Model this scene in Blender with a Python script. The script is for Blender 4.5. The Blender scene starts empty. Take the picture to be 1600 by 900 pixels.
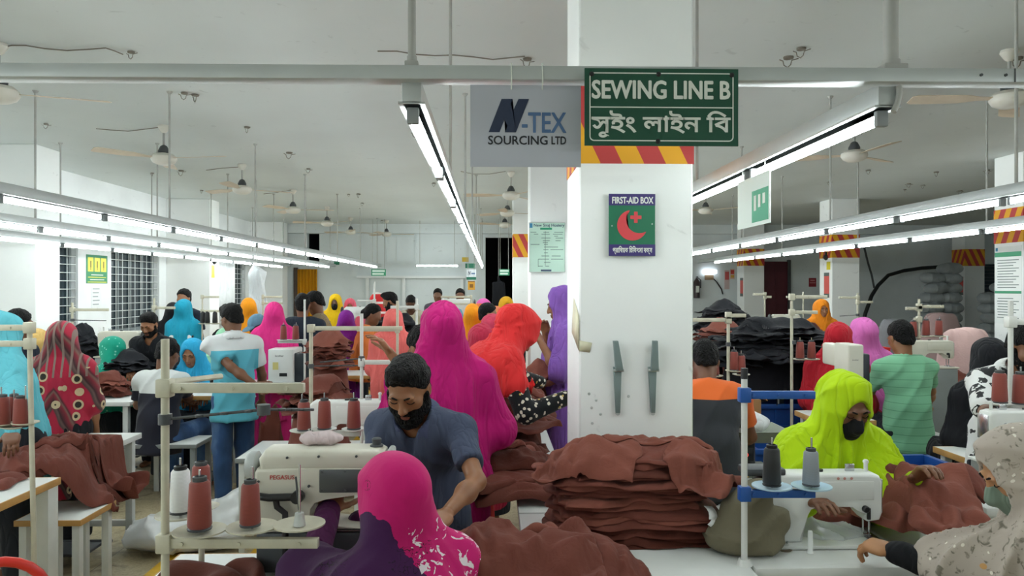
import bpy, bmesh, math, random
import numpy as np
from mathutils import Vector, Matrix, Euler

random.seed(7)
SC = bpy.context.scene
COL = SC.collection
PI = math.pi
R_ = math.radians

# ------------------------------------------------------------------ camera, world, exposure
CAM_H = 1.70
FPX = 1150.0
YAW = math.atan2(32.0, FPX)
cam_data = bpy.data.cameras.new('camera')
cam_data.sensor_width = 36.0
cam_data.lens = FPX / 1600.0 * 36.0
cam_data.clip_start = 0.05
cam_data.clip_end = 80
camera = bpy.data.objects.new('camera', cam_data)
camera.location = (0, 0, CAM_H)
camera.rotation_euler = (R_(90), 0, -YAW)
COL.objects.link(camera)
SC.camera = camera

world = bpy.data.worlds.new('world')
SC.world = world
world.use_nodes = True
world.node_tree.nodes['Background'].inputs[0].default_value = (0.55, 0.62, 0.68, 1)
world.node_tree.nodes['Background'].inputs[1].default_value = 0.25
SC.view_settings.view_transform = 'Standard'
SC.view_settings.look = 'None'
SC.view_settings.gamma = 1.0
SC.view_settings.use_curve_mapping = False
SC.view_settings.exposure = 0.0
TUBE_POWER = 43.0
SC.cycles.use_denoising = True
SC.cycles.max_bounces = 8
SC.cycles.diffuse_bounces = 5
SC.cycles.sample_clamp_indirect = 6.0

# ------------------------------------------------------------------ picture point -> place
def P(px, py, d):
    """The world point seen at (px, py) at depth d metres along the camera's axis."""
    X = (px - 800.0) / FPX * d
    Z = (450.0 - py) / FPX * d + CAM_H
    c, s = math.cos(YAW), math.sin(YAW)
    return Vector((X * c + d * s, -X * s + d * c, Z))

# ------------------------------------------------------------------ colours and materials
def srgb(h):
    if isinstance(h, str):
        h = h.lstrip('#')
        v = [int(h[i:i + 2], 16) / 255.0 for i in (0, 2, 4)]
    else:
        v = [x / 255.0 for x in h]
    return tuple((x / 12.92 if x <= 0.04045 else ((x + 0.055) / 1.055) ** 2.4) for x in v) + (1.0,)

MATS = {}
def _new(name):
    m = bpy.data.materials.new(name)
    m.use_nodes = True
    nt = m.node_tree
    return m, nt, nt.nodes['Principled BSDF']

def node(nt, t, **kw):
    n = nt.nodes.new(t)
    for k, v in kw.items():
        setattr(n, k, v)
    return n

def mixcol(nt, fac, a, b):
    n = node(nt, 'ShaderNodeMix', data_type='RGBA')
    if isinstance(fac, (int, float)):
        n.inputs['Factor'].default_value = fac
    else:
        nt.links.new(fac, n.inputs['Factor'])
    for key, v in (('A', a), ('B', b)):
        sock = [s for s in n.inputs if s.name == key and s.type == 'RGBA'][0]
        if isinstance(v, tuple):
            sock.default_value = v
        else:
            nt.links.new(v, sock)
    return [s for s in n.outputs if s.type == 'RGBA'][0]

def ramp(nt, fac, stops):
    n = node(nt, 'ShaderNodeValToRGB')
    el = n.color_ramp.elements
    while len(el) < len(stops):
        el.new(0.5)
    for e, (p, c) in zip(el, stops):
        e.position = p
        e.color = c
    nt.links.new(fac, n.inputs[0])
    return n.outputs[0]

def noise(nt, scale, detail=3, vec=None, dist=0.0):
    n = node(nt, 'ShaderNodeTexNoise')
    n.inputs['Scale'].default_value = scale
    n.inputs['Detail'].default_value = detail
    n.inputs['Distortion'].default_value = dist
    if vec is not None:
        nt.links.new(vec, n.inputs['Vector'])
    return n.outputs['Fac']

def objco(nt, scale=None, rot=None):
    t = node(nt, 'ShaderNodeTexCoord')
    o = t.outputs['Object']
    if scale or rot:
        m = node(nt, 'ShaderNodeMapping')
        if scale:
            m.inputs['Scale'].default_value = scale
        if rot:
            m.inputs['Rotation'].default_value = rot
        nt.links.new(o, m.inputs['Vector'])
        o = m.outputs[0]
    return o

def bump(nt, bsdf, h, strength, dist=0.01):
    b = node(nt, 'ShaderNodeBump')
    b.inputs['Strength'].default_value = strength
    b.inputs['Distance'].default_value = dist
    nt.links.new(h, b.inputs['Height'])
    nt.links.new(b.outputs[0], bsdf.inputs['Normal'])

def plain(name, col, rough=0.5, metal=0.0, var=0.06, vscale=6.0, spec=0.5, bmp=0.0):
    """A painted / moulded surface: one colour with faint mottling."""
    if name in MATS:
        return MATS[name]
    m, nt, b = _new(name)
    c = srgb(col)
    v = objco(nt)
    f = noise(nt, vscale, 4, v)
    lo = tuple(x * (1 - var) for x in c[:3]) + (1,)
    hi = tuple(min(1, x * (1 + var)) for x in c[:3]) + (1,)
    nt.links.new(ramp(nt, f, [(0.3, lo), (0.7, hi)]), b.inputs['Base Color'])
    b.inputs['Roughness'].default_value = rough
    b.inputs['Metallic'].default_value = metal
    b.inputs['Specular IOR Level'].default_value = spec
    if bmp:
        bump(nt, b, noise(nt, vscale * 8, 3, v), bmp, 0.003)
    MATS[name] = m
    return m

def cloth(name, col, var=0.05, rough=0.85, fold=0.3, fscale=11.0, sheen=0.03, stretch=(1.0, 1.0, 0.22)):
    """Woven cloth: one colour with wrinkle relief that runs along z."""
    if name in MATS:
        return MATS[name]
    m, nt, b = _new(name)
    c = srgb(col)
    v = objco(nt, stretch)
    f = noise(nt, fscale, 2, v, 1.0)
    lo = tuple(x * (1 - var) for x in c[:3]) + (1,)
    hi = tuple(min(1, x * (1 + var)) for x in c[:3]) + (1,)
    nt.links.new(ramp(nt, noise(nt, 5, 2, objco(nt)), [(0.3, lo), (0.7, hi)]), b.inputs['Base Color'])
    b.inputs['Roughness'].default_value = rough
    b.inputs['Specular IOR Level'].default_value = 0.2
    b.inputs['Sheen Weight'].default_value = sheen
    b.inputs['Sheen Roughness'].default_value = 0.5
    # ridges: 1 - |2n - 1|
    q = node(nt, 'ShaderNodeMath', operation='MULTIPLY_ADD'); nt.links.new(f, q.inputs[0]); q.inputs[1].default_value = 2.0; q.inputs[2].default_value = -1.0
    r = node(nt, 'ShaderNodeMath', operation='ABSOLUTE'); nt.links.new(q.outputs[0], r.inputs[0])
    p = node(nt, 'ShaderNodeMath', operation='POWER'); nt.links.new(r.outputs[0], p.inputs[0]); p.inputs[1].default_value = 0.7
    bump(nt, b, p.outputs[0], -0.0 + fold * 2.2, 0.02)
    MATS[name] = m
    return m

def emit(name, col, strength):
    if name in MATS:
        return MATS[name]
    m, nt, b = _new(name)
    b.inputs['Base Color'].default_value = srgb(col)
    b.inputs['Emission Color'].default_value = srgb(col)
    b.inputs['Emission Strength'].default_value = strength
    MATS[name] = m
    return m

# ------------------------------------------------------------------ linking, tags, copies
def tag(o, label=None, cat=None, group=None, kind=None):
    if label: o['label'] = label
    if cat: o['category'] = cat
    if group: o['group'] = group
    if kind: o['kind'] = kind
    return o

def empty(name, loc=(0, 0, 0), rz=0.0, label=None, cat=None, group=None, scale=1.0):
    o = bpy.data.objects.new(name, None)
    o.empty_display_size = 0.1
    COL.objects.link(o)
    o.location = loc
    o.rotation_euler = (0, 0, rz)
    if scale != 1.0:
        o.scale = (scale,) * 3
    return tag(o, label, cat, group)

def link(name, me, material=None, parent=None, loc=None, rot=None):
    o = bpy.data.objects.new(name, me)
    COL.objects.link(o)
    if material is not None and len(me.materials) == 0:
        me.materials.append(material)
    if parent is not None:
        o.parent = parent
    if loc is not None: o.location = loc
    if rot is not None: o.rotation_euler = rot
    return o

def dup(root, loc=None, rz=None, label=None, group=None, scale=None, rot=None):
    r = root.copy()
    COL.objects.link(r)
    if loc is not None: r.location = loc
    if rz is not None: r.rotation_euler = (0, 0, rz)
    if rot is not None: r.rotation_euler = rot
    if scale is not None: r.scale = (scale,) * 3 if isinstance(scale, (int, float)) else scale
    if label: r['label'] = label
    if group: r['group'] = group
    for ch in list(root.children):
        c = ch.copy(); COL.objects.link(c); c.parent = r
        for g in list(ch.children):
            d = g.copy(); COL.objects.link(d); d.parent = c
    return r

def recolor(o, partname, material):
    """Give the parts of one copied thing another material of its own."""
    for ch in o.children:
        if ch.name.split('.')[0] == partname and ch.material_slots:
            ch.material_slots[0].link = 'OBJECT'
            ch.material_slots[0].material = material

# ------------------------------------------------------------------ mesh helpers
class MB:
    """Collects solids and becomes ONE mesh object."""
    def __init__(self):
        self.bm = bmesh.new()
    def box(self, c, s, bev=0.0, rot=None, seg=2):
        r = bmesh.ops.create_cube(self.bm, size=1.0)
        vs = r['verts']
        for v in vs:
            v.co = Vector((v.co.x * s[0], v.co.y * s[1], v.co.z * s[2]))
        if bev > 0:
            es = list({e for v in vs for e in v.link_edges})
            rb = bmesh.ops.bevel(self.bm, geom=es, offset=bev, segments=seg, affect='EDGES', profile=0.5)
            vs = list({v for f in rb['faces'] for v in f.verts} | {v for v in vs if v.is_valid})
        M = Matrix.Translation(Vector(c)) @ (rot.to_4x4() if rot is not None else Matrix.Identity(4))
        for v in vs:
            v.co = M @ v.co
        return self
    def cyl(self, a, b, r0, r1=None, n=16, caps=True):
        a, b = Vector(a), Vector(b)
        r1 = r0 if r1 is None else r1
        d = b - a
        L = d.length
        if L < 1e-6: return self
        q = Vector((0, 0, 1)).rotation_difference(d)
        M = Matrix.Translation((a + b) / 2) @ q.to_matrix().to_4x4()
        bmesh.ops.create_cone(self.bm, cap_ends=caps, segments=n, radius1=r0, radius2=r1, depth=L, matrix=M)
        return self
    def lathe(self, prof, n=24, c=(0, 0, 0), M=None):
        """prof: (radius, z) points, revolved about z."""
        rings = []
        c = Vector(c)
        for r, z in prof:
            ring = []
            if r < 1e-6:
                ring = [self.bm.verts.new(Vector((0, 0, z)))]
            else:
                for i in range(n):
                    t = 2 * PI * i / n
                    ring.append(self.bm.verts.new(Vector((r * math.cos(t), r * math.sin(t), z))))
            rings.append(ring)
        for a, b in zip(rings, rings[1:]):
            for i in range(n):
                j = (i + 1) % n
                if len(a) == 1 and len(b) == 1: continue
                if len(a) == 1: f = [a[0], b[j], b[i]]
                elif len(b) == 1: f = [a[i], a[j], b[0]]
                else: f = [a[i], a[j], b[j], b[i]]
                try: self.bm.faces.new(f)
                except ValueError: pass
        for ring in (rings[0], rings[-1]):
            if len(ring) > 1:
                try: self.bm.faces.new(ring)
                except ValueError: pass
        T = Matrix.Translation(c) if M is None else M
        for ring in rings:
            for v in ring:
                v.co = T @ v.co
        return self
    def prism(self, pts, depth, M=None, bev=0.0, seg=2):
        """pts in x,z; extruded along y by depth, centred."""
        lo = [self.bm.verts.new((x, -depth / 2, z)) for x, z in pts]
        hi = [self.bm.verts.new((x, depth / 2, z)) for x, z in pts]
        fs = [self.bm.faces.new(lo), self.bm.faces.new(list(reversed(hi)))]
        n = len(pts)
        for i in range(n):
            j = (i + 1) % n
            fs.append(self.bm.faces.new([lo[j], lo[i], hi[i], hi[j]]))
        vs = lo + hi
        if bev > 0:
            es = list({e for f in fs[:2] for e in f.edges})
            rb = bmesh.ops.bevel(self.bm, geom=es, offset=bev, segments=seg, affect='EDGES', profile=0.5)
            vs = list({v for f in rb['faces'] for v in f.verts} | {v for v in vs if v.is_valid})
        if M is not None:
            for v in vs: v.co = M @ v.co
        return self
    def tube(self, pts, r, n=8, caps=True):
        pts = [Vector(p) for p in pts]
        rings = []
        prev = None
        rr = r if isinstance(r, (list, tuple)) else [r] * len(pts)
        for i, p in enumerate(pts):
            t = (pts[min(i + 1, len(pts) - 1)] - pts[max(i - 1, 0)]).normalized()
            if prev is None:
                u = t.orthogonal().normalized()
            else:
                u = (prev - t * prev.dot(t))
                u = u.normalized() if u.length > 1e-6 else t.orthogonal().normalized()
            prev = u
            w = t.cross(u)
            rings.append([self.bm.verts.new(p + (u * math.cos(2 * PI * k / n) + w * math.sin(2 * PI * k / n)) * rr[i]) for k in range(n)])
        for a, b in zip(rings, rings[1:]):
            for k in range(n):
                self.bm.faces.new([a[k], a[(k + 1) % n], b[(k + 1) % n], b[k]])
        if caps:
            self.bm.faces.new(list(reversed(rings[0])))
            self.bm.faces.new(rings[-1])
        return self
    def quad(self, *pts):
        self.bm.faces.new([self.bm.verts.new(Vector(p)) for p in pts])
        return self
    def mesh(self, name, smooth=True, angle=40):
        bmesh.ops.recalc_face_normals(self.bm, faces=self.bm.faces)
        me = bpy.data.meshes.new(name)
        for e in self.bm.edges:
            if len(e.link_faces) == 2 and e.calc_face_angle(0) > R_(angle):
                e.smooth = False
        for f in self.bm.faces: f.smooth = smooth
        self.bm.to_mesh(me)
        self.bm.free()
        return me
    def build(self, name, material, parent=None, smooth=True, loc=None, rot=None):
        return link(name, self.mesh(name, smooth), material, parent, loc, rot)

def np_mesh(name, V, quads, smooth=True, tris=None):
    me = bpy.data.meshes.new(name)
    V = np.ascontiguousarray(V, dtype=np.float32)
    Q = np.ascontiguousarray(quads, dtype=np.int32)
    me.vertices.add(len(V))
    me.vertices.foreach_set('co', V.ravel())
    k = Q.shape[1]
    me.loops.add(Q.size)
    me.loops.foreach_set('vertex_index', Q.ravel())
    me.polygons.add(len(Q))
    me.polygons.foreach_set('loop_start', np.arange(0, Q.size, k, dtype=np.int32))
    me.polygons.foreach_set('loop_total', np.full(len(Q), k, dtype=np.int32))
    if smooth:
        me.polygons.foreach_set('use_smooth', np.ones(len(Q), dtype=bool))
    me.update(calc_edges=True)
    me.validate()
    return me

# ------------------------------------------------------------------ numpy value noise
def _hash(ix, iy, iz, seed):
    h = (ix.astype(np.int64) * 374761393 + iy.astype(np.int64) * 668265263 + iz.astype(np.int64) * 1274126177 + seed * 974711) & 0xffffffff
    h = ((h ^ (h >> 13)) * 1103515245) & 0xffffffff
    h = (h ^ (h >> 16)) & 0xffff
    return h.astype(np.float32) / 65535.0

def vnoise(x, y, z, seed=0):
    x, y, z = np.broadcast_arrays(x, y, z)
    ix, iy, iz = np.floor(x), np.floor(y), np.floor(z)
    fx, fy, fz = x - ix, y - iy, z - iz
    fx = fx * fx * (3 - 2 * fx); fy = fy * fy * (3 - 2 * fy); fz = fz * fz * (3 - 2 * fz)
    r = 0
    for dx in (0, 1):
        wx = fx if dx else 1 - fx
        for dy in (0, 1):
            wy = fy if dy else 1 - fy
            for dz in (0, 1):
                wz = fz if dz else 1 - fz
                r = r + wx * wy * wz * _hash(ix + dx, iy + dy, iz + dz, seed)
    return r * 2 - 1

# ------------------------------------------------------------------ solids from a distance field
class SDF:
    def __init__(self, lo, hi, h):
        self.lo = np.array(lo, dtype=np.float64)
        self.h = h
        n = np.ceil((np.array(hi) - self.lo) / h).astype(int) + 1
        self.n = n
        self.ax = [(self.lo[i] + np.arange(n[i]) * h).astype(np.float32) for i in range(3)]
        self.F = np.full(n, 1.0, dtype=np.float32)
    def _block(self, lo, hi, m):
        a = np.clip(np.floor((np.array(lo) - m - self.lo) / self.h).astype(int), 0, self.n)
        b = np.clip(np.ceil((np.array(hi) + m - self.lo) / self.h).astype(int) + 1, 0, self.n)
        if np.any(b <= a): return None
        sl = tuple(slice(a[i], b[i]) for i in range(3))
        return sl, self.ax[0][sl[0]][:, None, None], self.ax[1][sl[1]][None, :, None], self.ax[2][sl[2]][None, None, :]
    def _put(self, sl, d, k, mode):
        F = self.F[sl]
        d = d.astype(np.float32)
        if mode == 'add':
            if k > 0:
                t = np.clip(0.5 + 0.5 * (F - d) / k, 0, 1)
                self.F[sl] = F + (d - F) * t - k * t * (1 - t)
            else:
                self.F[sl] = np.minimum(F, d)
        else:
            if k > 0:
                t = np.clip(0.5 - 0.5 * (F + d) / k, 0, 1)
                self.F[sl] = F + (-d - F) * t + k * t * (1 - t)
            else:
                self.F[sl] = np.maximum(F, -d)
    def cap(self, a, b, ra, rb=None, k=0.02, mode='add'):
        rb = ra if rb is None else rb
        a = np.array(a, dtype=np.float32); b = np.array(b, dtype=np.float32)
        rm = max(ra, rb)
        blk = self._block(np.minimum(a, b) - rm, np.maximum(a, b) + rm, k + 3 * self.h)
        if blk is None: return self
        sl, x, y, z = blk
        d = b - a
        L2 = float(d @ d) + 1e-12
        t = np.clip(((x - a[0]) * d[0] + (y - a[1]) * d[1] + (z - a[2]) * d[2]) / L2, 0, 1)
        q = np.sqrt((x - a[0] - d[0] * t) ** 2 + (y - a[1] - d[1] * t) ** 2 + (z - a[2] - d[2] * t) ** 2)
        self._put(sl, q - (ra + (rb - ra) * t), k, mode)
        return self
    def ell(self, c, r, R=None, k=0.02, mode='add'):
        c = np.array(c, dtype=np.float32); r = np.array(r, dtype=np.float32)
        rm = r.max() if R is not None else r
        blk = self._block(c - rm, c + rm, k + 3 * self.h)
        if blk is None: return self
        sl, x, y, z = blk
        x, y, z = x - c[0], y - c[1], z - c[2]
        if R is not None:
            R = np.asarray(R, dtype=np.float32)
            x, y, z = (R[0, 0] * x + R[1, 0] * y + R[2, 0] * z, R[0, 1] * x + R[1, 1] * y + R[2, 1] * z, R[0, 2] * x + R[1, 2] * y + R[2, 2] * z)
        k0 = np.sqrt((x / r[0]) ** 2 + (y / r[1]) ** 2 + (z / r[2]) ** 2)
        k1 = np.sqrt((x / r[0] ** 2) ** 2 + (y / r[1] ** 2) ** 2 + (z / r[2] ** 2) ** 2) + 1e-9
        self._put(sl, k0 * (k0 - 1.0) / k1, k, mode)
        return self
    def box(self, c, s, rnd=0.01, R=None, k=0.0, mode='add'):
        c = np.array(c, dtype=np.float32); s = np.array(s, dtype=np.float32) - rnd
        rm = np.linalg.norm(s) + rnd if R is not None else s + rnd
        blk = self._block(c - rm, c + rm, k + 3 * self.h)
        if blk is None: return self
        sl, x, y, z = blk
        x, y, z = x - c[0], y - c[1], z - c[2]
        if R is not None:
            R = np.asarray(R, dtype=np.float32)
            x, y, z = (R[0, 0] * x + R[1, 0] * y + R[2, 0] * z, R[0, 1] * x + R[1, 1] * y + R[2, 1] * z, R[0, 2] * x + R[1, 2] * y + R[2, 2] * z)
        qx, qy, qz = np.abs(x) - s[0], np.abs(y) - s[1], np.abs(z) - s[2]
        d = np.sqrt(np.maximum(qx, 0) ** 2 + np.maximum(qy, 0) ** 2 + np.maximum(qz, 0) ** 2) + np.minimum(np.maximum(np.maximum(qx, qy), qz), 0) - rnd
        self._put(sl, d, k, mode)
        return self
    def xyz(self):
        return self.ax[0][:, None, None], self.ax[1][None, :, None], self.ax[2][None, None, :]
    def cut(self, n, p, k=0.0):
        """Keep the side the normal points away from."""
        n = np.array(n, dtype=np.float32)
        n = n / np.linalg.norm(n)
        x, y, z = self.xyz()
        d = (x - p[0]) * n[0] + (y - p[1]) * n[1] + (z - p[2]) * n[2]
        if k > 0:
            t = np.clip(0.5 + 0.5 * (d - self.F) / k, 0, 1)
            self.F = (self.F + (d - self.F) * t + k * t * (1 - t)).astype(np.float32)
        else:
            self.F = np.maximum(self.F, d).astype(np.float32)
        return self
    def disp(self, fn, band=0.06):
        """Add fn(x,y,z) to the field near its surface."""
        idx = np.nonzero(np.abs(self.F) < band)
        if len(idx[0]):
            self.F[idx] += fn(self.ax[0][idx[0]], self.ax[1][idx[1]], self.ax[2][idx[2]]).astype(np.float32)
        return self
    def nets(self, smooth=1):
        F = self.F.copy()
        F[0], F[-1] = 1, 1; F[:, 0], F[:, -1] = 1, 1; F[:, :, 0], F[:, :, -1] = 1, 1
        S = F < 0
        c = np.zeros(self.n - 1, dtype=np.int8)
        nx, ny, nz = self.n
        for dx in (0, 1):
            for dy in (0, 1):
                for dz in (0, 1):
                    c += S[dx:nx - 1 + dx, dy:ny - 1 + dy, dz:nz - 1 + dz]
        I, J, K = np.nonzero((c > 0) & (c < 8))
        if len(I) == 0:
            return np.zeros((0, 3)), np.zeros((0, 4), dtype=int)
        idx = np.full(self.n - 1, -1, dtype=np.int32)
        idx[I, J, K] = np.arange(len(I))
        pos = np.zeros((len(I), 3)); cnt = np.zeros(len(I))
        for ax in range(3):
            for u in (0, 1):
                for v in (0, 1):
                    o = [0, 0, 0]
                    o1, o2 = [a for a in range(3) if a != ax]
                    o[o1], o[o2] = u, v
                    f0 = F[I + o[0], J + o[1], K + o[2]]
                    e = list(o); e[ax] = 1
                    f1 = F[I + e[0], J + e[1], K + e[2]]
                    m = (f0 < 0) != (f1 < 0)
                    t = np.where(m, f0 / np.where(m, f0 - f1, 1), 0)
                    cnt += m
                    for a in range(3):
                        pos[:, a] += np.where(m, (t if a == ax else o[a]), 0)
        pos /= cnt[:, None]
        V = self.lo + (np.stack([I, J, K], 1) + pos) * self.h
        quads = []
        for ax in range(3):
            sa = [slice(None)] * 3; sb = [slice(None)] * 3
            sa[ax] = slice(0, -1); sb[ax] = slice(1, None)
            A, B = S[tuple(sa)], S[tuple(sb)]
            o1, o2 = [(1, 2), (2, 0), (0, 1)][ax]
            for (p, q, flip) in ((A & ~B, None, False), (~A & B, None, True)):
                e = np.array(np.nonzero(p))
                ok = (e[o1] > 0) & (e[o2] > 0) & (e[o1] < self.n[o1] - 1) & (e[o2] < self.n[o2] - 1)
                e = e[:, ok]
                def cell(d1, d2):
                    q = e.copy(); q[o1] -= d1; q[o2] -= d2
                    return idx[q[0], q[1], q[2]]
                Q = np.stack([cell(1, 1), cell(0, 1), cell(0, 0), cell(1, 0)], 1)
                if flip: Q = Q[:, ::-1]
                quads.append(Q)
        Q = np.concatenate(quads)
        Q = Q[(Q >= 0).all(1)]
        for _ in range(smooth):
            acc = np.zeros_like(V); n = np.zeros(len(V))
            for a, b in ((0, 1), (1, 2), (2, 3), (3, 0)):
                np.add.at(acc, Q[:, a], V[Q[:, b]]); np.add.at(n, Q[:, a], 1)
                np.add.at(acc, Q[:, b], V[Q[:, a]]); np.add.at(n, Q[:, b], 1)
            V = 0.5 * V + 0.5 * acc / np.maximum(n, 1)[:, None]
        return V, Q
    def mesh(self, name, smooth=1):
        V, Q = self.nets(smooth)
        return np_mesh(name, V, Q)

def rx(a):
    c, s = math.cos(a), math.sin(a); return np.array([[1, 0, 0], [0, c, -s], [0, s, c]])
def ry(a):
    c, s = math.cos(a), math.sin(a); return np.array([[c, 0, s], [0, 1, 0], [-s, 0, c]])
def rz_(a):
    c, s = math.cos(a), math.sin(a); return np.array([[c, -s, 0], [s, c, 0], [0, 0, 1]])

# ------------------------------------------------------------------ lettering
def text_mesh(name, body, size, bold=0.0, align='CENTER', extrude=0.0008, xscale=1.0, shear=0.0, spacing=1.0):
    cu = bpy.data.curves.new(name, 'FONT')
    cu.body = body
    cu.size = size
    cu.align_x = align
    cu.align_y = 'CENTER'
    cu.extrude = extrude
    cu.offset = bold
    cu.shear = shear
    cu.space_character = spacing
    cu.resolution_u = 3
    o = bpy.data.objects.new(name, cu)
    COL.objects.link(o)
    dg = bpy.context.evaluated_depsgraph_get()
    me = bpy.data.meshes.new_from_object(o.evaluated_get(dg))
    bpy.data.objects.remove(o)
    bpy.data.curves.remove(cu)
    if xscale != 1.0:
        for v in me.vertices: v.co.x *= xscale
    me.name = name
    return me

def letter(parent, body, x, z, h, material, w=None, bold=0.0, name='lettering', y=-0.003, shear=0.0, align='CENTER', fat=0.0):
    """Raised lettering in the x-z plane of a sign that faces -y; h is the height of the written line, w its width."""
    me = text_mesh(name, body, 1.0, bold, align, 0.0, shear=shear)
    xs = [v.co.x for v in me.vertices]; ys = [v.co.y for v in me.vertices]
    if not xs: return None
    sy = h / (max(ys) - min(ys))
    sx = sy if w is None else w / (max(xs) - min(xs))
    cx, cy = (max(xs) + min(xs)) / 2, (max(ys) + min(ys)) / 2
    if align == 'LEFT': cx = min(xs)
    for v in me.vertices:
        v.co = Vector(((v.co.x - cx) * sx + x, y, (v.co.y - cy) * sy + z))
    if fat:                                    # thicken the strokes: the same outlines set side by side
        bm = bmesh.new()
        for i in range(8):
            bm.from_mesh(me)
        n = len(me.vertices)
        bm.verts.ensure_lookup_table()
        for i in range(8):
            o = Vector((math.cos(i * PI / 4) * fat, -0.00002 * i, math.sin(i * PI / 4) * fat))
            for k in range(i * n, (i + 1) * n): bm.verts[k].co += o
        bm.to_mesh(me); bm.free()
    return link(name, me, material, parent)
# ================================================================== the room
CEIL = 3.25
XL, XR, YB, YF = -5.65, 13.2, 18.2, -2.6

def wall_paint(name, col, dirt=0.10, scale=1.2):
    m, nt, b = _new(name)
    c = srgb(col)
    v = objco(nt)
    big = noise(nt, scale, 5, v)
    d = tuple(x * (1 - dirt) for x in c[:3]) + (1,)
    c1 = ramp(nt, big, [(0.35, d), (0.6, c)])
    scuff = noise(nt, 7.0, 6, v, 1.5)
    f = ramp(nt, scuff, [(0.66, (0, 0, 0, 1)), (0.74, (1, 1, 1, 1))])
    g = tuple(x * 0.82 for x in c[:3]) + (1,)
    nt.links.new(mixcol(nt, f, c1, g), b.inputs['Base Color'])
    b.inputs['Roughness'].default_value = 0.75
    bump(nt, b, noise(nt, 60, 3, v), 0.08, 0.004)
    return m

M_WALL = wall_paint('wall_paint', '#eceff0')
M_COLUMN = wall_paint('column_paint', '#f1f3f2', 0.06)
M_CEIL = wall_paint('ceiling_paint', '#d3d9d8', 0.07, 0.6)
M_BACK = wall_paint('back_wall_paint', '#dfe6e8')
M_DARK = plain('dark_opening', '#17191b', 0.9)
M_STEEL = plain('galvanised_steel', '#b9bcba', 0.45, 0.3, 0.08)
M_RODS = plain('rod_steel', '#a8a8a4', 0.6, 0.2, 0.15)
M_WHITE = plain('white_plastic', '#eef0ef', 0.4)
M_BLACKP = plain('black_plastic', '#17181a', 0.45)
M_DGREY = plain('dark_grey_metal', '#4a4d50', 0.5, 0.3)

def floor_mat():
    m, nt, b = _new('terrazzo_floor')
    v = objco(nt)
    base = ramp(nt, noise(nt, 1.3, 6, v, 0.4), [(0.25, srgb('#8f8364')), (0.5, srgb('#aa9c7c')), (0.75, srgb('#c2b593'))])
    vor = node(nt, 'ShaderNodeTexVoronoi'); vor.inputs['Scale'].default_value = 90
    nt.links.new(v, vor.inputs['Vector'])
    sp = ramp(nt, vor.outputs['Color'], [(0.0, srgb('#7b6f54')), (0.5, srgb('#b5a888')), (1.0, srgb('#d2c6a6'))])
    c = mixcol(nt, 0.35, base, sp)
    dirt = ramp(nt, noise(nt, 3.5, 8, v, 2.0), [(0.52, (0, 0, 0, 1)), (0.72, (1, 1, 1, 1))])
    c = mixcol(nt, dirt, c, srgb('#776a4f'))
    # joints every 1.2 m
    sep = node(nt, 'ShaderNodeSeparateXYZ'); nt.links.new(v, sep.inputs[0])
    js = []
    for ax in ('X', 'Y'):
        mm = node(nt, 'ShaderNodeMath', operation='MODULO'); nt.links.new(sep.outputs[ax], mm.inputs[0]); mm.inputs[1].default_value = 1.2
        ab = node(nt, 'ShaderNodeMath', operation='ABSOLUTE'); nt.links.new(mm.outputs[0], ab.inputs[0])
        lt = node(nt, 'ShaderNodeMath', operation='LESS_THAN'); nt.links.new(ab.outputs[0], lt.inputs[0]); lt.inputs[1].default_value = 0.006
        js.append(lt.outputs[0])
    mx = node(nt, 'ShaderNodeMath', operation='MAXIMUM'); nt.links.new(js[0], mx.inputs[0]); nt.links.new(js[1], mx.inputs[1])
    nt.links.new(mixcol(nt, mx.outputs[0], c, srgb('#5d574b')), b.inputs['Base Color'])
    b.inputs['Roughness'].default_value = 0.45
    return m
M_FLOOR = floor_mat()

def structure(name, mb, m):
    return tag(mb.build(name, m), kind='structure')

structure('floor', MB().box(((XL + XR) / 2, (YB + YF) / 2, -0.05), (XR - XL + 0.4, YB - YF + 6, 0.1)), M_FLOOR)
structure('ceiling', MB().box(((XL + XR) / 2, (YB + YF) / 2, CEIL + 0.06), (XR - XL + 0.4, YB - YF + 0.4, 0.12)), M_CEIL)

def wall_holes(a0, a1, z0, z1, holes):
    """Rectangles that fill a wall (a, z) around its holes (a0,a1,z0,z1)."""
    out = []
    xs = sorted({a0, a1} | {h[0] for h in holes} | {h[1] for h in holes})
    for u0, u1 in zip(xs, xs[1:]):
        hs = sorted([h for h in holes if h[0] < u1 - 1e-6 and h[1] > u0 + 1e-6], key=lambda h: h[2])
        z = z0
        for h in hs:
            if h[2] > z + 1e-6: out.append((u0, u1, z, h[2]))
            z = h[3]
        if z < z1 - 1e-6: out.append((u0, u1, z, z1))
    return out

LWIN = [(8.55, 10.22, 1.02, 2.35), (11.1, 12.68, 1.02, 2.35), (15.2, 17.1, 1.02, 2.35)]
mb = MB()
for a0, a1, z0, z1 in wall_holes(YF, YB, 0, CEIL, LWIN):
    mb.box((XL - 0.1, (a0 + a1) / 2, (z0 + z1) / 2), (0.2, a1 - a0, z1 - z0))
structure('wall_left', mb, M_WALL)
bx = lambda px: (px - 768) / FPX * YB
BHOLES = [(-0.15, 0.62, 0.0, 2.95), (bx(482), bx(501), 2.35, 3.05)]
mb = MB()
for a0, a1, z0, z1 in wall_holes(XL - 0.2, XR + 0.2, 0, CEIL, BHOLES):
    mb.box(((a0 + a1) / 2, YB + 0.1, (z0 + z1) / 2), (a1 - a0, 0.2, z1 - z0))
structure('wall_back', mb, M_BACK)
structure('wall_right', MB().box((XR + 0.1, (YB + YF) / 2, CEIL / 2), (0.2, YB - YF, CEIL)), M_BACK)
structure('wall_front', MB().box(((XL + XR) / 2, YF - 0.1, CEIL / 2), (XR - XL + 0.4, 0.2, CEIL)), M_WALL)
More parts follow.
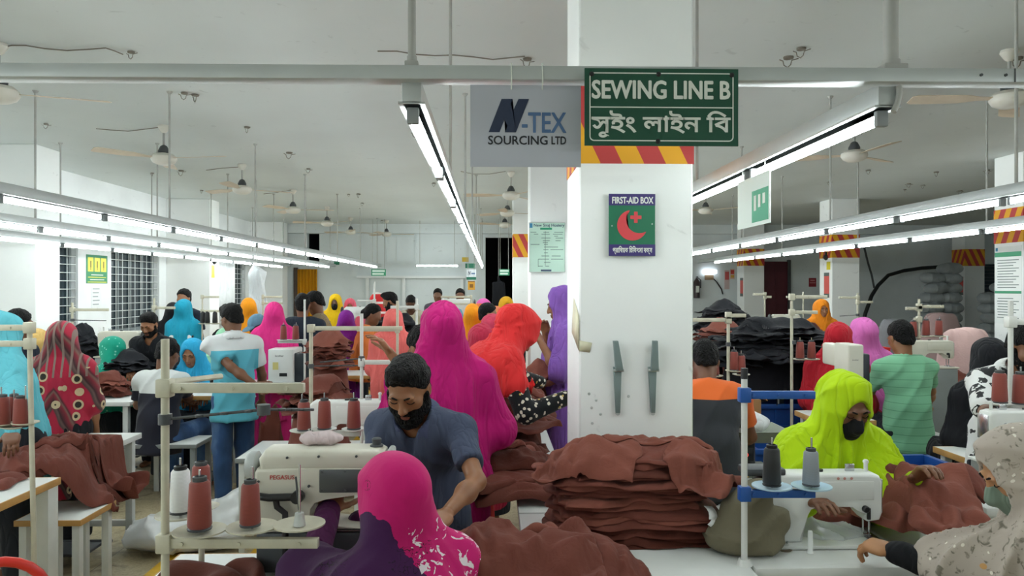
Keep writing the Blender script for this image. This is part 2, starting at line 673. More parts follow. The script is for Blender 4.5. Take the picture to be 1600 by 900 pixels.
# what stands beyond the openings of the back wall: an unlit passage
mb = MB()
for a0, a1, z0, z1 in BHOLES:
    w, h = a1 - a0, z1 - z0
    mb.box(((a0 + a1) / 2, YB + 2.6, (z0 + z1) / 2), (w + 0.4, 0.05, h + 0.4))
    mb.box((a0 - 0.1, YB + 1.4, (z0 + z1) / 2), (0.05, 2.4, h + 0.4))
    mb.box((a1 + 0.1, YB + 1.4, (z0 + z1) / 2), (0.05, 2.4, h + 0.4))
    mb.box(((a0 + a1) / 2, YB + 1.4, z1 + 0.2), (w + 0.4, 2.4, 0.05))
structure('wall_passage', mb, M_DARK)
# beam along the back wall under the ceiling and the ledge rails below it
structure('trim_1', MB().box(((XL + XR) / 2, YB - 0.15, CEIL - 0.11), (XR - XL, 0.3, 0.22)), M_BACK)
mb = MB()
mb.box(((bx(560) + bx(728)) / 2, YB - 0.08, 1.97), (bx(728) - bx(560), 0.14, 0.06))
for px in (576, 632, 722):
    mb.box((bx(px), YB - 0.05, 0.98), (0.07, 0.08, 1.96))
structure('trim_2', mb, M_WALL)
mb = MB()
for a, b_, z0, z1 in ((bx(604), bx(650), 2.32, 2.98),):
    for (c, s) in (((a, 0, (z0 + z1) / 2), (0.03, 0.03, z1 - z0)), ((b_, 0, (z0 + z1) / 2), (0.03, 0.03, z1 - z0)), (((a + b_) / 2, 0, z0), (b_ - a, 0.03, 0.03)), (((a + b_) / 2, 0, z1), (b_ - a, 0.03, 0.03)), (((a + b_) / 2 - .1, 0, (z0 + z1) / 2), (0.02, 0.02, z1 - z0))):
        mb.box((c[0], YB - 0.015, c[2]), s)
structure('trim_3', mb, M_BACK)

# ------------------------------------------------------------------ columns with their hazard bands
def stripe_mat():
    m, nt, b = _new('hazard_stripes')
    v = objco(nt)
    sep = node(nt, 'ShaderNodeSeparateXYZ'); nt.links.new(v, sep.inputs[0])
    def op(o, a, c):
        n = node(nt, 'ShaderNodeMath', operation=o)
        for i, s in enumerate((a, c)):
            if isinstance(s, (int, float)): n.inputs[i].default_value = s
            else: nt.links.new(s, n.inputs[i])
        return n.outputs[0]
    s = op('ADD', op('ADD', sep.outputs['X'], sep.outputs['Y']), op('MULTIPLY', sep.outputs['Z'], 0.48))
    s = op('ADD', s, 20.03)
    f = op('GREATER_THAN', op('FRACT', op('MULTIPLY', s, 5.4), 0), 0.5)
    nt.links.new(mixcol(nt, f, srgb('#e2a31c'), srgb('#b93c3c')), b.inputs['Base Color'])
    b.inputs['Roughness'].default_value = 0.6
    return m
M_STRIPE = stripe_mat()
COLS = [(0.37, 3.10), (0.415, 7.9), (0.37, 12.6), (6.02, 8.17), (5.9, 12.6), (5.95, 17.2), (11.25, 17.2)]
for i, (x, y) in enumerate(COLS):
    w = 0.485
    structure('column_%d' % (i + 1), MB().box((x + w / 2, y + w / 2, CEIL / 2), (w, w, CEIL), 0.008, seg=1), M_COLUMN)
    if i == 1: continue
    t = MB()
    e = 0.003
    for (c, s) in (((0, -w / 2 - e / 2, 0), (w + 2 * e, e, 0.40)), ((0, w / 2 + e / 2, 0), (w + 2 * e, e, 0.40)), ((-w / 2 - e / 2, 0, 0), (e, w, 0.40)), ((w / 2 + e / 2, 0, 0), (e, w, 0.40))):
        t.box(c, s)
    o = structure('trim_%d' % (10 + i), t, M_STRIPE)
    o.location = (x + w / 2, y + w / 2, 2.226 + 0.20)
for i, y in enumerate((3.2, 8.06, 12.95, 17.4)):
    structure('column_%d' % (20 + i), MB().box(((XL - 4.9) / 2, y + 0.22, CEIL / 2), (-4.9 - XL, 0.44, CEIL), 0.008, seg=1), M_COLUMN)

# ------------------------------------------------------------------ windows with grilles
M_GLASSN = plain('night_window_glass', '#1d2c35', 0.12, 0.0, 0.1)
M_GRILLE = plain('grille_paint', '#c9cccb', 0.5, 0.2)
M_WFRAME = plain('window_aluminium', '#8f9697', 0.4, 0.5)
def window(n, y0, y1, z0, z1):
    w = empty('window_%d' % n, (XL - 0.1, (y0 + y1) / 2, (z0 + z1) / 2))
    w['kind'] = 'structure'
    W, H = y1 - y0, z1 - z0
    f = MB()
    for s in (-1, 1):
        f.box((-0.02, s * (W / 2 - 0.025), 0), (0.06, 0.05, H))
        f.box((-0.02, 0, s * (H / 2 - 0.025)), (0.06, W, 0.05))
    for k in (1, 2, 3):
        f.box((-0.02, -W / 2 + W * k / 4, 0), (0.05, 0.035, H))
    f.build('window_frame', M_WFRAME, w)
    MB().box((-0.03, 0, 0), (0.008, W - 0.06, H - 0.06)).build('pane', M_GLASSN, w)
    g = MB()
    nh = int(H / 0.11)
    for k in range(nh + 1):
        g.cyl((0.07, -W / 2, -H / 2 + H * k / nh), (0.07, W / 2, -H / 2 + H * k / nh), 0.006, n=6)
    for k in range(9):
        g.cyl((0.07, -W / 2 + W * k / 8, -H / 2), (0.07, -W / 2 + W * k / 8, H / 2), 0.006, n=6)
    g.build('grille', M_GRILLE, w)
    MB().box((0.11, 0, -H / 2 - 0.02), (0.26, W + 0.06, 0.04), 0.005).build('window_sill', M_WALL, w)
for i, (a0, a1, z0, z1) in enumerate(LWIN):
    window(i + 1, a0, a1, z0, z1)
# the dark louvred window in the far right corner
w = empty('window_5', (12.45, YB - 0.02, 1.75)); w['kind'] = 'structure'
MB().box((0, 0, 0), (0.62, 0.03, 1.1)).build('pane', M_GLASSN, w)
f = MB()
for k in range(12): f.box((0, -0.02, -0.5 + k * 0.09), (0.6, 0.015, 0.012))
for s in (-1, 1): f.box((s * 0.31, -0.02, 0), (0.03, 0.05, 1.1))
f.build('window_frame', M_DGREY, w)
# maroon door in the back wall, right
d = empty('door_1', ((bx(1193) + bx(1236)) / 2, YB - 0.03, 0)); d['kind'] = 'structure'
M_MAROON = plain('maroon_paint', '#5c2430', 0.5)
MB().box((0, 0, 1.18), (bx(1236) - bx(1193), 0.05, 2.36), 0.004).box((0, -0.03, 1.18), (0.02, 0.02, 2.3)).build('door_leaf', M_MAROON, d)
for s in (-1, 1):
    MB().box((s * (bx(1236) - bx(1193)) / 2, -0.03, 1.2), (0.07, 0.08, 2.4)).build('door_frame', M_DGREY, d)
MB().cyl((0.25, -0.04, 1.0), (0.25, -0.09, 1.0), 0.02).build('door_handle', M_STEEL, d)

# painted lines on the floor
M_YLINE = plain('yellow_floor_paint', '#d8a81e', 0.6, 0.0, 0.15, 12)
structure('floor_line', MB().box((-2.01, 8.0, 0.002), (0.085, 13.0, 0.004)), M_YLINE)
structure('floor_marking', MB().box((-1.50, 8.0, 0.002), (0.085, 11.0, 0.004)), M_YLINE)
structure('floor_stripe', MB().box((1.62, 8.5, 0.002), (0.085, 11.0, 0.004)), M_YLINE)

# ================================================================== light rows
M_TUBE = emit('lit_tube', '#f1fbfb', TUBE_POWER)
M_CHANNEL = plain('channel_aluminium', '#b7bcbc', 0.42, 0.25, 0.05)
M_CAP = plain('lamp_holder', '#8b9092', 0.5)
HT = CAM_H + 0.46
proto = empty('tube_lamp', (0, 0, 0))
MB().cyl((0, -0.475, 0), (0, 0.475, 0), 0.0145, n=12).build('tube', M_TUBE, proto)
for s in (-1, 1):
    MB().box((0, s * 0.485, 0.0), (0.032, 0.02, 0.044), 0.004).build('lamp_holder', M_CAP, proto)
ROWS = [(-4.60, -2.4, 16.9, 'outermost light row along the window wall'),
        (-3.58, -2.4, 16.9, 'second light row from the window wall'),
        (-2.54, -2.4, 16.9, 'light row above the left aisle'),
        (-0.21, 1.94, 16.9, 'light row running back from beside the hung paper sign'),
        (1.06, 1.94, 16.9, 'light row running back right of the striped column'),
        (2.74, -2.4, 14.2, 'upper of the two light rows right of the column'),
        (4.03, -2.4, 14.2, 'lower of the two light rows right of the column')]
first = True
for rx_, y0, y1, what in ROWS:
    c = MB().box((0, 0, 0), (0.052, y1 - y0, 0.062), 0.004).box((0, 0, -0.028), (0.07, y1 - y0, 0.006))
    o = tag(c.build('light_channel', M_CHANNEL, None, loc=(rx_, (y0 + y1) / 2, CAM_H + 0.515)), 'long aluminium channel carrying the ' + what, 'light rail')
    y = y0 + 0.52
    while y + 0.5 < y1:  # lamps
        if first:
            p = proto; p.location = (rx_, y, HT); first = False
        else:
            p = dup(proto, (rx_, y, HT))
        tag(p, 'lit white tube lamp under the ' + what, 'tube lamp', 'tube lamps of the ' + what)
        y += 1.04
# cross lamp far back
for (x, y, z, lab) in ((-1.25, 17.0, 2.21, 'single lit tube hung crosswise before the far wall'),):
    p = dup(proto, (x, y, z), PI / 2, lab, ''); del p['group']; p['category'] = 'tube lamp'
    for s in (-1, 1):
        r = MB().cyl((x + s * 0.4, y, z + 0.012), (x + s * 0.4, y, CEIL), 0.006, n=8).build('suspension_rod', M_RODS)
        tag(r, 'thin rod holding the crosswise tube before the far wall', 'rod', 'rods of the crosswise tube')

# the cross beam that carries the two middle rows, and its posts
BY = 1.90
beam = MB().box((0, 0, 0), (6.4, 0.06, 0.036), 0.002)
o = tag(beam.build('cross_rail', M_CHANNEL, None, loc=(0.1, BY + 0.03, CAM_H + 0.557), rot=(0, 0, -0.008)), 'long horizontal aluminium rail across the top of the view, carrying the green line sign', 'rail')
s = MB().box((0, -0.031, 0), (0.003, 0.002, 0.036)).build('rail_joint', M_DGREY, o, loc=(1.27, 0, 0))
for dx in (-0.09, -0.025, 0.03, 0.11):
    MB().cyl((1.27 + dx, -0.03, 0.0), (1.27 + dx, -0.034, 0.0), 0.004, n=8).build('rivet', M_DGREY, o)
def post(x, y, r, lab, z0=CAM_H + 0.575, name='support_pole'):
    p = empty(name, (x, y, CEIL), 0, lab, 'pole')
    MB().cyl((0, 0, z0 - CEIL), (0, 0, 0), r, n=14).build('pole', M_RODS, p)
    MB().lathe([(r * 1.9, 0), (r * 1.9, -0.012), (r, -0.03)], 14).build('ceiling_flange', M_RODS, p)
    m = MB()
    m.box((0, 0, z0 - CEIL + 0.008), (r * 3.4, r * 3.0, 0.016), 0.003).cyl((0, 0, z0 - CEIL + .01), (0, 0, z0 - CEIL + 0.03), r * 1.25, n=12)
    m.build('clamp', M_RODS, p)
    return p
post(-0.208, BY + 0.03, 0.0105, 'grey pole holding the cross rail above the middle light row')
pp = post(1.063, BY + 0.03, 0.0185, 'thick grey pole holding the cross rail above the right light row')
# the cut end of conduit hanging under the rail
t = MB().tube([(0, 0, 0), (0.002, 0, -0.02), (-0.003, 0, -0.045), (-0.015, -0.004, -0.07)], 0.0075, 10)
tag(t.build('conduit', M_RODS, None, loc=(1.083, BY + 0.03, CAM_H + 0.538)), 'short cut conduit end drooping under the cross rail by the right light row', 'conduit')

# thin rods from ceiling to the rows
rod0 = None
for rx_, y0, y1, what in ROWS:
    y = 3.77
    while y < y1:
        if y > y0 + .3:
            if rod0 is None:
                rod0 = empty('suspension_rod', (rx_, y, CEIL))
                MB().cyl((0, 0, 0), (0, 0, -(CEIL - CAM_H - 0.545)), 0.0085, n=8).build('rod', M_RODS, rod0)
                MB().lathe([(0.022, 0), (0.022, -0.006), (0.011, -0.02)], 10).build('ceiling_flange', M_RODS, rod0)
                r = rod0
            else:
                r = dup(rod0, (rx_, y, CEIL))
            tag(r, 'thin steel rod hanging the ' + what, 'rod', 'rods of the ' + what)
        y += 2.11

# ================================================================== ceiling fans
M_FANW = plain('fan_enamel', '#d9d6cc', 0.4)
M_FANB = plain('fan_blade_enamel', '#c9b9a3', 0.5, 0.0, 0.12)
def make_fan():
    f = empty('ceiling_fan')
    MB().lathe([(0.012, 0), (0.05, -0.002), (0.055, -0.02), (0.03, -0.06), (0.014, -0.075)], 18).build('canopy', M_FANW, f)
    MB().cyl((0, 0, -0.05), (0, 0, -0.24), 0.011, n=10).build('down_rod', M_RODS, f)
    MB().lathe([(0.014, -0.19), (0.03, -0.2), (0.052, -0.245), (0.05, -0.262), (0.02, -0.27)], 18).build('lower_canopy', M_DGREY, f)
    MB().lathe([(0.02, -0.262), (0.085, -0.275), (0.115, -0.30), (0.118, -0.325), (0.10, -0.355), (0.06, -0.375), (0.0, -0.38)], 24).build('motor_housing', M_FANW, f)
    for k in range(3):
        a = k * 2 * PI / 3
        M = Matrix.Rotation(a, 4, 'Z')
        b = MB()
        pts = [(0.10, -0.02), (0.20, -0.03), (0.30, -0.062), (0.60, -0.068), (0.625, -0.05), (0.63, 0.04), (0.60, 0.06), (0.30, 0.058), (0.20, 0.03), (0.10, 0.02)]
        top = [b.bm.verts.new(M @ Vector((x, y, -0.315 + y * 0.18 + 0.002))) for x, y in pts]
        bot = [b.bm.verts.new(M @ Vector((x, y, -0.315 + y * 0.18 - 0.002))) for x, y in pts]
        b.bm.faces.new(top); b.bm.faces.new(list(reversed(bot)))
        for i in range(len(pts)):
            j = (i + 1) % len(pts)
            b.bm.faces.new([top[i], bot[i], bot[j], top[j]])
        b.build('blade', M_FANB, f)
    return f
fan = make_fan()
FANS = [(-3.12, 4.75, 20, 'ceiling fan cut by the top left edge, nearest over the window side'),
        (-3.12, 7.1, -12, 'second ceiling fan of the window-side line, its blade reaching right'),
        (-3.12, 9.3, 30, 'third ceiling fan of the window-side line'),
        (-3.13, 11.7, 5, 'fourth ceiling fan of the window-side line, just left of the hanging rods'),
        (-3.13, 14.1, 80, 'fifth ceiling fan of the window-side line'),
        (-3.1, 16.3, 45, 'last ceiling fan of the window-side line, by the far wall'),
        (-2.4, 16.9, 15, 'small far ceiling fan in front of the shuttered wall panel'),
        (0.26, 9.8, 60, 'nearest ceiling fan in the gap below the hung paper sign'),
        (0.26, 12.1, 20, 'second ceiling fan in the gap below the hung paper sign'),
        (0.26, 14.4, 95, 'lowest ceiling fan in the gap left of the charted column'),
        (3.37, 4.7, 55, 'ceiling fan cut by the top right edge of the view'),
        (3.37, 6.75, 35, 'ceiling fan above the light rows right of the small hanging sign'),
        (3.4, 11.6, 70, 'ceiling fan seen between the first-aid column and the small hanging sign')]
for i, (x, y, a, lab) in enumerate(FANS):
    f = fan if i == 0 else dup(fan)
    f.location = (x, y, CEIL); f.rotation_euler = (0, 0, R_(a))
    tag(f, lab, 'ceiling fan', 'ceiling fans')

# wires and bent hooks left in the ceiling
M_WIRE = plain('old_wire', '#7a746a', 0.7)
def cpt(px, py):
    return P(px, py, (CEIL - CAM_H - 0.012) * FPX / (450.5 - py))
WIRES = [([(8, 73), (18, 71), (40, 71), (70, 76), (105, 79), (140, 77), (165, 75), (180, 80), (192, 85)], 'old wire sagging along the ceiling at the top left to a bent hook'),
         ([(590, 80), (620, 80), (650, 85), (680, 87), (708, 86), (740, 89), (770, 93), (800, 90), (820, 88)], 'old wire along the ceiling crossing behind the middle poles'),
         ([(150, 201), (172, 203), (200, 205), (225, 202), (258, 198)], 'thin wire feeding the window-side ceiling fan with the long blade'),
         ([(322, 266), (345, 263), (372, 261)], 'thin wire feeding the third window-side fan'),
         ([(720, 268), (740, 272), (765, 272), (790, 268)], 'thin wire feeding the fan below the paper sign'),
         ([(412, 303), (430, 301), (455, 297)], 'thin wire feeding the fourth window-side fan')]
for pts, lab in WIRES:
    t = MB().tube([cpt(*p) for p in pts], 0.0042, 6)
    tag(t.build('ceiling_wire', M_WIRE), lab, 'wire')
HOOKS = [(205, 83), (72, 195), (288, 147), (305, 150), (386, 200), (238, 271), (283, 268), (315, 298), (452, 240), (482, 265), (545, 304), (566, 318), (640, 152), (1232, 92), (1252, 78), (1395, 152), (1345, 205), (1296, 285), (1357, 267), (1420, 288), (1442, 290), (1463, 270), (1543, 267), (1500, 299), (1388, 325), (1414, 297), (1590, 93), (648, 207), (560, 304), (597, 345), (678, 287), (824, 94)]
h0 = None
for (px, py) in HOOKS:
    p = cpt(px, py)
    if h0 is None:
        m = MB().tube([(-0.05, 0, 0.0), (-0.03, 0, -0.010), (-0.025, 0, -0.035), (-0.005, 0, -0.05), (0.012, 0, -0.035), (0.018, 0, -0.010), (0.055, 0.01, 0.0)], 0.0032, 6)
        m.lathe([(0.03, 0.012), (0.028, 0.0), (0.0, -0.004)], 10)
        h0 = m.build('ceiling_hook', M_WIRE)
        h = h0
    else:
        h = h0.copy(); COL.objects.link(h)
    h.location = p; h.rotation_euler = (0, 0, random.uniform(-0.9, 0.9))
    h.scale = (random.uniform(0.7, 1.25),) * 3
    tag(h, 'bent dark wire hook left in the bare ceiling', 'hook', 'wire hooks in the ceiling')
# ================================================================== people
SKIN = {}
def skin(tone):
    key = 'skin_' + tone
    if key in MATS: return MATS[key]
    m, nt, b = _new(key)
    c = srgb({'light': '#a97852', 'mid': '#8d5f40', 'dark': '#6f4831', 'deep': '#553524'}[tone])
    v = objco(nt)
    f = noise(nt, 14, 4, v)
    nt.links.new(ramp(nt, f, [(0.3, tuple(x * 0.88 for x in c[:3]) + (1,)), (0.7, tuple(min(1, x * 1.1) for x in c[:3]) + (1,))]), b.inputs['Base Color'])
    b.inputs['Roughness'].default_value = 0.5
    b.inputs['Subsurface Weight'].default_value = 0.08
    b.inputs['Subsurface Radius'].default_value = (0.012, 0.005, 0.003)
    MATS[key] = m
    return m
M_HAIR = cloth('black_hair', '#121011', 0.3, 0.6, 0.8, 55, 0.0, (1, 1, 0.5))
M_EYEW = plain('eye_white', '#d9d3cb', 0.3)
M_EYEB = plain('eye_iris', '#1d120c', 0.15)
M_LIP = plain('lips', '#7c4538', 0.5)

def unit(v):
    v = np.asarray(v, dtype=float); return v / (np.linalg.norm(v) + 1e-9)

class Pose:
    """Joints of a body facing +y with its right hand at +x; lengths in metres for a stature of 1.65."""
    def __init__(s, pose='stand', H=1.65, seat=0.46, lean=0.05, hp=0.1, hyaw=0.0, hroll=0.0, male=True,
                 aR=None, aL=None, hR=None, hL=None, eR=None, eL=None, twist=0.0, side=0.0, step=0.0, fem_w=1.0, knee_out=0.0, legs=True, hs=1.0):
        k = s.k = H / 1.65
        s.kh = k * hs
        s.male = male; s.pose = pose; s.lean = lean
        pz = 0.90 * k if pose == 'stand' else seat + 0.095 * k
        d = lambda a: np.array([math.sin(side) * 0.6, math.sin(a), math.cos(a)])
        s.P = np.array([0, 0, pz])
        s.a = [lean * 0.5, lean * 0.95, lean * 1.2]
        s.lum = s.P + 0.14 * k * d(s.a[0])
        s.chest = s.lum + 0.19 * k * d(s.a[1])
        s.neck = s.chest + 0.165 * k * d(s.a[2])
        na = lean * 0.75 + hp * 0.45
        s.head = s.neck + 0.165 * k * d(na)
        s.RH = rz_(hyaw) @ rx(-(hp)) @ ry(hroll)      # pitch > 0 looks down
        s.RC = rz_(twist) @ rx(-s.a[2])
        s.RA = rx(-s.a[0])
        w = (0.182 if male else 0.158) * k * fem_w
        up = s.chest + 0.103 * k * d(s.a[2])
        ax = rz_(twist) @ np.array([1.0, 0, 0])
        s.sh = {'R': up + ax * w, 'L': up - ax * w}
        s.ua, s.fa = 0.285 * k, 0.245 * k
        s.el, s.wr, s.hd = {}, {}, {}
        for S, a, h, hint in (('R', aR, hR, eR), ('L', aL, hL, eL)):
            sg = 1 if S == 'R' else -1
            if h is not None:
                T = np.asarray(h, dtype=float)
                v = T - s.sh[S]; L = np.linalg.norm(v)
                L2 = min(L, (s.ua + s.fa) * 0.995)
                u = v / L
                T = s.sh[S] + u * L2
                ca = (s.ua ** 2 + L2 ** 2 - s.fa ** 2) / (2 * s.ua * L2)
                ca = max(-1, min(1, ca))
                hn = np.asarray(hint if hint is not None else (sg * 0.32, -0.55, -0.75), dtype=float)
                pr = unit(hn - u * (hn @ u))
                s.el[S] = s.sh[S] + (u * ca + pr * math.sqrt(1 - ca * ca)) * s.ua
                s.wr[S] = T
            else:
                ud, fd = a if a is not None else ((sg * 0.18, 0.05, -1), (sg * 0.05, 0.25, -1))
                s.el[S] = s.sh[S] + unit(ud) * s.ua
                s.wr[S] = s.el[S] + unit(fd) * s.fa
            s.hd[S] = unit(s.wr[S] - s.el[S])
        s.hip = {'R': s.P + np.array([0.088 * k, 0, -0.02]), 'L': s.P + np.array([-0.088 * k, 0, -0.02])}
        s.kn, s.an = {}, {}
        for S in 'RL':
            sg = 1 if S == 'R' else -1
            if pose == 'stand':
                st = step * sg
                s.kn[S] = np.array([sg * 0.098 * k, 0.015 + st * 0.5, 0.49 * k])
                s.an[S] = np.array([sg * 0.105 * k, -0.02 + st, 0.085 * k])
            else:
                s.kn[S] = np.array([sg * (0.13 + knee_out) * k, 0.40 * k, pz + 0.0])
                s.an[S] = np.array([sg * (0.13 + knee_out) * k, 0.40 * k, 0.085 * k])
        s.legs = legs
    def hp_(s, p):
        """A point in the head's own frame (y = where the face looks)."""
        return s.head + s.RH @ (np.asarray(p, dtype=float) * s.kh)
    def box(s, m=0.25):
        pts = [s.P, s.head + [0, 0, 0.13], s.neck] + list(s.sh.values()) + list(s.el.values()) + list(s.wr.values()) + list(s.kn.values()) + list(s.an.values())
        pts = np.array(pts)
        lo, hi = pts.min(0) - m, pts.max(0) + m
        lo[2] = max(lo[2], -0.03)
        return lo, hi

def torso(g, J, inf=0.0, k=0.05, belly=0.0):
    K = J.k; m = J.male
    g.ell(J.P, np.array([0.158 if m else 0.165, 0.115, 0.115]) * K + inf, J.RA, k)
    g.ell(J.lum, np.array([0.142 if m else 0.128, 0.100 + belly, 0.14]) * K + inf, J.RA, k)
    g.ell(J.chest, np.array([0.162 if m else 0.142, 0.108, 0.165]) * K + inf, J.RC, k)
    if not m:
        for sx in (-1, 1):
            g.ell(J.chest + J.RC @ (np.array([sx * 0.062, 0.085, 0.01]) * K), np.array([0.05, 0.045, 0.055]) * K + inf, J.RC, 0.04)
    c = (J.sh['R'] + J.sh['L']) / 2
    for S in 'RL':
        g.cap(c * 0.55 + J.sh[S] * 0.45, J.sh[S], 0.064 * K + inf, 0.049 * K + inf, k)
    g.cap(J.neck - J.RC @ np.array([0, 0.0, 0.03]) * K, J.sh['R'] * 0.6 + J.neck * 0.4 - np.array([0, 0, 0.012]), 0.055 * K + inf * 0.6, 0.05 * K + inf, 0.05)
    g.cap(J.neck - J.RC @ np.array([0, 0.0, 0.03]) * K, J.sh['L'] * 0.6 + J.neck * 0.4 - np.array([0, 0, 0.012]), 0.055 * K + inf * 0.6, 0.05 * K + inf, 0.05)

def skull(g, J, inf=0.0, k=0.02):
    K = J.kh; R = J.RH
    g.ell(J.hp_((0, -0.012, 0.03)), np.array([0.074, 0.096, 0.086]) * K + inf, R, k)
    g.ell(J.hp_((0, 0.024, -0.035)), np.array([0.060, 0.066, 0.082]) * K + inf, R, 0.03)

def face(g, J, fine=True, beard=False):
    K = J.kh; R = J.RH
    skull(g, J)
    E = lambda c, r, k=0.012, mode='add': g.ell(J.hp_(c), np.array(r) * K, R, k * K, mode)
    E((0, 0.058, -0.094), (0.034, 0.030, 0.024), 0.035)             # chin
    for sx in (-1, 1):
        E((sx * 0.048, 0.015, -0.062), (0.018, 0.036, 0.028), 0.03)  # jaw
        E((sx * 0.043, 0.062, -0.022), (0.020, 0.020, 0.020), 0.025) # cheekbone
        E((sx * 0.077, -0.004, -0.008), (0.011, 0.022, 0.032), 0.010) # ear
        E((sx * 0.084, 0.003, -0.006), (0.006, 0.010, 0.016), 0.008, 'sub')
    if fine:
        for sx in (-1, 1):
            E((sx * 0.030, 0.087, 0.020), (0.024, 0.012, 0.009), 0.015)
            E((sx * 0.031, 0.104, 0.002), (0.020, 0.018, 0.012), 0.014, 'sub')
            E((sx * 0.031, 0.078, 0.002), (0.016, 0.014, 0.012), 0.006)
        g.cap(J.hp_((0, 0.092, 0.008)), J.hp_((0, 0.110, -0.034)), 0.0075 * K, 0.0125 * K, 0.012)
        for sx in (-1, 1):
            E((sx * 0.012, 0.100, -0.037), (0.009, 0.010, 0.008), 0.008)
        E((0, 0.089, -0.062), (0.024, 0.010, 0.0065), 0.007)
        E((0, 0.087, -0.075), (0.021, 0.010, 0.008), 0.007)
        E((0, 0.103, -0.068), (0.022, 0.006, 0.0022), 0.004, 'sub')
    else:
        g.cap(J.hp_((0, 0.088, 0.005)), J.hp_((0, 0.106, -0.034)), 0.009 * K, 0.014 * K, 0.015)
    g.cap(J.neck - J.RC @ np.array([0, 0, 0.04]) * K, J.hp_((0, -0.022, -0.055)), 0.058 * K, 0.052 * K, 0.03)

def hand_mesh(J, S, curl=0.5, palm=None, h=0.004, spread=0.2, thumb=0.5):
    """A hand of a palm, four jointed fingers and a thumb, grown in its own fine grid."""
    K = J.k
    d = J.hd[S]
    n = np.asarray(palm if palm is not None else (0, 0, -1), dtype=float)
    n = unit(n - d * (n @ d))                 # the way the palm looks
    sd = np.cross(d, n)                       # towards the thumb for the right hand
    if S == 'L': sd = -sd
    w = J.wr[S]
    at = lambda a, b, c: w + (d * a + sd * b + n * c) * K
    Rm = np.stack([sd, d, n], 1)
    g = SDF(w - 0.21 * K, w + 0.21 * K, h)
    g.cap(at(-0.06, 0, 0), at(0.01, 0, 0), 0.027 * K, 0.024 * K, 0.02)
    g.ell(at(0.055, 0, 0), np.array([0.041, 0.052, 0.016]) * K, Rm, 0.015)
    g.box(at(0.062, 0, 0), np.array([0.038, 0.034, 0.013]) * K, 0.011, Rm, 0.012)
    for i, (b, L) in enumerate(((0.0295, 0.074), (0.0100, 0.083), (-0.0095, 0.077), (-0.0280, 0.060))):
        p = np.array([0.092 - abs(b - 0.005) * 0.25, b, 0.0]); a = 0.12 + 0.05 * i
        sp = spread * b * 8
        for j, f in enumerate((0.46, 0.30, 0.24)):
            a += curl * (0.75, 1.0, 0.7)[j]
            q = p + L * f * np.array([math.cos(a), sp * math.cos(a), math.sin(a)])
            r0 = (0.0092, 0.0085, 0.0078)[j]; r1 = (0.0085, 0.0078, 0.0070)[j]
            g.cap(at(*p), at(*q), r0 * K, r1 * K, 0.004)
            p = q
    p = np.array([0.022, 0.030, 0.004]); a = 0.75
    g.ell(at(0.030, 0.026, 0.006), np.array([0.018, 0.030, 0.016]) * K, Rm, 0.012)
    for j, (L, r0, r1) in enumerate(((0.040, 0.0125, 0.0105), (0.032, 0.0102, 0.0092), (0.026, 0.0092, 0.0078))):
        a2 = a - thumb * 0.35 * j
        q = p + L * np.array([math.cos(a2), math.sin(a2), 0.25 + 0.2 * thumb])
        g.cap(at(*p), at(*q), r0 * K, r1 * K, 0.006)
        p = q
    return g.nets(1)

def body_mesh(J, h, fine=True, hands='RL', hopt=None, low=None):
    """Head, trunk, limbs, hands and feet as one surface; low cuts what no one can see below that height."""
    lo, hi = J.box(0.2)
    if low is not None: lo[2] = max(lo[2], low)
    g = SDF(lo, hi, h)
    K = J.k
    torso(g, J, -0.026)
    for S in 'RL':
        g.cap(J.sh[S], J.el[S], 0.043 * K, 0.037 * K, 0.03)
        g.cap(J.el[S], J.wr[S], 0.039 * K, 0.026 * K, 0.015)
        g.ell(J.el[S] * 0.62 + J.wr[S] * 0.38, (0.04 * K,) * 3, None, 0.03)
        if J.legs:
            g.cap(J.hip[S], J.kn[S], 0.070 * K, 0.046 * K, 0.03)
            g.cap(J.kn[S], J.an[S], 0.045 * K, 0.032 * K, 0.02)
            g.ell(J.kn[S] * 0.68 + J.an[S] * 0.32 + [0, -0.02 * K, 0], np.array([0.045, 0.046, 0.10]) * K, None, 0.03)
            f = J.an[S] + np.array([0, 0.0, -0.045 * K])
            g.cap(f + [0, -0.03 * K, 0], f + np.array([0, 0.13, -0.01]) * K, 0.038 * K, 0.028 * K, 0.02)
    face(g, J, fine)
    V, Q = g.nets(1)
    Vs, Qs = [V], [Q]; off = len(V)
    for S in hands:
        o = (hopt or {}).get(S, {})
        v, q = hand_mesh(J, S, **o)
        Vs.append(v); Qs.append(q + off); off += len(v)
    return np_mesh('body', np.concatenate(Vs), np.concatenate(Qs))

def crease(t, p=0.8):
    return np.abs(np.sin(t)) ** p

def fold(amp, fr, seed, along='z', c=(0.0, 0.0)):
    """Cloth folds: rounded ridges with sharp valleys that wander and fade in and out."""
    def f(x, y, z):
        w = vnoise(x * 3.2, y * 3.2, z * 1.6, seed)
        w2 = vnoise(x * 7, y * 7, z * 3, seed + 9)
        m = np.clip(0.55 + 0.9 * vnoise(x * 2.6, y * 2.6, z * 2.0, seed + 3), 0.08, 1.3)
        if along == 'a':                       # falling from the neck, round the body
            t = np.arctan2(x - c[0], y - c[1]) * fr * 0.55 + w * 1.9 + w2 * 0.5 + z * 1.5
        elif along == 'x':
            t = (z + y * 0.5) * fr + w * 2.6 + w2 * 0.5 + x * 3
        elif along == 'd':
            t = (x - z * 0.8) * fr + w * 2.6 + w2 * 0.6
        else:
            t = (x * 0.9 + y * 0.7) * fr + w * 2.2 + z * 2.0
        return -amp * 2.6 * m * ((1 - np.abs(np.sin(t))) ** 1.7 - 0.3)
    return f

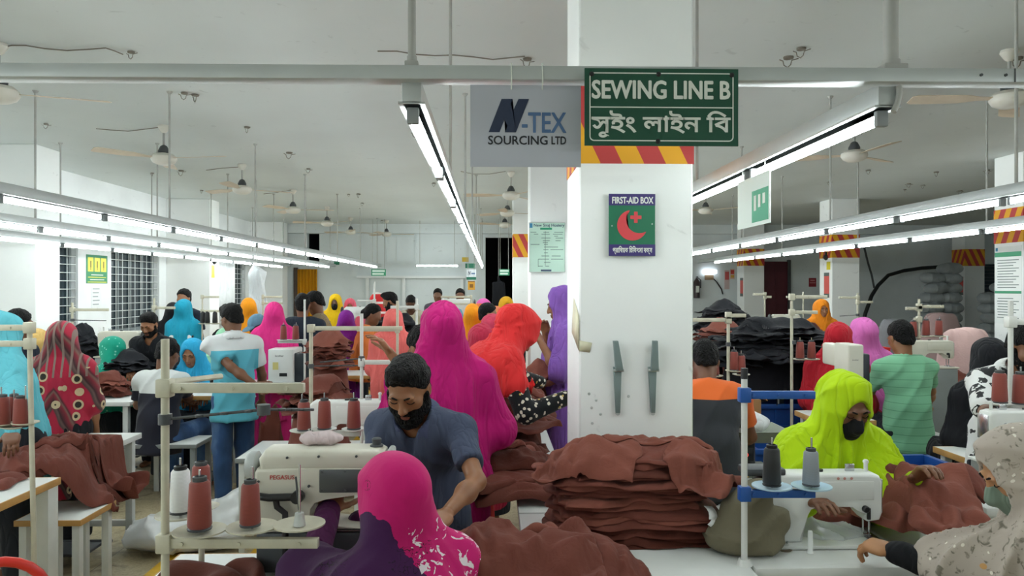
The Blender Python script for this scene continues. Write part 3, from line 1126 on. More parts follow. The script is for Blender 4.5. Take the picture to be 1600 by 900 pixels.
def shirt_mesh(J, h, sleeve='short', hem=-0.10, inf=0.020, seed=1, belly=0.02, amp=0.008, loose=0.0, collar=False):
    lo, hi = J.box(0.2); lo[2] = max(lo[2], J.P[2] - 0.45)
    g = SDF(lo, hi, h); K = J.k
    torso(g, J, inf, belly=belly)
    b = J.P + J.RA @ (np.array([0, 0, hem - 0.04]) * K)
    if hem < -0.02:
        g.cap(J.lum, b, 0.12 * K + inf, 0.135 * K + inf + loose, 0.04)
        g.ell(b + [0, 0, 0.03], np.array([0.156 + loose, 0.118 + loose, 0.10]) * K + inf, J.RA, 0.04)
    for S in 'RL':
        sh, el, wr = J.sh[S], J.el[S], J.wr[S]
        if sleeve == 'short':
            g.cap(sh, sh * 0.28 + el * 0.72, 0.061 * K, 0.062 * K, 0.03)
        elif sleeve == 'half':
            g.cap(sh, el, 0.066 * K, 0.058 * K, 0.03)
        elif sleeve == 'long':
            g.cap(sh, el, 0.066 * K, 0.055 * K, 0.03)
            g.cap(el, wr, 0.054 * K, 0.040 * K, 0.015)
    g.cut(J.RA @ np.array([0, 0, -1.0]), b)
    if sleeve == 'short':
        for S in 'RL':
            d = unit(J.el[S] - J.sh[S]); c = J.sh[S] * 0.32 + J.el[S] * 0.68
            g.cap(c + d * 0.05, c + d * 0.3, 0.0001, 0.0001, 0)
            blk = g._block(np.minimum(c, c + d * 0.2) - 0.09, np.maximum(c, c + d * 0.2) + 0.09, 0)
            if blk:
                sl, x, y, z = blk
                q = (x - c[0]) * d[0] + (y - c[1]) * d[1] + (z - c[2]) * d[2]
                rr = np.sqrt(np.maximum((x - c[0]) ** 2 + (y - c[1]) ** 2 + (z - c[2]) ** 2 - q * q, 0))
                g.F[sl] = np.where((rr < 0.085) & (q > -0.02), np.maximum(g.F[sl], q), g.F[sl]).astype(np.float32)
    g.disp(fold(amp, 16, seed, 'd'))
    # neck opening
    fw = J.RC @ np.array([0, 1.0, 0]); up = J.RC @ np.array([0, 0, 1.0])
    g.cap(J.neck + fw * 0.02 - up * 0.01, J.neck + up * 0.2 + fw * 0.03, 0.066 * K, 0.08 * K, 0.006, 'sub')
    if collar: g.cap(J.neck + fw * 0.10 - up * 0.085, J.neck + fw * 0.08 + up * 0.06, 0.012, 0.040, 0.006, 'sub')
    return g.mesh('shirt')

def collar_mesh(J, h, size=1.0):
    """A folded polo collar: a sloping ring round the neck, open in front, with two points."""
    K = J.k * size
    R = J.RC @ rx(-0.42)
    up = R @ np.array([0, 0, 1.0]); fw = J.RC @ np.array([0, 1.0, 0])
    c = J.neck + J.RC @ (np.array([0, 0.020, 0.020]) * K)
    g = SDF(c - 0.21, c + 0.21, h)
    g.cap(c - up * 0.036 * K, c + up * 0.026 * K, 0.118 * K, 0.078 * K, 0.0)
    for sg in (1, -1):
        Rf = J.RC @ rz_(-sg * 0.55) @ rx(0.5) @ ry(-sg * 0.35)
        g.ell(c + J.RC @ (np.array([sg * 0.084, 0.054, -0.030]) * K), np.array([0.034, 0.010, 0.056]) * K, Rf, 0.012)
    g.cap(c - up * 0.2 * K, c + up * 0.2 * K, 0.135 * K, 0.034 * K, 0.004, 'sub')
    g.cap(c - up * 0.12 * K, c + up * 0.14 * K, 0.074 * K, 0.068 * K, 0.004, 'sub')
    g.cut(up, c + up * 0.032 * K, 0.004); g.cut(-J.RC @ np.array([0, 0, 1.0]), c - J.RC @ np.array([0, 0, 0.10 * K]), 0.004)
    cz = J.RC @ np.array([0, 0, 1.0])
    g.cap(c + fw * 0.11 * K - cz * 0.14 * K, c + fw * 0.09 * K + cz * 0.09 * K, 0.030 * K, 0.054 * K, 0.004, 'sub')
    return g.mesh('collar')

def legs_mesh(J, h, kind='trousers', inf=0.018, seed=2, amp=0.006, low=None):
    lo, hi = J.box(0.2)
    hi[2] = J.P[2] + 0.25
    if low is not None: lo[2] = max(lo[2], low)
    g = SDF(lo, hi, h); K = J.k
    g.ell(J.P, np.array([0.145, 0.100, 0.11]) * K, J.RA, 0.04)
    for S in 'RL':
        if kind == 'trousers':
            g.cap(J.hip[S], J.kn[S], 0.072 * K + inf, 0.062 * K + inf, 0.03)
            g.cap(J.kn[S], J.an[S] + [0, 0, -0.01], 0.060 * K + inf, 0.048 * K + inf, 0.02)
        else:                                   # wide shalwar or long tunic over the legs
            g.cap(J.hip[S], J.kn[S], 0.11 * K + inf, 0.10 * K + inf, 0.10)
            g.cap(J.kn[S], J.an[S] + [0, 0, 0.02], 0.10 * K + inf, 0.105 * K + inf, 0.10)
    g.cut((0, 0, -1), J.an['R'] + [0, 0, -0.035 * K if kind == 'trousers' else -0.01])
    g.cut((0, 0, 1), J.P + [0, 0, 0.10])
    g.disp(fold(amp, 15, seed, 'x' if kind == 'trousers' else 'z'))
    return g.mesh('trousers' if kind == 'trousers' else 'tunic_skirt')

def hair_mesh(J, h, style='short', seed=3, inf=0.010):
    g = SDF(J.head - 0.22, J.head + 0.22, h)
    K = J.kh; R = J.RH
    g.ell(J.hp_((0, -0.014, 0.034)), np.array([0.074, 0.096, 0.086]) * K + inf, R, 0.01)
    if style == 'quiff':
        g.ell(J.hp_((0, 0.045, 0.112)), np.array([0.055, 0.05, 0.03]) * K, R, 0.03)
    if style == 'bun':
        g.ell(J.hp_((0, -0.115, -0.01)), np.array([0.045, 0.04, 0.045]) * K, R, 0.02)
    # hairline: high over the brow, down to the nape
    n = R @ unit((0, 0.92, -1.0)); p = J.hp_((0, 0.078, 0.066))
    low = R @ unit((0, 0.25, -1.0)); pl = J.hp_((0, -0.07, -0.082))
    g.ell(J.hp_((0, -0.052, -0.042)), np.array([0.060, 0.050, 0.058]) * K + inf * 0.6, R, 0.03)
    g.cut(n, p, 0.012)
    g.cut(low, pl, 0.01)
    for sx in (-1, 1):                          # clear of the ears
        g.ell(J.hp_((sx * 0.088, 0.004, -0.022)), np.array([0.022, 0.026, 0.036]) * K, R, 0.006, 'sub')
    g.disp(lambda x, y, z: -0.005 * vnoise(x * 55, y * 55, z * 40, seed), 0.02)
    return g.mesh('hair')

def beard_mesh(J, h, full=True, seed=4):
    g = SDF(J.head - 0.24, J.head + 0.2, h)
    K = J.kh; R = J.RH; inf = 0.012 if full else 0.006
    E = lambda c, r, k=0.02, mode='add': g.ell(J.hp_(c), np.array(r) * K, R, k * K, mode)
    E((0, 0.026, -0.042), (0.060 + inf, 0.062 + inf, 0.082 + inf * 0.8))
    E((0, 0.055, -0.104), (0.036 + inf, 0.030 + inf, (0.040 if full else 0.024) + inf * 0.6), 0.03)
    for sx in (-1, 1):
        E((sx * 0.050, 0.012, -0.06), (0.020 + inf, 0.034 + inf * 0.5, 0.034 + inf), 0.02)
        E((sx * 0.072, 0.018, -0.02), (0.006 + inf * 0.5, 0.015, 0.035), 0.01)
    # keep the lower face only: a plane that falls from the ears to below the lip
    g.cut(R @ unit((0, 0.62, 1.0)), J.hp_((0, 0.09, -0.046)), 0.006)
    E((0, 0.110, -0.066), (0.030, 0.028, 0.013 if full else 0.016), 0.006, 'sub')
    g.cap(J.hp_((0, 0.104, -0.052)), J.hp_((0, 0.104, -0.052)), 0.0001, 0.0001, 0)
    g.disp(lambda x, y, z: -0.004 * vnoise(x * 70, y * 70, z * 50, seed), 0.02)
    v, q = g.nets(1)
    g2 = SDF(J.head - 0.2, J.head + 0.2, h)
    for sx in (-1, 1):
        g2.cap(J.hp_((0, 0.103, -0.0505)), J.hp_((sx * 0.030, 0.088, -0.066)), 0.0055 * K, 0.006 * K, 0.004)
    v2, q2 = g2.nets(1)
    return np_mesh('beard', np.concatenate([v, v2]), np.concatenate([q, q2 + len(v)]))

def scarf_mesh(J, h, length='chest', seed=5, drapes=(), amp=0.008, open_=1.0, inf=0.018, bun=True, back=True, cover=0.0, arms=0.7, k=0.05, fr=15, peak=0.0, wide=1.0, fwd=1.0, slope=0.9):
    """A draped headscarf: over the crown, closed under the chin, out over the shoulders to the chest or further down."""
    lo, hi = J.box(0.30)
    low = {'neck': J.chest[2] - 0.05, 'chest': J.chest[2] - 0.20, 'waist': J.P[2] - 0.12, 'hip': J.P[2] - 0.40, 'knee': 0.42}[length]
    lo[2] = max(lo[2], low - 0.06)
    g = SDF(lo, hi, h); K = J.kh; R = J.RH
    g.ell(J.hp_((0, -0.014, 0.032)), np.array([0.078, 0.100, 0.090]) * K + inf, R, 0.02)
    g.ell(J.hp_((0, 0.015, -0.04)), np.array([0.070, 0.070, 0.085]) * K + inf, R, 0.04)
    if bun:
        g.ell(J.hp_((0, -0.10, 0.0)), np.array([0.055, 0.05, 0.06]) * K + inf, R, 0.05)
    if peak:
        g.ell(J.hp_((0, -0.05, 0.10)), np.array([0.03, 0.05, 0.03 + peak]) * K + inf, R, 0.05)
    K = J.k
    nb = J.neck
    bk = J.RC @ np.array([0, -1.0, 0])
    g.cap(J.hp_((0, -0.018, -0.055)), nb - np.array([0, 0, 0.05]), 0.064 * K + inf, 0.080 * K + inf, 0.045)
    hl = J.hp_((0, -0.02, -0.045))
    for S in 'RL':                              # the cloth falls in a slope from head to shoulders
        q = J.sh[S] * slope + nb * (1 - slope) - np.array([0, 0, 0.005])
        g.cap(hl, q, 0.058 * K + inf, 0.046 * K + inf, 0.05)
    c = (J.sh['R'] + J.sh['L']) / 2
    for S in 'RL':
        g.cap(nb - [0, 0, 0.035], J.sh[S] * 1.0 + [0, 0, -0.012], 0.062 * K + inf, 0.058 * K + inf, k)
        if arms > 0:
            e = J.sh[S] + (J.el[S] - J.sh[S]) * arms
            g.cap(J.sh[S], e, 0.058 * K + inf, 0.062 * K + inf, k)
    g.ell(J.chest, np.array([0.142 * wide, 0.122, 0.165]) * K + inf, J.RC, k)
    for S, f_, r0, r1 in drapes:                # cloth thrown over a reaching arm
        q = J.el[S] * (1 - f_) + J.wr[S] * f_
        g.cap(J.chest + (J.sh[S] - J.chest) * 0.5, q, r0, r1, 0.09)
        g.cap(J.sh[S], q, r0 * 0.8, r1, 0.07)
    if length in ('waist', 'hip', 'knee'):
        g.ell(J.lum, np.array([0.152 * wide, 0.125, 0.16]) * K + inf, J.RA, k)
        for S in 'RL':
            if arms > 0.6:
                g.cap(J.el[S], J.lum + (J.el[S] - J.lum) * 0.5, 0.05 * K + inf, 0.08 * K, 0.07)
    if length in ('hip', 'knee'):
        g.ell(J.P, np.array([0.170 * wide, 0.135, 0.16]) * K + inf, J.RA, k)
        b = J.P.copy(); b[2] = low
        g.cap(J.P, b, 0.13 * K + inf, 0.15 * K * wide + inf, k)
    fo = fold(amp, fr, seed, 'a', (nb[0], nb[1]))
    hz = J.head[2]
    def dd(x, y, z):
        m = np.clip((hz - 0.06 - z) / 0.16, 0.0, 1.0)
        # folds wrapped over the crown and round the neck
        w = vnoise(x * 5, y * 5, z * 5, seed)
        lx, ly, lz = x - J.head[0], y - J.head[1], z - hz
        yy = J.RH[0, 1] * lx + J.RH[1, 1] * ly + J.RH[2, 1] * lz
        zz = J.RH[0, 2] * lx + J.RH[1, 2] * ly + J.RH[2, 2] * lz
        mm = np.clip(0.5 + vnoise(x * 6, y * 6, z * 6, seed + 2), 0.1, 1.2)
        t = np.arctan2(zz + 0.10, yy + 0.12) * 6.5 + w * 1.8
        return fo(x, y, z) * m - amp * 0.9 * mm * ((1 - np.abs(np.sin(t))) ** 1.7 - 0.3) * (1 - m * 0.75)
    g.disp(dd)
    if open_ > 0:
        g.ell(J.hp_((0, 0.125 + 0.01 * (1 - fwd), -0.022)), np.array([0.052 * open_, 0.095, 0.088 * open_]) * K, R, 0.012, 'sub')
        g.ell(J.hp_((0, 0.03, -0.02)), np.array([0.058, 0.06, 0.080]) * K, R, 0.01, 'sub')
    # hem: a slanting, wavy lower edge
    x, y, z = g.xyz()
    hem = low + 0.05 * np.sin(x * 9 + seed) + 0.04 * vnoise(x * 6, y * 6, 0 * z, seed) + cover * y
    g.F = np.maximum(g.F, (hem - z)).astype(np.float32)
    return g.mesh('headscarf')

def brows_eyes(root, J, closed=True, lips=True, tone='mid'):
    K = J.kh
    for sx in (-1, 1):
        b = MB()
        b.tube([Vector(J.hp_((sx * 0.013, 0.0975, 0.019))), Vector(J.hp_((sx * 0.030, 0.0955, 0.025))), Vector(J.hp_((sx * 0.050, 0.0795, 0.019)))], [0.0032 * K, 0.0036 * K, 0.0018 * K], 8)
        b.build('eyebrow', M_HAIR, root)
    for sx in (-1, 1):
        e = MB()
        if closed:
            e.tube([Vector(J.hp_((sx * (0.031 + t * 0.016), 0.0925 - 0.008 * t * t, -0.0045 + 0.004 * t * t))) for t in (-1, -0.5, 0, 0.5, 1)], 0.0016 * K, 6)
            e.build('eyelash', M_HAIR, root)
        else:
            c = Vector(J.hp_((sx * 0.031, 0.0815, 0.0)))
            M = Matrix.Translation(c)
            bmesh.ops.create_uvsphere(e.bm, u_segments=14, v_segments=10, radius=0.0122 * K, matrix=M)
            eo = e.build('eye', M_EYEW, root)
            i = MB(); d = Vector(J.RH @ np.array([0, 1.0, -0.25])).normalized()
            bmesh.ops.create_uvsphere(i.bm, u_segments=12, v_segments=8, radius=0.0058 * K, matrix=Matrix.Translation(c + d * 0.0082 * K))
            i.build('iris', M_EYEB, eo)
            l = MB().tube([Vector(J.hp_((sx * (0.031 + t * 0.016), 0.0935 - 0.008 * t * t, 0.0055 - 0.006 * t * t))) for t in (-1, -0.5, 0, 0.5, 1)], 0.0022 * K, 6)
            l.build('eyelash', M_HAIR, root)
    if lips:
        l = SDF(J.head - 0.16, J.head + 0.16, 0.0035)
        l.ell(J.hp_((0, 0.0905, -0.0625)), np.array([0.0235, 0.0100, 0.0060]) * K, J.RH, 0.003)
        l.ell(J.hp_((0, 0.0885, -0.0745)), np.array([0.0205, 0.0102, 0.0076]) * K, J.RH, 0.003)
        l.ell(J.hp_((0, 0.103, -0.068)), np.array([0.022, 0.006, 0.0018]) * K, J.RH, 0.002, 'sub')
        link('lips', l.mesh('lips', 0), M_LIP, root)

def mask_mesh(J, h=0.006):
    g = SDF(J.head - 0.2, J.head + 0.2, h); K = J.kh; R = J.RH
    g.ell(J.hp_((0, 0.030, -0.055)), np.array([0.063, 0.078, 0.062]) * K, R, 0.02)
    g.cap(J.hp_((0, 0.098, -0.016)), J.hp_((0, 0.112, -0.046)), 0.016 * K, 0.021 * K, 0.025)
    g.ell(J.hp_((0, 0.06, -0.098)), np.array([0.042, 0.036, 0.026]) * K, R, 0.03)
    g.cut(R @ unit((0, -0.1, 1.0)), J.hp_((0, 0.1, -0.006)), 0.006)
    g.cut(R @ unit((0, -1.0, 0.0)), J.hp_((0, 0.012, 0)), 0.004)
    return g.mesh('face_mask')

def stand_at(root, J, px, pytop, d, heading, crown=0.0):
    """Put the root so that the head's crown shows at (px, pytop) at depth d."""
    t = P(px, pytop, d)
    c, s = math.cos(heading), math.sin(heading)
    hx, hy = J.head[0], J.head[1]
    root.location = (t.x - (c * hx - s * hy), t.y - (s * hx + c * hy), 0)
    root.rotation_euler = (0, 0, heading)

def top_z(px, py, d):
    return P(px, py, d).z

def to_local(p, px, pytop, d, heading, head_xy):
    t = P(px, pytop, d)
    c, s = math.cos(heading), math.sin(heading)
    rx0, ry0 = t.x - (c * head_xy[0] - s * head_xy[1]), t.y - (s * head_xy[0] + c * head_xy[1])
    dx, dy = p[0] - rx0, p[1] - ry0
    return np.array([c * dx + s * dy, -s * dx + c * dy, p[2]])

def fit_pose(px, pytop, d, heading, pose, extra, world_hands=None, **kw):
    """Scale a standing figure (or set a sitter's seat) so that the crown is as high as it shows; extra is cloth or hair on the crown."""
    z = top_z(px, pytop, d) - extra
    heading = R_(heading)
    H, seat = kw.pop('H', 1.62), kw.pop('seat', 0.46)
    for _ in range(5):
        J = Pose(pose=pose, H=H, seat=seat, **kw)
        crown = (J.hp_((0, -0.01, 0.117)))[2]
        if pose == 'stand': H *= z / crown
        else: seat += z - crown
    for _ in range(2):
        k2 = dict(kw)
        for S, w in (world_hands or {}).items():
            k2['h' + S] = to_local(w, px, pytop, d, heading, J.head)
        J = Pose(pose=pose, H=H, seat=seat, **k2)
    return J, heading
# ------------------------------------------------------------------ patterned cloths
def mth(nt, o, a, b=0.0):
    n = node(nt, 'ShaderNodeMath', operation=o)
    for i, s in enumerate((a, b)):
        if isinstance(s, (int, float)): n.inputs[i].default_value = s
        else: nt.links.new(s, n.inputs[i])
    return n.outputs[0]

def axes(nt, v=None):
    s = node(nt, 'ShaderNodeSeparateXYZ'); nt.links.new(v if v is not None else objco(nt), s.inputs[0]); return s.outputs

def voro(nt, scale, vec=None, feature='F1', rnd=1.0):
    n = node(nt, 'ShaderNodeTexVoronoi', feature=feature)
    n.inputs['Scale'].default_value = scale
    n.inputs['Randomness'].default_value = rnd
    if vec is not None: nt.links.new(vec, n.inputs['Vector'])
    return n.outputs

def warp(nt, vec, scale, amt):
    n = node(nt, 'ShaderNodeTexNoise'); n.inputs['Scale'].default_value = scale
    nt.links.new(vec, n.inputs['Vector'])
    m = node(nt, 'ShaderNodeVectorMath', operation='MULTIPLY_ADD')
    nt.links.new(n.outputs['Color'], m.inputs[0]); m.inputs[1].default_value = (amt,) * 3
    nt.links.new(vec, m.inputs[2])
    return m.outputs[0]

def pcloth(name, fn, rough=0.85, fold_=0.2):
    if name in MATS: return MATS[name]
    m, nt, b = _new(name)
    nt.links.new(fn(nt), b.inputs['Base Color'])
    b.inputs['Roughness'].default_value = rough
    b.inputs['Specular IOR Level'].default_value = 0.2
    b.inputs['Sheen Weight'].default_value = 0.1
    bump(nt, b, noise(nt, 9, 3, objco(nt, (1, 1, .35)), 0.6), fold_, 0.03)
    MATS[name] = m
    return m

def split_z(z, lo, hi, soft=0.004, wob=0.0):
    def f(nt):
        s = axes(nt)['Z']
        return mixcol(nt, mth(nt, 'GREATER_THAN', s, z), srgb(lo), srgb(hi))
    return f

def f_floral(nt):                      # pale beige with small grey sprigs and orange blossoms
    v = warp(nt, objco(nt), 9, 0.05)
    c = ramp(nt, noise(nt, 3, 4, v), [(0.35, srgb('#9a8f86')), (0.7, srgb('#b3a89c'))])
    d = voro(nt, 40, v)['Distance']
    sp = ramp(nt, noise(nt, 38, 5, v, 1.0), [(0.57, (0, 0, 0, 1)), (0.66, (1, 1, 1, 1))])
    c = mixcol(nt, sp, c, srgb('#6d675c'))
    w = mth(nt, 'MULTIPLY', mth(nt, 'LESS_THAN', d, 0.22), mth(nt, 'GREATER_THAN', noise(nt, 6, 2, v), 0.5))
    c = mixcol(nt, w, c, srgb('#d6d0c4'))
    d2 = voro(nt, 10, v)['Distance']
    return mixcol(nt, mth(nt, 'LESS_THAN', d2, 0.11), c, srgb('#b98d5a'))

def f_blossom(nt):                     # magenta with dark plum fields, white blossoms and black sprigs
    co = objco(nt)
    a = axes(nt, co)
    v = warp(nt, co, 5, 0.06)
    # plum field over the left lower part, with a ragged edge
    t = mth(nt, 'ADD', mth(nt, 'MULTIPLY', a['X'], 1.5), a['Z'])
    t = mth(nt, 'ADD', t, mth(nt, 'MULTIPLY', noise(nt, 12, 5, co), 0.16))
    base = ramp(nt, noise(nt, 2.5, 2, v), [(0.3, srgb('#a80f58')), (0.7, srgb('#c8186f'))])
    plum = mth(nt, 'LESS_THAN', t, 0.99)
    c = mixcol(nt, plum, base, srgb('#3a1441'))
    d = voro(nt, 18, v)['Distance']
    region = mth(nt, 'MULTIPLY', mth(nt, 'LESS_THAN', mth(nt, 'ABSOLUTE', mth(nt, 'SUBTRACT', a['Z'], 0.95)), 0.09), mth(nt, 'LESS_THAN', mth(nt, 'ABSOLUTE', mth(nt, 'SUBTRACT', a['X'], 0.10)), 0.13))
    fl = mth(nt, 'GREATER_THAN', mth(nt, 'ADD', noise(nt, 30, 3, co, 1.2), mth(nt, 'MULTIPLY', mth(nt, 'LESS_THAN', d, 0.5), 0.12)), 0.66)
    c = mixcol(nt, mth(nt, 'MULTIPLY', fl, region), c, srgb('#d8cdd2'))
    n = noise(nt, 24, 4, v, 1.5)
    tw = mth(nt, 'LESS_THAN', mth(nt, 'ABSOLUTE', mth(nt, 'SUBTRACT', n, 0.5)), 0.012)
    tw = mth(nt, 'MULTIPLY', tw, mth(nt, 'GREATER_THAN', noise(nt, 6, 1, co), 0.58))
    return mixcol(nt, tw, c, srgb('#1a0f18'))

def f_shawl(nt):                       # deep red with grey striped bands and round medallions
    co = objco(nt)
    a = axes(nt, co)
    t = mth(nt, 'ADD', mth(nt, 'ABSOLUTE', a['X']), mth(nt, 'MULTIPLY', a['Z'], 0.55))
    t = mth(nt, 'ADD', t, mth(nt, 'MULTIPLY', noise(nt, 3, 2, co), 0.10))
    band = mth(nt, 'FRACT', mth(nt, 'MULTIPLY', t, 4.2))
    c = ramp(nt, band, [(0.0, srgb('#9c2036')), (0.30, srgb('#9c2036')), (0.34, srgb('#4a3a3a')), (0.40, srgb('#5f4a45')), (0.44, srgb('#3a2628')), (0.56, srgb('#7b2a34')), (0.62, srgb('#72584f')), (0.66, srgb('#54282d')), (0.72, srgb('#a3253c')), (1.0, srgb('#a3253c'))])
    fine = mth(nt, 'FRACT', mth(nt, 'MULTIPLY', a['X'], 22))
    c = mixcol(nt, mth(nt, 'MULTIPLY', mth(nt, 'GREATER_THAN', fine, 0.72), mth(nt, 'GREATER_THAN', a['Z'], 1.12)), c, srgb('#7d6a62'))
    d = voro(nt, 11, co, rnd=0.6)['Distance']
    c = mixcol(nt, mth(nt, 'MULTIPLY', mth(nt, 'LESS_THAN', d, 0.36), mth(nt, 'LESS_THAN', a['Z'], 1.18)), c, srgb('#b9a382'))
    return mixcol(nt, mth(nt, 'MULTIPLY', mth(nt, 'LESS_THAN', d, 0.23), mth(nt, 'LESS_THAN', a['Z'], 1.18)), c, srgb('#2c2a24'))

def f_sprig(nt):                       # black with a dense white and yellow sprig
    v = warp(nt, objco(nt), 20, 0.03)
    d = voro(nt, 30, v)
    c = mixcol(nt, mth(nt, 'LESS_THAN', d['Distance'], 0.30), srgb('#15171a'), srgb('#cfc9b8'))
    e = voro(nt, 17, v)['Distance']
    return mixcol(nt, mth(nt, 'LESS_THAN', e, 0.13), c, srgb('#b59a54'))

def f_leaf(nt):                        # white with black leaves
    v = warp(nt, objco(nt), 14, 0.07)
    d = voro(nt, 10.5, v)['Distance']
    n = noise(nt, 30, 3, v, 1.0)
    leaf = mth(nt, 'MULTIPLY', mth(nt, 'LESS_THAN', d, 0.46), mth(nt, 'GREATER_THAN', n, 0.44))
    return mixcol(nt, leaf, srgb('#d9dad8'), srgb('#1d1e20'))

def f_dots(base, dot, sc=22, r=0.2):
    def f(nt):
        d = voro(nt, sc, objco(nt), rnd=0.8)['Distance']
        c = ramp(nt, noise(nt, 6, 3, objco(nt)), [(0.35, tuple(x * .8 for x in srgb(base)[:3]) + (1,)), (0.7, srgb(base))])
        return mixcol(nt, mth(nt, 'LESS_THAN', d, r), c, srgb(dot))
    return f

def f_stripes(base, line, period=0.055, frac=0.1):
    def f(nt):
        z = axes(nt)['Z']
        s = mth(nt, 'FRACT', mth(nt, 'DIVIDE', z, period))
        return mixcol(nt, mth(nt, 'LESS_THAN', s, frac), srgb(base), srgb(line))
    return f

def f_polo(nt):                        # white yoke and sleeves over light blue, a blue stripe up the left front
    a = axes(nt)
    c = mixcol(nt, mth(nt, 'GREATER_THAN', a['Z'], 1.215), srgb('#58a9bd'), srgb('#cfd2d3'))
    side = mth(nt, 'GREATER_THAN', mth(nt, 'ABSOLUTE', a['X']), 0.185)
    c = mixcol(nt, mth(nt, 'MULTIPLY', side, mth(nt, 'GREATER_THAN', a['Z'], 1.0)), c, srgb('#cfd2d3'))
    return mixcol(nt, mth(nt, 'GREATER_THAN', a['Y'], 0.085), c, srgb('#6cb4c9'))

def f_orange(nt):                      # orange yoke and sleeves over charcoal
    a = axes(nt)
    o = mth(nt, 'MAXIMUM', mth(nt, 'GREATER_THAN', a['Z'], 1.075), mth(nt, 'GREATER_THAN', mth(nt, 'ABSOLUTE', a['X']), 0.195))
    return mixcol(nt, o, srgb('#303237'), srgb('#d8662d'))

def f_jeans(nt):
    c = ramp(nt, noise(nt, 5, 4, objco(nt, (1, 1, .5))), [(0.3, srgb('#263a55')), (0.55, srgb('#33507a')), (0.75, srgb('#5f7ca1'))])
    return c

def CL(name, col, **kw):
    return cloth('cloth_' + name, col, **kw)

LIME = CL('lime', '#a9c912', fold=0.35)
PINK = CL('fuchsia', '#b3166b', fold=0.35)
HOTPINK = CL('hot_pink', '#d6307f')
RED = CL('scarlet_gauze', '#d02f30', fold=0.4)
PURPLE = CL('lilac', '#7d55a6', fold=0.4)
BLACK = CL('black', '#16171b')
NAVY = CL('navy', '#1e2330')
TURQ = CL('turquoise', '#5fb2bf')
CYAN = CL('sea_blue', '#1f93b0')
SKYB = CL('sky_blue', '#2f9fcb')
JEANS = pcloth('denim', f_jeans)
DTROU = CL('dark_trousers', '#23262c')
GREYT = CL('grey_trousers', '#4b4d52')

M_BANDZ = None
STATS = []
import time as _time

def worker(px, py, d, head, label, pose='stand', tone='mid', scarf=None, hair=None, beard=None, shirt=None, legs=None, mask=None, cap=None,
           fine=None, hands='', hopt=None, eyes=None, world_hands=None, h=None, extra=None, group='sewing workers', low=None, hh=0.004, collar_mat=None, **kw):
    t0 = _time.time()
    if h is None: h = 0.0085 if d < 3.7 else (0.0115 if d < 6.2 else 0.0155)
    if fine is None: fine = d < 7.2
    if extra is None: extra = 0.028 if scarf else 0.016
    kw.setdefault('male', scarf is None)
    J, hd = fit_pose(px, py, d, head, pose, extra, world_hands, **kw)
    root = empty('person', (0, 0, 0), 0, label, 'person', group)
    link('body', body_mesh(J, max(h * 0.8, 0.0065) if fine else h, fine, hands, {S: dict(h=hh, **((hopt or {}).get(S, {}))) for S in hands}, low), skin(tone), root)
    if legs:
        k, m = legs[0], legs[1]
        link('trousers' if k == 'trousers' else 'long_skirt', legs_mesh(J, max(h, 0.011), k, low=low, **(legs[2] if len(legs) > 2 else {})), m, root)
    if shirt:
        m, o = shirt[0], (shirt[1] if len(shirt) > 1 else {})
        nm = 'tunic' if scarf else 'shirt'
        if scarf: o = dict(dict(inf=0.006, amp=0.003), **o)
        link(nm, shirt_mesh(J, h, **o), m, root)
        if o.get('collar'):
            link('collar', collar_mesh(J, 0.006 if d < 4 else 0.008), collar_mat or m, root)
    if scarf:
        m, o = scarf[0], (scarf[1] if len(scarf) > 1 else {})
        link('headscarf', scarf_mesh(J, h, **o), m, root)
    if hair:
        link('hair', hair_mesh(J, 0.006 if d < 6.5 else 0.009, hair), M_HAIR, root)
    if beard:
        link('beard', beard_mesh(J, 0.005, beard == 'full'), M_HAIR, root)
    if mask:
        link('face_mask', mask_mesh(J), mask, root)
    if cap:
        g = SDF(J.head - 0.24, J.head + 0.24, 0.007); K = J.k
        g.ell(J.hp_((0, -0.012, 0.036)), np.array([0.088, 0.108, 0.098]) * K, J.RH, 0.01)
        g.cut(J.RH @ np.array([0, 0.15, -1.0]), J.hp_((0, 0, 0.03)), 0.004)
        g.ell(J.hp_((0, 0.115, 0.040)), np.array([0.070, 0.075, 0.008]) * K, J.RH, 0.008)
        link('cap', g.mesh('cap'), cap, root)
    if eyes:
        brows_eyes(root, J, eyes == 'down', mask is None)
    stand_at(root, J, px, py, d, hd)
    STATS.append((round(_time.time() - t0, 2), label, round(J.k * 1.65, 2), round(float(J.P[2]), 2)))
    root['fig_h'] = round(J.k * 1.65, 2)
    return root, J
# ------------------------------------------------------------------ the people, nearest first
W = worker
# bearded man between the two near tables
W(638, 556, 2.75, 163, 'bearded man in grey-blue polo shirt bending over the brown garments in the middle', 'stand', 'mid', hair='quiff', beard='full',
  shirt=(CL('slate_polo', '#41485c', fold=0.2), dict(sleeve='short', collar=True, belly=0.035, hem=-0.12, amp=0.005)), legs=('trousers', DTROU), hands='RL', hh=0.0035,
  world_hands={'L': P(700, 800, 2.42), 'R': P(590, 850, 2.50)}, hopt={'L': dict(curl=0.22, palm=(0.2, 0.3, -1), spread=0.5, thumb=0.1), 'R': dict(curl=0.3)}, eL=(-0.9, -0.4, -0.5), eR=(0.9, -0.3, -0.5),
  lean=0.42, hp=0.55, hyaw=0.10, eyes='down', hs=1.10, collar_mat=CL('collar_blue', '#444a64', fold=0.1))
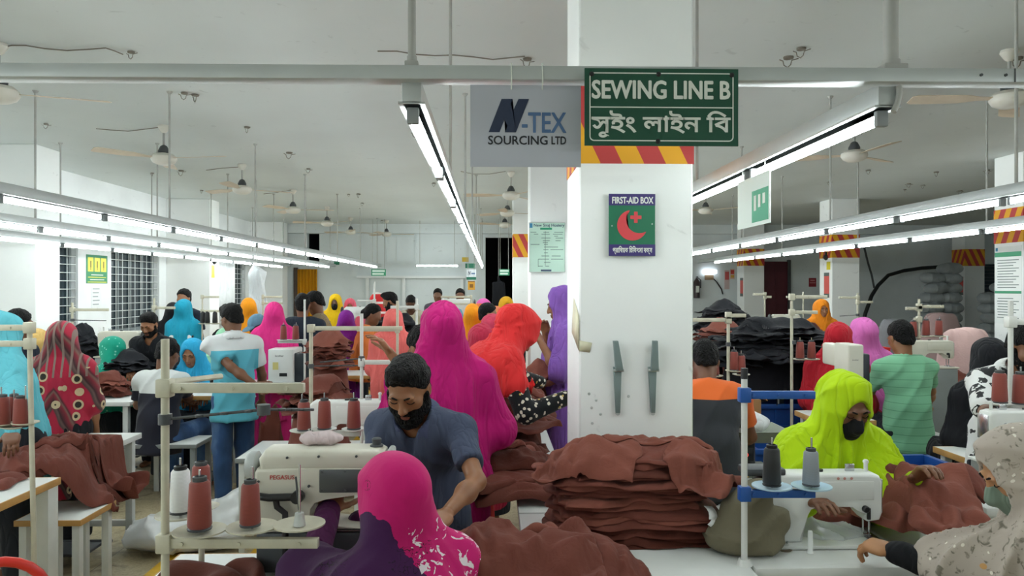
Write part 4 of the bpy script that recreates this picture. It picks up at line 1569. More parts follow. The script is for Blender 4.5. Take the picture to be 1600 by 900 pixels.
# woman in the blossom scarf at the near machine
W(612, 710, 2.15, 38, 'woman in magenta and plum blossom headscarf seated with her back to us, front centre', 'sit', 'mid', scarf=(pcloth('blossom_cloth', f_blossom), dict(length='hip', open_=0.0, amp=0.010, arms=1.0, wide=1.12, bun=True, fr=13, cover=0.0)),
  shirt=(CL('plum', '#4a1c44'), dict(sleeve='long')), legs=('skirt', CL('plum', '#4a1c44')), hands='L', world_hands={'L': P(512, 800, 2.38), 'R': P(560, 815, 2.45)}, eL=(-0.7, -0.2, -0.6), hopt={'L': dict(curl=0.5)},
  lean=0.34, hp=0.55, H=1.58, low=0.3)
# woman in fuchsia standing behind the bearded man
W(690, 470, 3.35, 14, 'woman in plain fuchsia headscarf standing with her back turned behind the bearded man', 'stand', 'mid', scarf=(PINK, dict(length='hip', open_=0.0, amp=0.017, arms=0.85, wide=1.15, fr=12)),
  shirt=(CL('brown_tunic', '#3a2723'), dict(sleeve='half')), legs=('skirt', CL('fuchsia_skirt', '#b3186f')), world_hands={'L': P(610, 690, 3.6), 'R': P(770, 690, 3.6)},
  lean=0.10, hp=0.35, fem_w=1.06)
# lime woman
W(1322, 580, 3.0, 190, 'woman in bright lime-green headscarf and black mask at the white machine', 'sit', 'dark', scarf=(LIME, dict(length='waist', open_=1.10, amp=0.016, arms=1.0, wide=1.12, fr=13, drapes=(('L', 0.45, 0.11, 0.06), ('R', 0.3, 0.11, 0.07)))),
  shirt=(CL('lime_sleeve', '#9dbd12'), dict(sleeve='long')), legs=('skirt', DTROU), mask=CL('black_mask', '#141416'), hands='RL', world_hands={'L': P(1432, 752, 2.78), 'R': P(1262, 790, 2.74)}, hopt={'L': dict(curl=0.6), 'R': dict(curl=0.4)},
  lean=0.30, hp=0.42, hyaw=-0.05, eyes='down', low=0.3, eR=(0.1, -0.8, -0.6), eL=(-0.1, -0.8, -0.6))
# woman in pale floral scarf, right edge
W(1592, 664, 2.20, 72, 'woman in pale floral headscarf and grey-green mask reaching over the table at the right edge', 'sit', 'light', scarf=(pcloth('sprigged_scarf', f_floral), dict(length='hip', open_=1.12, amp=0.015, arms=1.0, wide=1.1, fr=12, drapes=(('L', 0.35, 0.13, 0.075),))),
  shirt=(BLACK, dict(sleeve='long', amp=0.004)), legs=('skirt', BLACK), mask=CL('grey_green_mask', '#6b7a6c'), hands='L', hh=0.0035, world_hands={'L': P(1400, 864, 2.40), 'R': P(1530, 900, 2.5)},
  hopt={'L': dict(curl=0.75, palm=(0.3, 0.2, -1), thumb=0.9)}, eL=(-0.3, -0.6, -0.7), lean=0.30, hp=0.50, hyaw=0.12, eyes='down', low=0.3)
# the worker hidden behind the fuchsia scarf, an arm out to the left
W(662, 508, 3.95, 40, 'dark-haired worker behind the fuchsia scarf stretching a bare arm to the left', 'sit', 'mid', hair='short', shirt=(CL('brown_tunic', '#3a2723'), dict(sleeve='half')), legs=('trousers', DTROU), hands='L', hopt={'L': dict(curl=0.3)},
  world_hands={'L': P(610, 552, 4.0), 'R': P(700, 600, 4.3)}, eL=(0.3, -0.3, -0.6), lean=0.3, hp=0.5)
# right side
W(1101, 533, 4.35, -6, 'man in orange and charcoal shirt seated on a yellow cushion right of the column', 'sit', 'dark', hair='short', shirt=(pcloth('orange_charcoal', f_orange), dict(sleeve='short', hem=-0.12, belly=0.03, amp=0.006)),
  legs=('trousers', DTROU), hands='R', aR=((0.3, 0.35, -0.9), (0.05, 0.9, -0.25)), lean=0.36, hp=0.6)
W(1407, 500, 5.40, 4, 'man in mint-green striped T-shirt seated with his back to us', 'sit', 'mid', hair='short', shirt=(pcloth('mint_stripe', f_stripes('#76b08c', '#5d9474', 0.055, 0.09)), dict(sleeve='short', hem=-0.14, belly=0.03, amp=0.008)),
  legs=('trousers', DTROU), hands='RL', world_hands={'R': P(1450, 640, 5.75), 'L': P(1345, 610, 5.75)}, lean=0.12, hp=0.35)
W(1545, 527, 4.45, -14, 'woman in plain black robe and headscarf with her back turned near the right edge', 'sit', 'mid', scarf=(BLACK, dict(length='hip', open_=0.0, amp=0.007, arms=0.9)), shirt=(BLACK, dict(sleeve='long')), legs=('skirt', BLACK), lean=0.25, hp=0.4)
W(1606, 503, 3.55, 178, 'man in white shirt with black leaf print bending at the right edge', 'stand', 'dark', hair='short', beard='short', shirt=(pcloth('leaf_print', f_leaf), dict(sleeve='half', collar=True, belly=0.02)), legs=('trousers', DTROU),
  hands='RL', world_hands={'R': P(1560, 672, 3.2), 'L': P(1660, 672, 3.2)}, eR=(0.9, -0.3, -0.5), lean=0.30, hp=0.55, eyes='down')
W(1311, 503, 5.7, -40, 'woman in deep red headscarf and robe left of the pale machine box', 'sit', 'mid', scarf=(CL('deep_red', '#b01f2c', fold=0.4), dict(length='hip', amp=0.010, arms=0.9, open_=1.05)), shirt=(CL('deep_red', '#b01f2c'),), legs=('skirt', CL('deep_red', '#b01f2c')), lean=0.2, hp=0.4)
W(1347, 495, 6.0, 6, 'woman in orchid-pink headscarf beside the woman in deep red', 'sit', 'mid', scarf=(CL('orchid', '#cf6db2'), dict(length='chest', open_=0.0, amp=0.007)), shirt=(CL('orchid', '#cf6db2'),), legs=('skirt', DTROU), lean=0.2, hp=0.3)
W(1284, 466, 9.3, 180, 'woman in orange headscarf facing us across the black garments', 'stand', 'mid', scarf=(CL('orange_scarf', '#d9801c'), dict(length='waist', amp=0.010, arms=0.9)), shirt=(CL('orange_scarf', '#d9801c'),), legs=('skirt', DTROU), fine=True, eyes='open', h=0.012)
# by the middle column
W(812, 485, 4.15, -62, 'woman in scarlet headscarf and black sprigged tunic bending over brown garments left of the column', 'stand', 'mid', scarf=(RED, dict(length='waist', amp=0.016, arms=0.45, open_=1.0, wide=1.12)),
  shirt=(pcloth('sprig_print', f_sprig), dict(sleeve='long', hem=-0.25, loose=0.02)), legs=('skirt', CL('scarlet_skirt', '#b52b2c')), hands='R', world_hands={'R': P(884, 622, 3.92), 'L': P(850, 600, 4.6)}, hopt={'R': dict(curl=0.4)}, lean=0.62, hp=0.85)
W(877, 445, 5.5, 86, 'woman in lilac headscarf standing in profile against the white column', 'stand', 'mid', scarf=(PURPLE, dict(length='hip', amp=0.015, arms=0.75, open_=1.15, fr=16)), hair='bun', shirt=(PURPLE, dict(sleeve='half')), legs=('skirt', PURPLE),
  hands='RL', world_hands={'L': P(846, 536, 5.3), 'R': P(852, 520, 5.7)}, lean=0.06, hp=0.25, eyes='down')
# left side, front to back
W(362, 474, 5.87, 34, 'man in white and light-blue polo and jeans in the aisle, hand behind his back', 'stand', 'dark', hair='quiff', shirt=(pcloth('polo_two_tone', f_polo), dict(sleeve='short', hem=-0.16, loose=0.012, collar=True, belly=0.03)), legs=('trousers', JEANS),
  hands='RL', hopt={'L': dict(curl=0.35, palm=(0, -1, 0.2))}, world_hands={'L': P(404, 606, 5.62)}, eL=(-1.0, -0.5, -0.3), aR=((0.25, 0.1, -1), (0.1, 0.35, -1)), lean=0.06, hp=0.42, hyaw=0.35, step=0.06)
W(262, 530, 5.95, -12, 'man in white and navy shirt seated on the white bench with his back to us', 'sit', 'dark', hair='short', shirt=(pcloth('white_navy', split_z(0.875, '#23242f', '#c9cdcc')), dict(sleeve='short', hem=-0.10, belly=0.035, loose=0.01)), legs=('trousers', JEANS),
  hands='RL', world_hands={'R': P(300, 628, 6.3), 'L': P(240, 628, 6.3)}, lean=0.16, hp=0.5)
W(300, 528, 6.7, 178, 'woman in sky-blue headscarf looking down, facing us past the white and navy shirt', 'sit', 'mid', scarf=(SKYB, dict(length='waist', amp=0.008, open_=1.28)), shirt=(SKYB, dict(sleeve='long')), legs=('skirt', DTROU), hands='RL', world_hands={'R': P(285, 622, 6.35), 'L': P(325, 622, 6.35)}, lean=0.25, hp=0.36, eyes='down', h=0.010, fine=True)
W(98, 500, 4.9, 12, 'woman wrapped in dark red shawl with striped and medallion borders, standing', 'stand', 'mid', scarf=(pcloth('bordered_shawl', f_shawl), dict(length='hip', amp=0.009, open_=0.0, arms=0.9, wide=1.1, cover=0.3)), shirt=(BLACK,), legs=('skirt', BLACK), lean=0.08, hp=0.3)
W(-10, 487, 4.2, 128, 'woman in pale turquoise headscarf cut by the left edge', 'stand', 'dark', scarf=(TURQ, dict(length='hip', amp=0.008, arms=0.95)), shirt=(TURQ, dict(sleeve='long')), legs=('skirt', DTROU), hands='L', world_hands={'L': P(20, 690, 3.75)}, lean=0.18, hp=0.45)
W(30, 481, 5.6, -30, 'dark-haired man seen from behind beside the turquoise scarf', 'stand', 'dark', hair='short', shirt=(NAVY,), legs=('trousers', DTROU))
W(56, 518, 6.1, 205, 'woman in straw-yellow headscarf bending her head, left of the red shawl', 'sit', 'deep', scarf=(CL('straw', '#c9a765'), dict(length='waist', amp=0.007)), shirt=(CL('rust_tunic', '#7a3b34'),), legs=('skirt', DTROU), lean=0.3, hp=0.7, hyaw=-0.2)
W(174, 526, 6.75, 60, 'woman in emerald dotted headscarf bending over black garments', 'sit', 'mid', scarf=(pcloth('emerald_dots', f_dots('#179a80', '#7fcdb8', 26, 0.22)), dict(length='waist', amp=0.008, open_=1.0)), shirt=(CL('dark_tunic', '#26282c'),), legs=('skirt', DTROU), lean=0.35, hp=0.5)
W(233, 488, 6.9, 176, 'man in open black shirt looking down behind the white machine', 'stand', 'mid', hair='quiff', beard='short', shirt=(BLACK, dict(sleeve='long', collar=True)), legs=('trousers', DTROU), hands='RL', world_hands={'R': P(205, 580, 6.6), 'L': P(262, 575, 6.6)}, lean=0.22, hp=0.45, eyes='down', fine=True, h=0.010)
W(287, 450, 9.7, 172, 'man whose head shows above the sea-blue scarf', 'stand', 'mid', hair='short', shirt=(NAVY,), legs=('trousers', DTROU))
W(288, 466, 9.0, -8, 'woman in sea-blue headscarf standing with her back turned by the window wall', 'stand', 'mid', scarf=(CYAN, dict(length='hip', amp=0.010, open_=0.0, arms=0.9, wide=1.08)), shirt=(CYAN,), legs=('skirt', JEANS))
W(270, 471, 9.4, 20, 'person in black scarf at the left shoulder of the sea-blue scarf', 'stand', 'mid', scarf=(BLACK, dict(length='hip', open_=0.0)), shirt=(BLACK,), legs=('skirt', BLACK))
W(352, 512, 7.4, 8, 'person in pale mint tunic seated behind the polo shirt man', 'sit', 'mid', scarf=(CL('pale_mint', '#93c9a5'), dict(length='hip', open_=0.0, arms=0.9)), shirt=(CL('pale_mint', '#93c9a5'),), legs=('skirt', DTROU), lean=0.3, hp=0.4)
W(388, 464, 9.2, 30, 'woman in orange headscarf half hidden behind the polo shirt man', 'stand', 'mid', scarf=(CL('amber', '#e8921c'), dict(length='hip', open_=0.0)), shirt=(CL('amber', '#e8921c'),), legs=('skirt', DTROU))
W(402, 492, 7.9, 150, 'person in blue-grey cap beside the hot pink scarf', 'sit', 'deep', hair='short', cap=CL('blue_grey_cap', '#5f8398'), shirt=(NAVY,), legs=('trousers', DTROU), lean=0.2, hp=0.5)
W(428, 470, 7.4, 24, 'woman in hot pink headscarf standing with her back turned, left of the navy shirt', 'stand', 'mid', scarf=(HOTPINK, dict(length='hip', open_=0.0, amp=0.011, wide=1.1, arms=0.9)), shirt=(HOTPINK,), legs=('skirt', HOTPINK))
W(473, 457, 7.9, 6, 'man in navy T-shirt with his back turned, head bowed', 'stand', 'dark', hair='short', shirt=(CL('navy_tee', '#252c38'), dict(sleeve='short', hem=-0.15)), legs=('trousers', DTROU), hands='L', hh=0.006)
W(491, 455, 8.1, 100, 'man in tan patterned shirt bending toward the navy T-shirt', 'stand', 'dark', hair='short', shirt=(pcloth('tan_check', f_dots('#8a7658', '#5d4c3b', 40, 0.25)), dict(sleeve='short')), legs=('trousers', DTROU), lean=0.12, hp=0.45)
W(524, 458, 11.0, 182, 'woman in yellow headscarf and black mask before the far wall', 'stand', 'deep', scarf=(CL('yellow_scarf', '#dfb417'), dict(length='waist')), mask=CL('black_mask', '#141416'), shirt=(BLACK,), legs=('skirt', BLACK))
W(547, 465, 11.2, 186, 'woman in coral pink headscarf right of the yellow scarf', 'stand', 'mid', scarf=(CL('coral_pink', '#dd5f74'), dict(length='waist')), shirt=(HOTPINK,), legs=('skirt', HOTPINK))
W(541, 483, 8.8, 6, 'woman in violet headscarf seated with her back to us behind the brown heap', 'sit', 'mid', scarf=(CL('violet', '#7d2088'), dict(length='hip', open_=0.0, wide=1.2, arms=0.9, amp=0.010)), shirt=(CL('violet', '#7d2088'),), legs=('skirt', DTROU), lean=0.15)
W(591, 456, 12.2, -40, 'woman in red headscarf with white edge before the far wall', 'stand', 'mid', scarf=(pcloth('red_white', f_stripes('#c42d30', '#e0d8d4', 0.16, 0.22)), dict(length='waist')), shirt=(CL('deep_red', '#b01f2c'),), legs=('skirt', DTROU))
W(609, 456, 9.9, 96, 'man with short beard in black shirt in profile, far middle', 'stand', 'mid', hair='quiff', beard='short', shirt=(BLACK, dict(sleeve='short')), legs=('trousers', DTROU), lean=0.1, hp=0.35)
W(642, 462, 11.4, 185, 'dark-haired man in cream shirt bending, far middle behind the coral scarf', 'stand', 'deep', hair='short', shirt=(CL('cream', '#b9b39f'),), legs=('trousers', DTROU), lean=0.2, hp=0.6)
W(615, 480, 7.0, -4, 'woman in salmon headscarf with her back turned, left of the fuchsia scarf', 'stand', 'mid', scarf=(CL('salmon', '#dd6a66', fold=0.35), dict(length='hip', open_=0.0, amp=0.010, wide=1.15, arms=0.95)), shirt=(CL('salmon', '#dd6a66'),), legs=('skirt', CL('salmon', '#dd6a66')), lean=0.2)
W(583, 474, 8.6, -95, 'dark-haired person in orange tunic in profile left of the salmon scarf', 'sit', 'dark', hair='bun', shirt=(CL('orange_tunic', '#d4743a'), dict(sleeve='half')), legs=('trousers', DTROU), lean=0.2, hp=0.3)
W(684, 450, 13.6, 178, 'man standing by the far wall just above the fuchsia scarf', 'stand', 'dark', hair='short', shirt=(CL('grey_shirt', '#4d4a52'),), legs=('trousers', DTROU), fine=False)
W(719, 450, 13.2, 182, 'man in light-blue shirt standing by the far wall', 'stand', 'dark', hair='short', shirt=(CL('light_blue_shirt', '#6aa3b8'),), legs=('trousers', DTROU), fine=False)
W(752, 505, 5.1, 10, 'woman in crimson headscarf right behind the fuchsia scarf', 'sit', 'mid', scarf=(CL('crimson', '#a92742', fold=0.4), dict(length='hip', open_=0.0, amp=0.008)), shirt=(CL('crimson', '#a92742'),), legs=('skirt', DTROU), lean=0.25, hp=0.4)
W(768, 490, 6.5, 25, 'woman in rose headscarf between the crimson and the scarlet scarves', 'sit', 'mid', scarf=(CL('rose', '#bb3a55'), dict(length='hip', open_=0.0)), shirt=(CL('rose', '#bb3a55'),), legs=('skirt', DTROU), lean=0.2, hp=0.4)
W(763, 472, 7.7, -84, 'bearded man in profile facing right among the headscarves', 'stand', 'mid', hair='short', beard='full', shirt=(CL('grey_blue_shirt', '#7d8894'),), legs=('trousers', DTROU), fine=True)
W(755, 465, 8.7, 20, 'woman in pink and orange headscarf behind the bearded man in profile', 'stand', 'mid', scarf=(pcloth('pink_orange', split_z(1.52, '#d9703a', '#c8539a')), dict(length='waist', open_=0.0)), shirt=(SKYB,), legs=('skirt', DTROU))
W(738, 473, 8.2, 0, 'woman in amber headscarf half hidden by the fuchsia scarf', 'stand', 'mid', scarf=(CL('amber', '#e8921c'), dict(length='waist', open_=0.0)), shirt=(SKYB,), legs=('skirt', DTROU))
W(774, 477, 8.0, 170, 'woman in peach headscarf facing us in front of the black robe', 'sit', 'mid', scarf=(CL('peach', '#df7f58'), dict(length='waist')), shirt=(CL('peach', '#df7f58'),), legs=('skirt', DTROU), fine=True)
W(791, 462, 9.3, 192, 'woman in black robe with mustard headscarf beside the far column', 'stand', 'mid', scarf=(CL('mustard', '#c9981f'), dict(length='neck', arms=0.0)), shirt=(BLACK, dict(sleeve='long', loose=0.03)), legs=('skirt', BLACK))
if False:
    for s in STATS: print('FIG', s)
# ================================================================== furniture and machines
M_LAM = plain('white_laminate', '#d9dbd8', 0.35, 0.0, 0.06, 5)
M_WOODE = plain('wood_edge', '#b5894b', 0.55, 0.0, 0.18, 9)
M_LEG = plain('white_leg_paint', '#c8cbc7', 0.5, 0.1, 0.08)
M_GREYLEG = plain('grey_leg_paint', '#7f8484', 0.5, 0.1)
M_MACH = plain('machine_beige', '#c9c6b8', 0.35, 0.0, 0.04)
M_MACHW = plain('machine_white', '#dcdedb', 0.3, 0.0, 0.03)
M_PANEL = plain('machine_panel', '#55585a', 0.3, 0.4)
M_CHROME = plain('bright_steel', '#c4c6c8', 0.22, 0.9)
M_STAND = plain('stand_enamel', '#bdb9a6', 0.45, 0.1, 0.12, 14)
M_STANDW = plain('stand_white', '#d3d4d0', 0.4, 0.1)
M_BLUE = plain('blue_arm', '#17509a', 0.4)
M_CRATE = plain('blue_crate', '#1a4f9c', 0.45, 0.0, 0.1)
def thread_mat(name, col):
    m, nt, b = _new(name)
    z = axes(nt)['Z']
    s = mth(nt, 'FRACT', mth(nt, 'MULTIPLY', z, 260.0))
    c = srgb(col)
    nt.links.new(mixcol(nt, s, tuple(x * 0.78 for x in c[:3]) + (1,), c), b.inputs['Base Color'])
    b.inputs['Roughness'].default_value = 0.6
    b.inputs['Sheen Weight'].default_value = 0.2
    bump(nt, b, s, 0.25, 0.002)
    return m
T_RUST = thread_mat('thread_rust', '#8a3a30')
T_WHITE = thread_mat('thread_white', '#e6e7e8')
T_BLACK = thread_mat('thread_black', '#17181a')
T_GREY = thread_mat('thread_grey', '#8f959b')

def PZ(px, py, z):
    return P(px, py, (CAM_H - z) * FPX / (py - 450.0))

TOPS = []
def top_under(x, y, default=0.0):
    zs = [t[4] for t in TOPS if t[0] - 0.01 <= x <= t[1] + 0.01 and t[2] - 0.01 <= y <= t[3] + 0.01]
    return max(zs) if zs else default

def table(x0, x1, y0, y1, z, label, edge=M_WOODE, leg=M_LEG, legs=True, thick=0.035, treadle=True, name='sewing_table', cat='table', inset=0.05, legsz=0.045, group=None):
    w, d = x1 - x0, y1 - y0
    TOPS.append((x0, x1, y0, y1, z))
    t = empty(name, ((x0 + x1) / 2, (y0 + y1) / 2, 0), 0, label, cat, group)
    MB().box((0, 0, z - thick / 2 + 0.004), (w - 0.006, d - 0.006, thick - 0.008), 0.003).build('tabletop', M_LAM, t)
    e = MB()
    for s in (-1, 1):
        e.box((s * (w / 2 - 0.003), 0, z - thick / 2), (0.008, d, thick), 0.002)
        e.box((0, s * (d / 2 - 0.003), z - thick / 2), (w, 0.008, thick), 0.002)
    e.build('edge_band', edge, t)
    if legs:
        for sx in (-1, 1):
            for sy in (-1, 1):
                MB().box((sx * (w / 2 - inset), sy * (d / 2 - inset), (z - thick) / 2), (legsz, legsz, z - thick), 0.004).build('leg', leg, t)
        if treadle:
            MB().box((0, d / 2 - inset, 0.16), (w - 2 * inset, 0.03, 0.04), 0.003).build('cross_bar', leg, t)
            MB().box((0, 0.0, 0.09), (0.40, 0.26, 0.02), 0.005).cyl((-0.25, 0.1, .1), (0.25, 0.1, .1), 0.01, n=8).build('treadle', M_DGREY, t)
    return t

def bench(x0, x1, y0, y1, z, label, leg=M_LEG, name='bench', cat='bench'):
    return table(x0, x1, y0, y1, z, label, M_WOODE if name == 'stool' else M_GREYLEG, leg, True, 0.03, False, name, cat, 0.035, 0.04)

# ------------------------------------------------------------------ thread cones and stands
def cone_proto(name, mat_, tip=M_BLACKP):
    c = empty(name)
    MB().lathe([(0.0, 0.006), (0.028, 0.006), (0.0315, 0.012), (0.0265, 0.122), (0.022, 0.129), (0.0, 0.129)], 22).build('thread', mat_, c)
    MB().lathe([(0.031, 0.0), (0.032, 0.004), (0.026, 0.008), (0.014, 0.12), (0.0185, 0.126), (0.0185, 0.140), (0.013, 0.142), (0.012, 0.10)], 18).build('cone_core', tip, c)
    return c
CONES = {}
def cone(kind, loc, label, group='thread cones on the stands', s=1.0):
    m, tip = {'rust': (T_RUST, M_DGREY), 'white': (T_WHITE, M_BLACKP), 'black': (T_BLACK, M_BLACKP), 'grey': (T_GREY, M_DGREY)}[kind]
    if kind not in CONES:
        CONES[kind] = cone_proto('thread_cone', m, tip)
        c = CONES[kind]
        c.location = loc; c.scale = (s, s, s)
    else:
        c = dup(CONES[kind], loc, scale=s)
    c.rotation_euler = (0, 0, random.uniform(0, 6))
    return tag(c, label, 'thread cone', group)

def stand(px, ytop, d, label, arms=(), discs=(), rods=(), zb=None, r=0.011, mat_=M_STAND, arm_mat=None, pole_mat=None, cap=False, disc_r=0.06, lean=0.0):
    """arms: (y pixel, x pixel of the far end); discs: (x pixel, y pixel, depth offset); rods: thin guide wires ((px,py),(px,py)). All in world units once placed."""
    top = P(px, ytop, d)
    if zb is None: zb = top_under(top.x, top.y)
    base = Vector((top.x + lean, top.y, zb))
    s = empty('thread_stand', base, 0, label, 'thread stand')
    L = lambda p: Vector(p) - base
    MB().cyl((0, 0, 0), L(top), r, n=14).cyl((0, 0, 0), (0, 0, 0.02), r * 2.6, r * 1.8, n=14).build('pole', pole_mat or mat_, s)
    if cap:
        MB().cyl(L(top) - Vector((0, 0, 0.03)), L(top) + Vector((0, 0, 0.006)), r * 1.12, n=14).build('pole_cap', M_BLACKP, s)
    am = arm_mat or mat_
    for a in arms:
        y, xe = a[0], a[1]
        A, B = P(px, y, d), P(xe, y, d)
        A.x += lean * (top.z - A.z) / (top.z - zb)
        c = (A + B) / 2
        ln = abs(B.x - A.x)
        m = MB()
        m.box(L(c), (ln + 0.02, 0.022, 0.026), 0.002, rot=Matrix.Rotation(-YAW, 3, 'Z'))
        m.box(L(A), (r * 3.6, r * 3.4, 0.05), 0.004)
        for k in (0.12, 0.5, 0.9):
            q = A.lerp(B, k)
            m.cyl(L(q) + Vector((0, -0.011, 0)), L(q) + Vector((0, -0.016, 0)), 0.006, n=10)
        m.build('arm', am, s)
    for q in discs:
        p = P(q[0], q[1], d + (q[2] if len(q) > 2 else 0))
        MB().lathe([(0.0, -0.004), (disc_r * 0.6, -0.004), (disc_r, 0.004), (disc_r, 0.008), (disc_r * 0.6, 0.0), (0, 0.0)], 26, L(p)).build('spool_disc', mat_, s)
        if len(q) < 4:
            MB().cyl(L(p), L(p) + Vector((0, 0, 0.17)), 0.0035, n=8).build('spool_pin', M_CHROME, s)
    for a, b in rods:
        A = P(a[0], a[1], d); B = P(b[0], b[1], d + (b[2] if len(b) > 2 else 0))
        m = MB().cyl(L(A), L(B), 0.004, n=8)
        m.cyl(L(A) - Vector((0.0, 0, 0.014)), L(A) + Vector((0, 0, 0.014)), 0.018, n=12)
        for k in (0.35, 0.6, 0.85):
            q = A.lerp(B, k)
            m.lathe([(0.004, -0.003), (0.012, -0.003), (0.012, 0.003), (0.004, 0.003)], 10, L(q))
        m.build('thread_guide', M_DGREY, s)
    return s

def cones_on(st, items, d, who):
    for i, it in enumerate(items):
        kind, px, py = it[0], it[1], it[2]
        dd = it[3] if len(it) > 3 else 0
        lab = it[4] if len(it) > 4 else who
        p = P(px, py, d + dd)
        cone(kind, (p.x, p.y, p.z + 0.002), lab, None if len(it) > 4 else 'cones: ' + who, it[5] if len(it) > 5 else 1.0)

# ------------------------------------------------------------------ sewing machines
def lockstitch(loc, rz, label, mat_=M_MACHW, s=1.0, base=0.0, group=None):
    m = empty('sewing_machine', loc, rz, label, 'sewing machine', group, s)
    MB().box((0, 0, 0.008), (0.47, 0.178, 0.016), 0.006).build('bed', mat_, m)
    MB().box((0.185, 0.0, 0.018), (0.05, 0.10, 0.004), 0.001).build('needle_plate', M_CHROME, m)
    prof = [(-0.225, 0.012), (-0.232, 0.20), (-0.225, 0.255), (-0.20, 0.278), (0.165, 0.278), (0.195, 0.270), (0.206, 0.245), (0.206, 0.125), (0.196, 0.098), (0.150, 0.092), (0.128, 0.115), (0.112, 0.150), (0.09, 0.166), (-0.05, 0.168), (-0.085, 0.155), (-0.102, 0.125), (-0.108, 0.012)]
    MB().prism(prof, 0.105, None, 0.014, 3).build('arm', mat_, m)
    MB().box((0.05, -0.054, 0.215), (0.24, 0.004, 0.07), 0.0015).build('cover_plate', mat_, m)
    MB().box((0.207, 0, 0.19), (0.006, 0.085, 0.13), 0.002).build('face_plate', M_CHROME, m)
    MB().cyl((0.178, 0, 0.10), (0.178, 0, 0.045), 0.0045, n=10).cyl((0.178, 0, 0.048), (0.178, 0, 0.02), 0.0018, n=6).build('needle_bar', M_CHROME, m)
    MB().cyl((0.160, 0.012, 0.10), (0.160, 0.012, 0.03), 0.004, n=8).box((0.172, 0.012, 0.024), (0.035, 0.014, 0.006), 0.002).build('presser_foot', M_CHROME, m)
    MB().lathe([(0.0, -0.014), (0.055, -0.014), (0.066, -0.006), (0.066, 0.008), (0.05, 0.016), (0.0, 0.018)], 26, M=Matrix.Translation((-0.255, 0, 0.215)) @ Matrix.Rotation(R_(90), 4, 'Y')).build('hand_wheel', M_BLACKP, m)
    k = MB()
    k.lathe([(0.0, 0.0), (0.013, 0.0), (0.013, 0.014), (0.009, 0.018), (0.0, 0.018)], 14, M=Matrix.Translation((0.135, -0.053, 0.145)) @ Matrix.Rotation(R_(90), 4, 'X'))
    k.box((0.145, -0.062, 0.128), (0.014, 0.010, 0.045), 0.003)
    k.build('presser_lever', M_BLACKP, m)
    MB().lathe([(0.0, 0.0), (0.018, 0.0), (0.018, 0.006), (0.012, 0.012), (0.005, 0.02), (0.0, 0.02)], 16, M=Matrix.Translation((0.12, 0.053, 0.20)) @ Matrix.Rotation(R_(-90), 4, 'X')).build('tension_dial', M_CHROME, m)
    MB().cyl((0.165, 0, 0.278), (0.165, 0, 0.322), 0.008, n=12).cyl((0.165, 0, 0.31), (0.165, 0, 0.318), 0.011, n=12).build('thread_post', M_MACHW, m)
    MB().box((0.10, 0, 0.292), (0.036, 0.012, 0.03), 0.003).build('thread_guide', M_CHROME, m)
    MB().cyl((-0.02, 0, 0.278), (-0.02, 0, 0.286), 0.014, n=14).build('oil_cap', M_BLACKP, m)
    if base:
        MB().box((0, 0, -base / 2), (0.44, 0.17, base), 0.008).build('machine_base', M_GREYLEG, m)
    return m

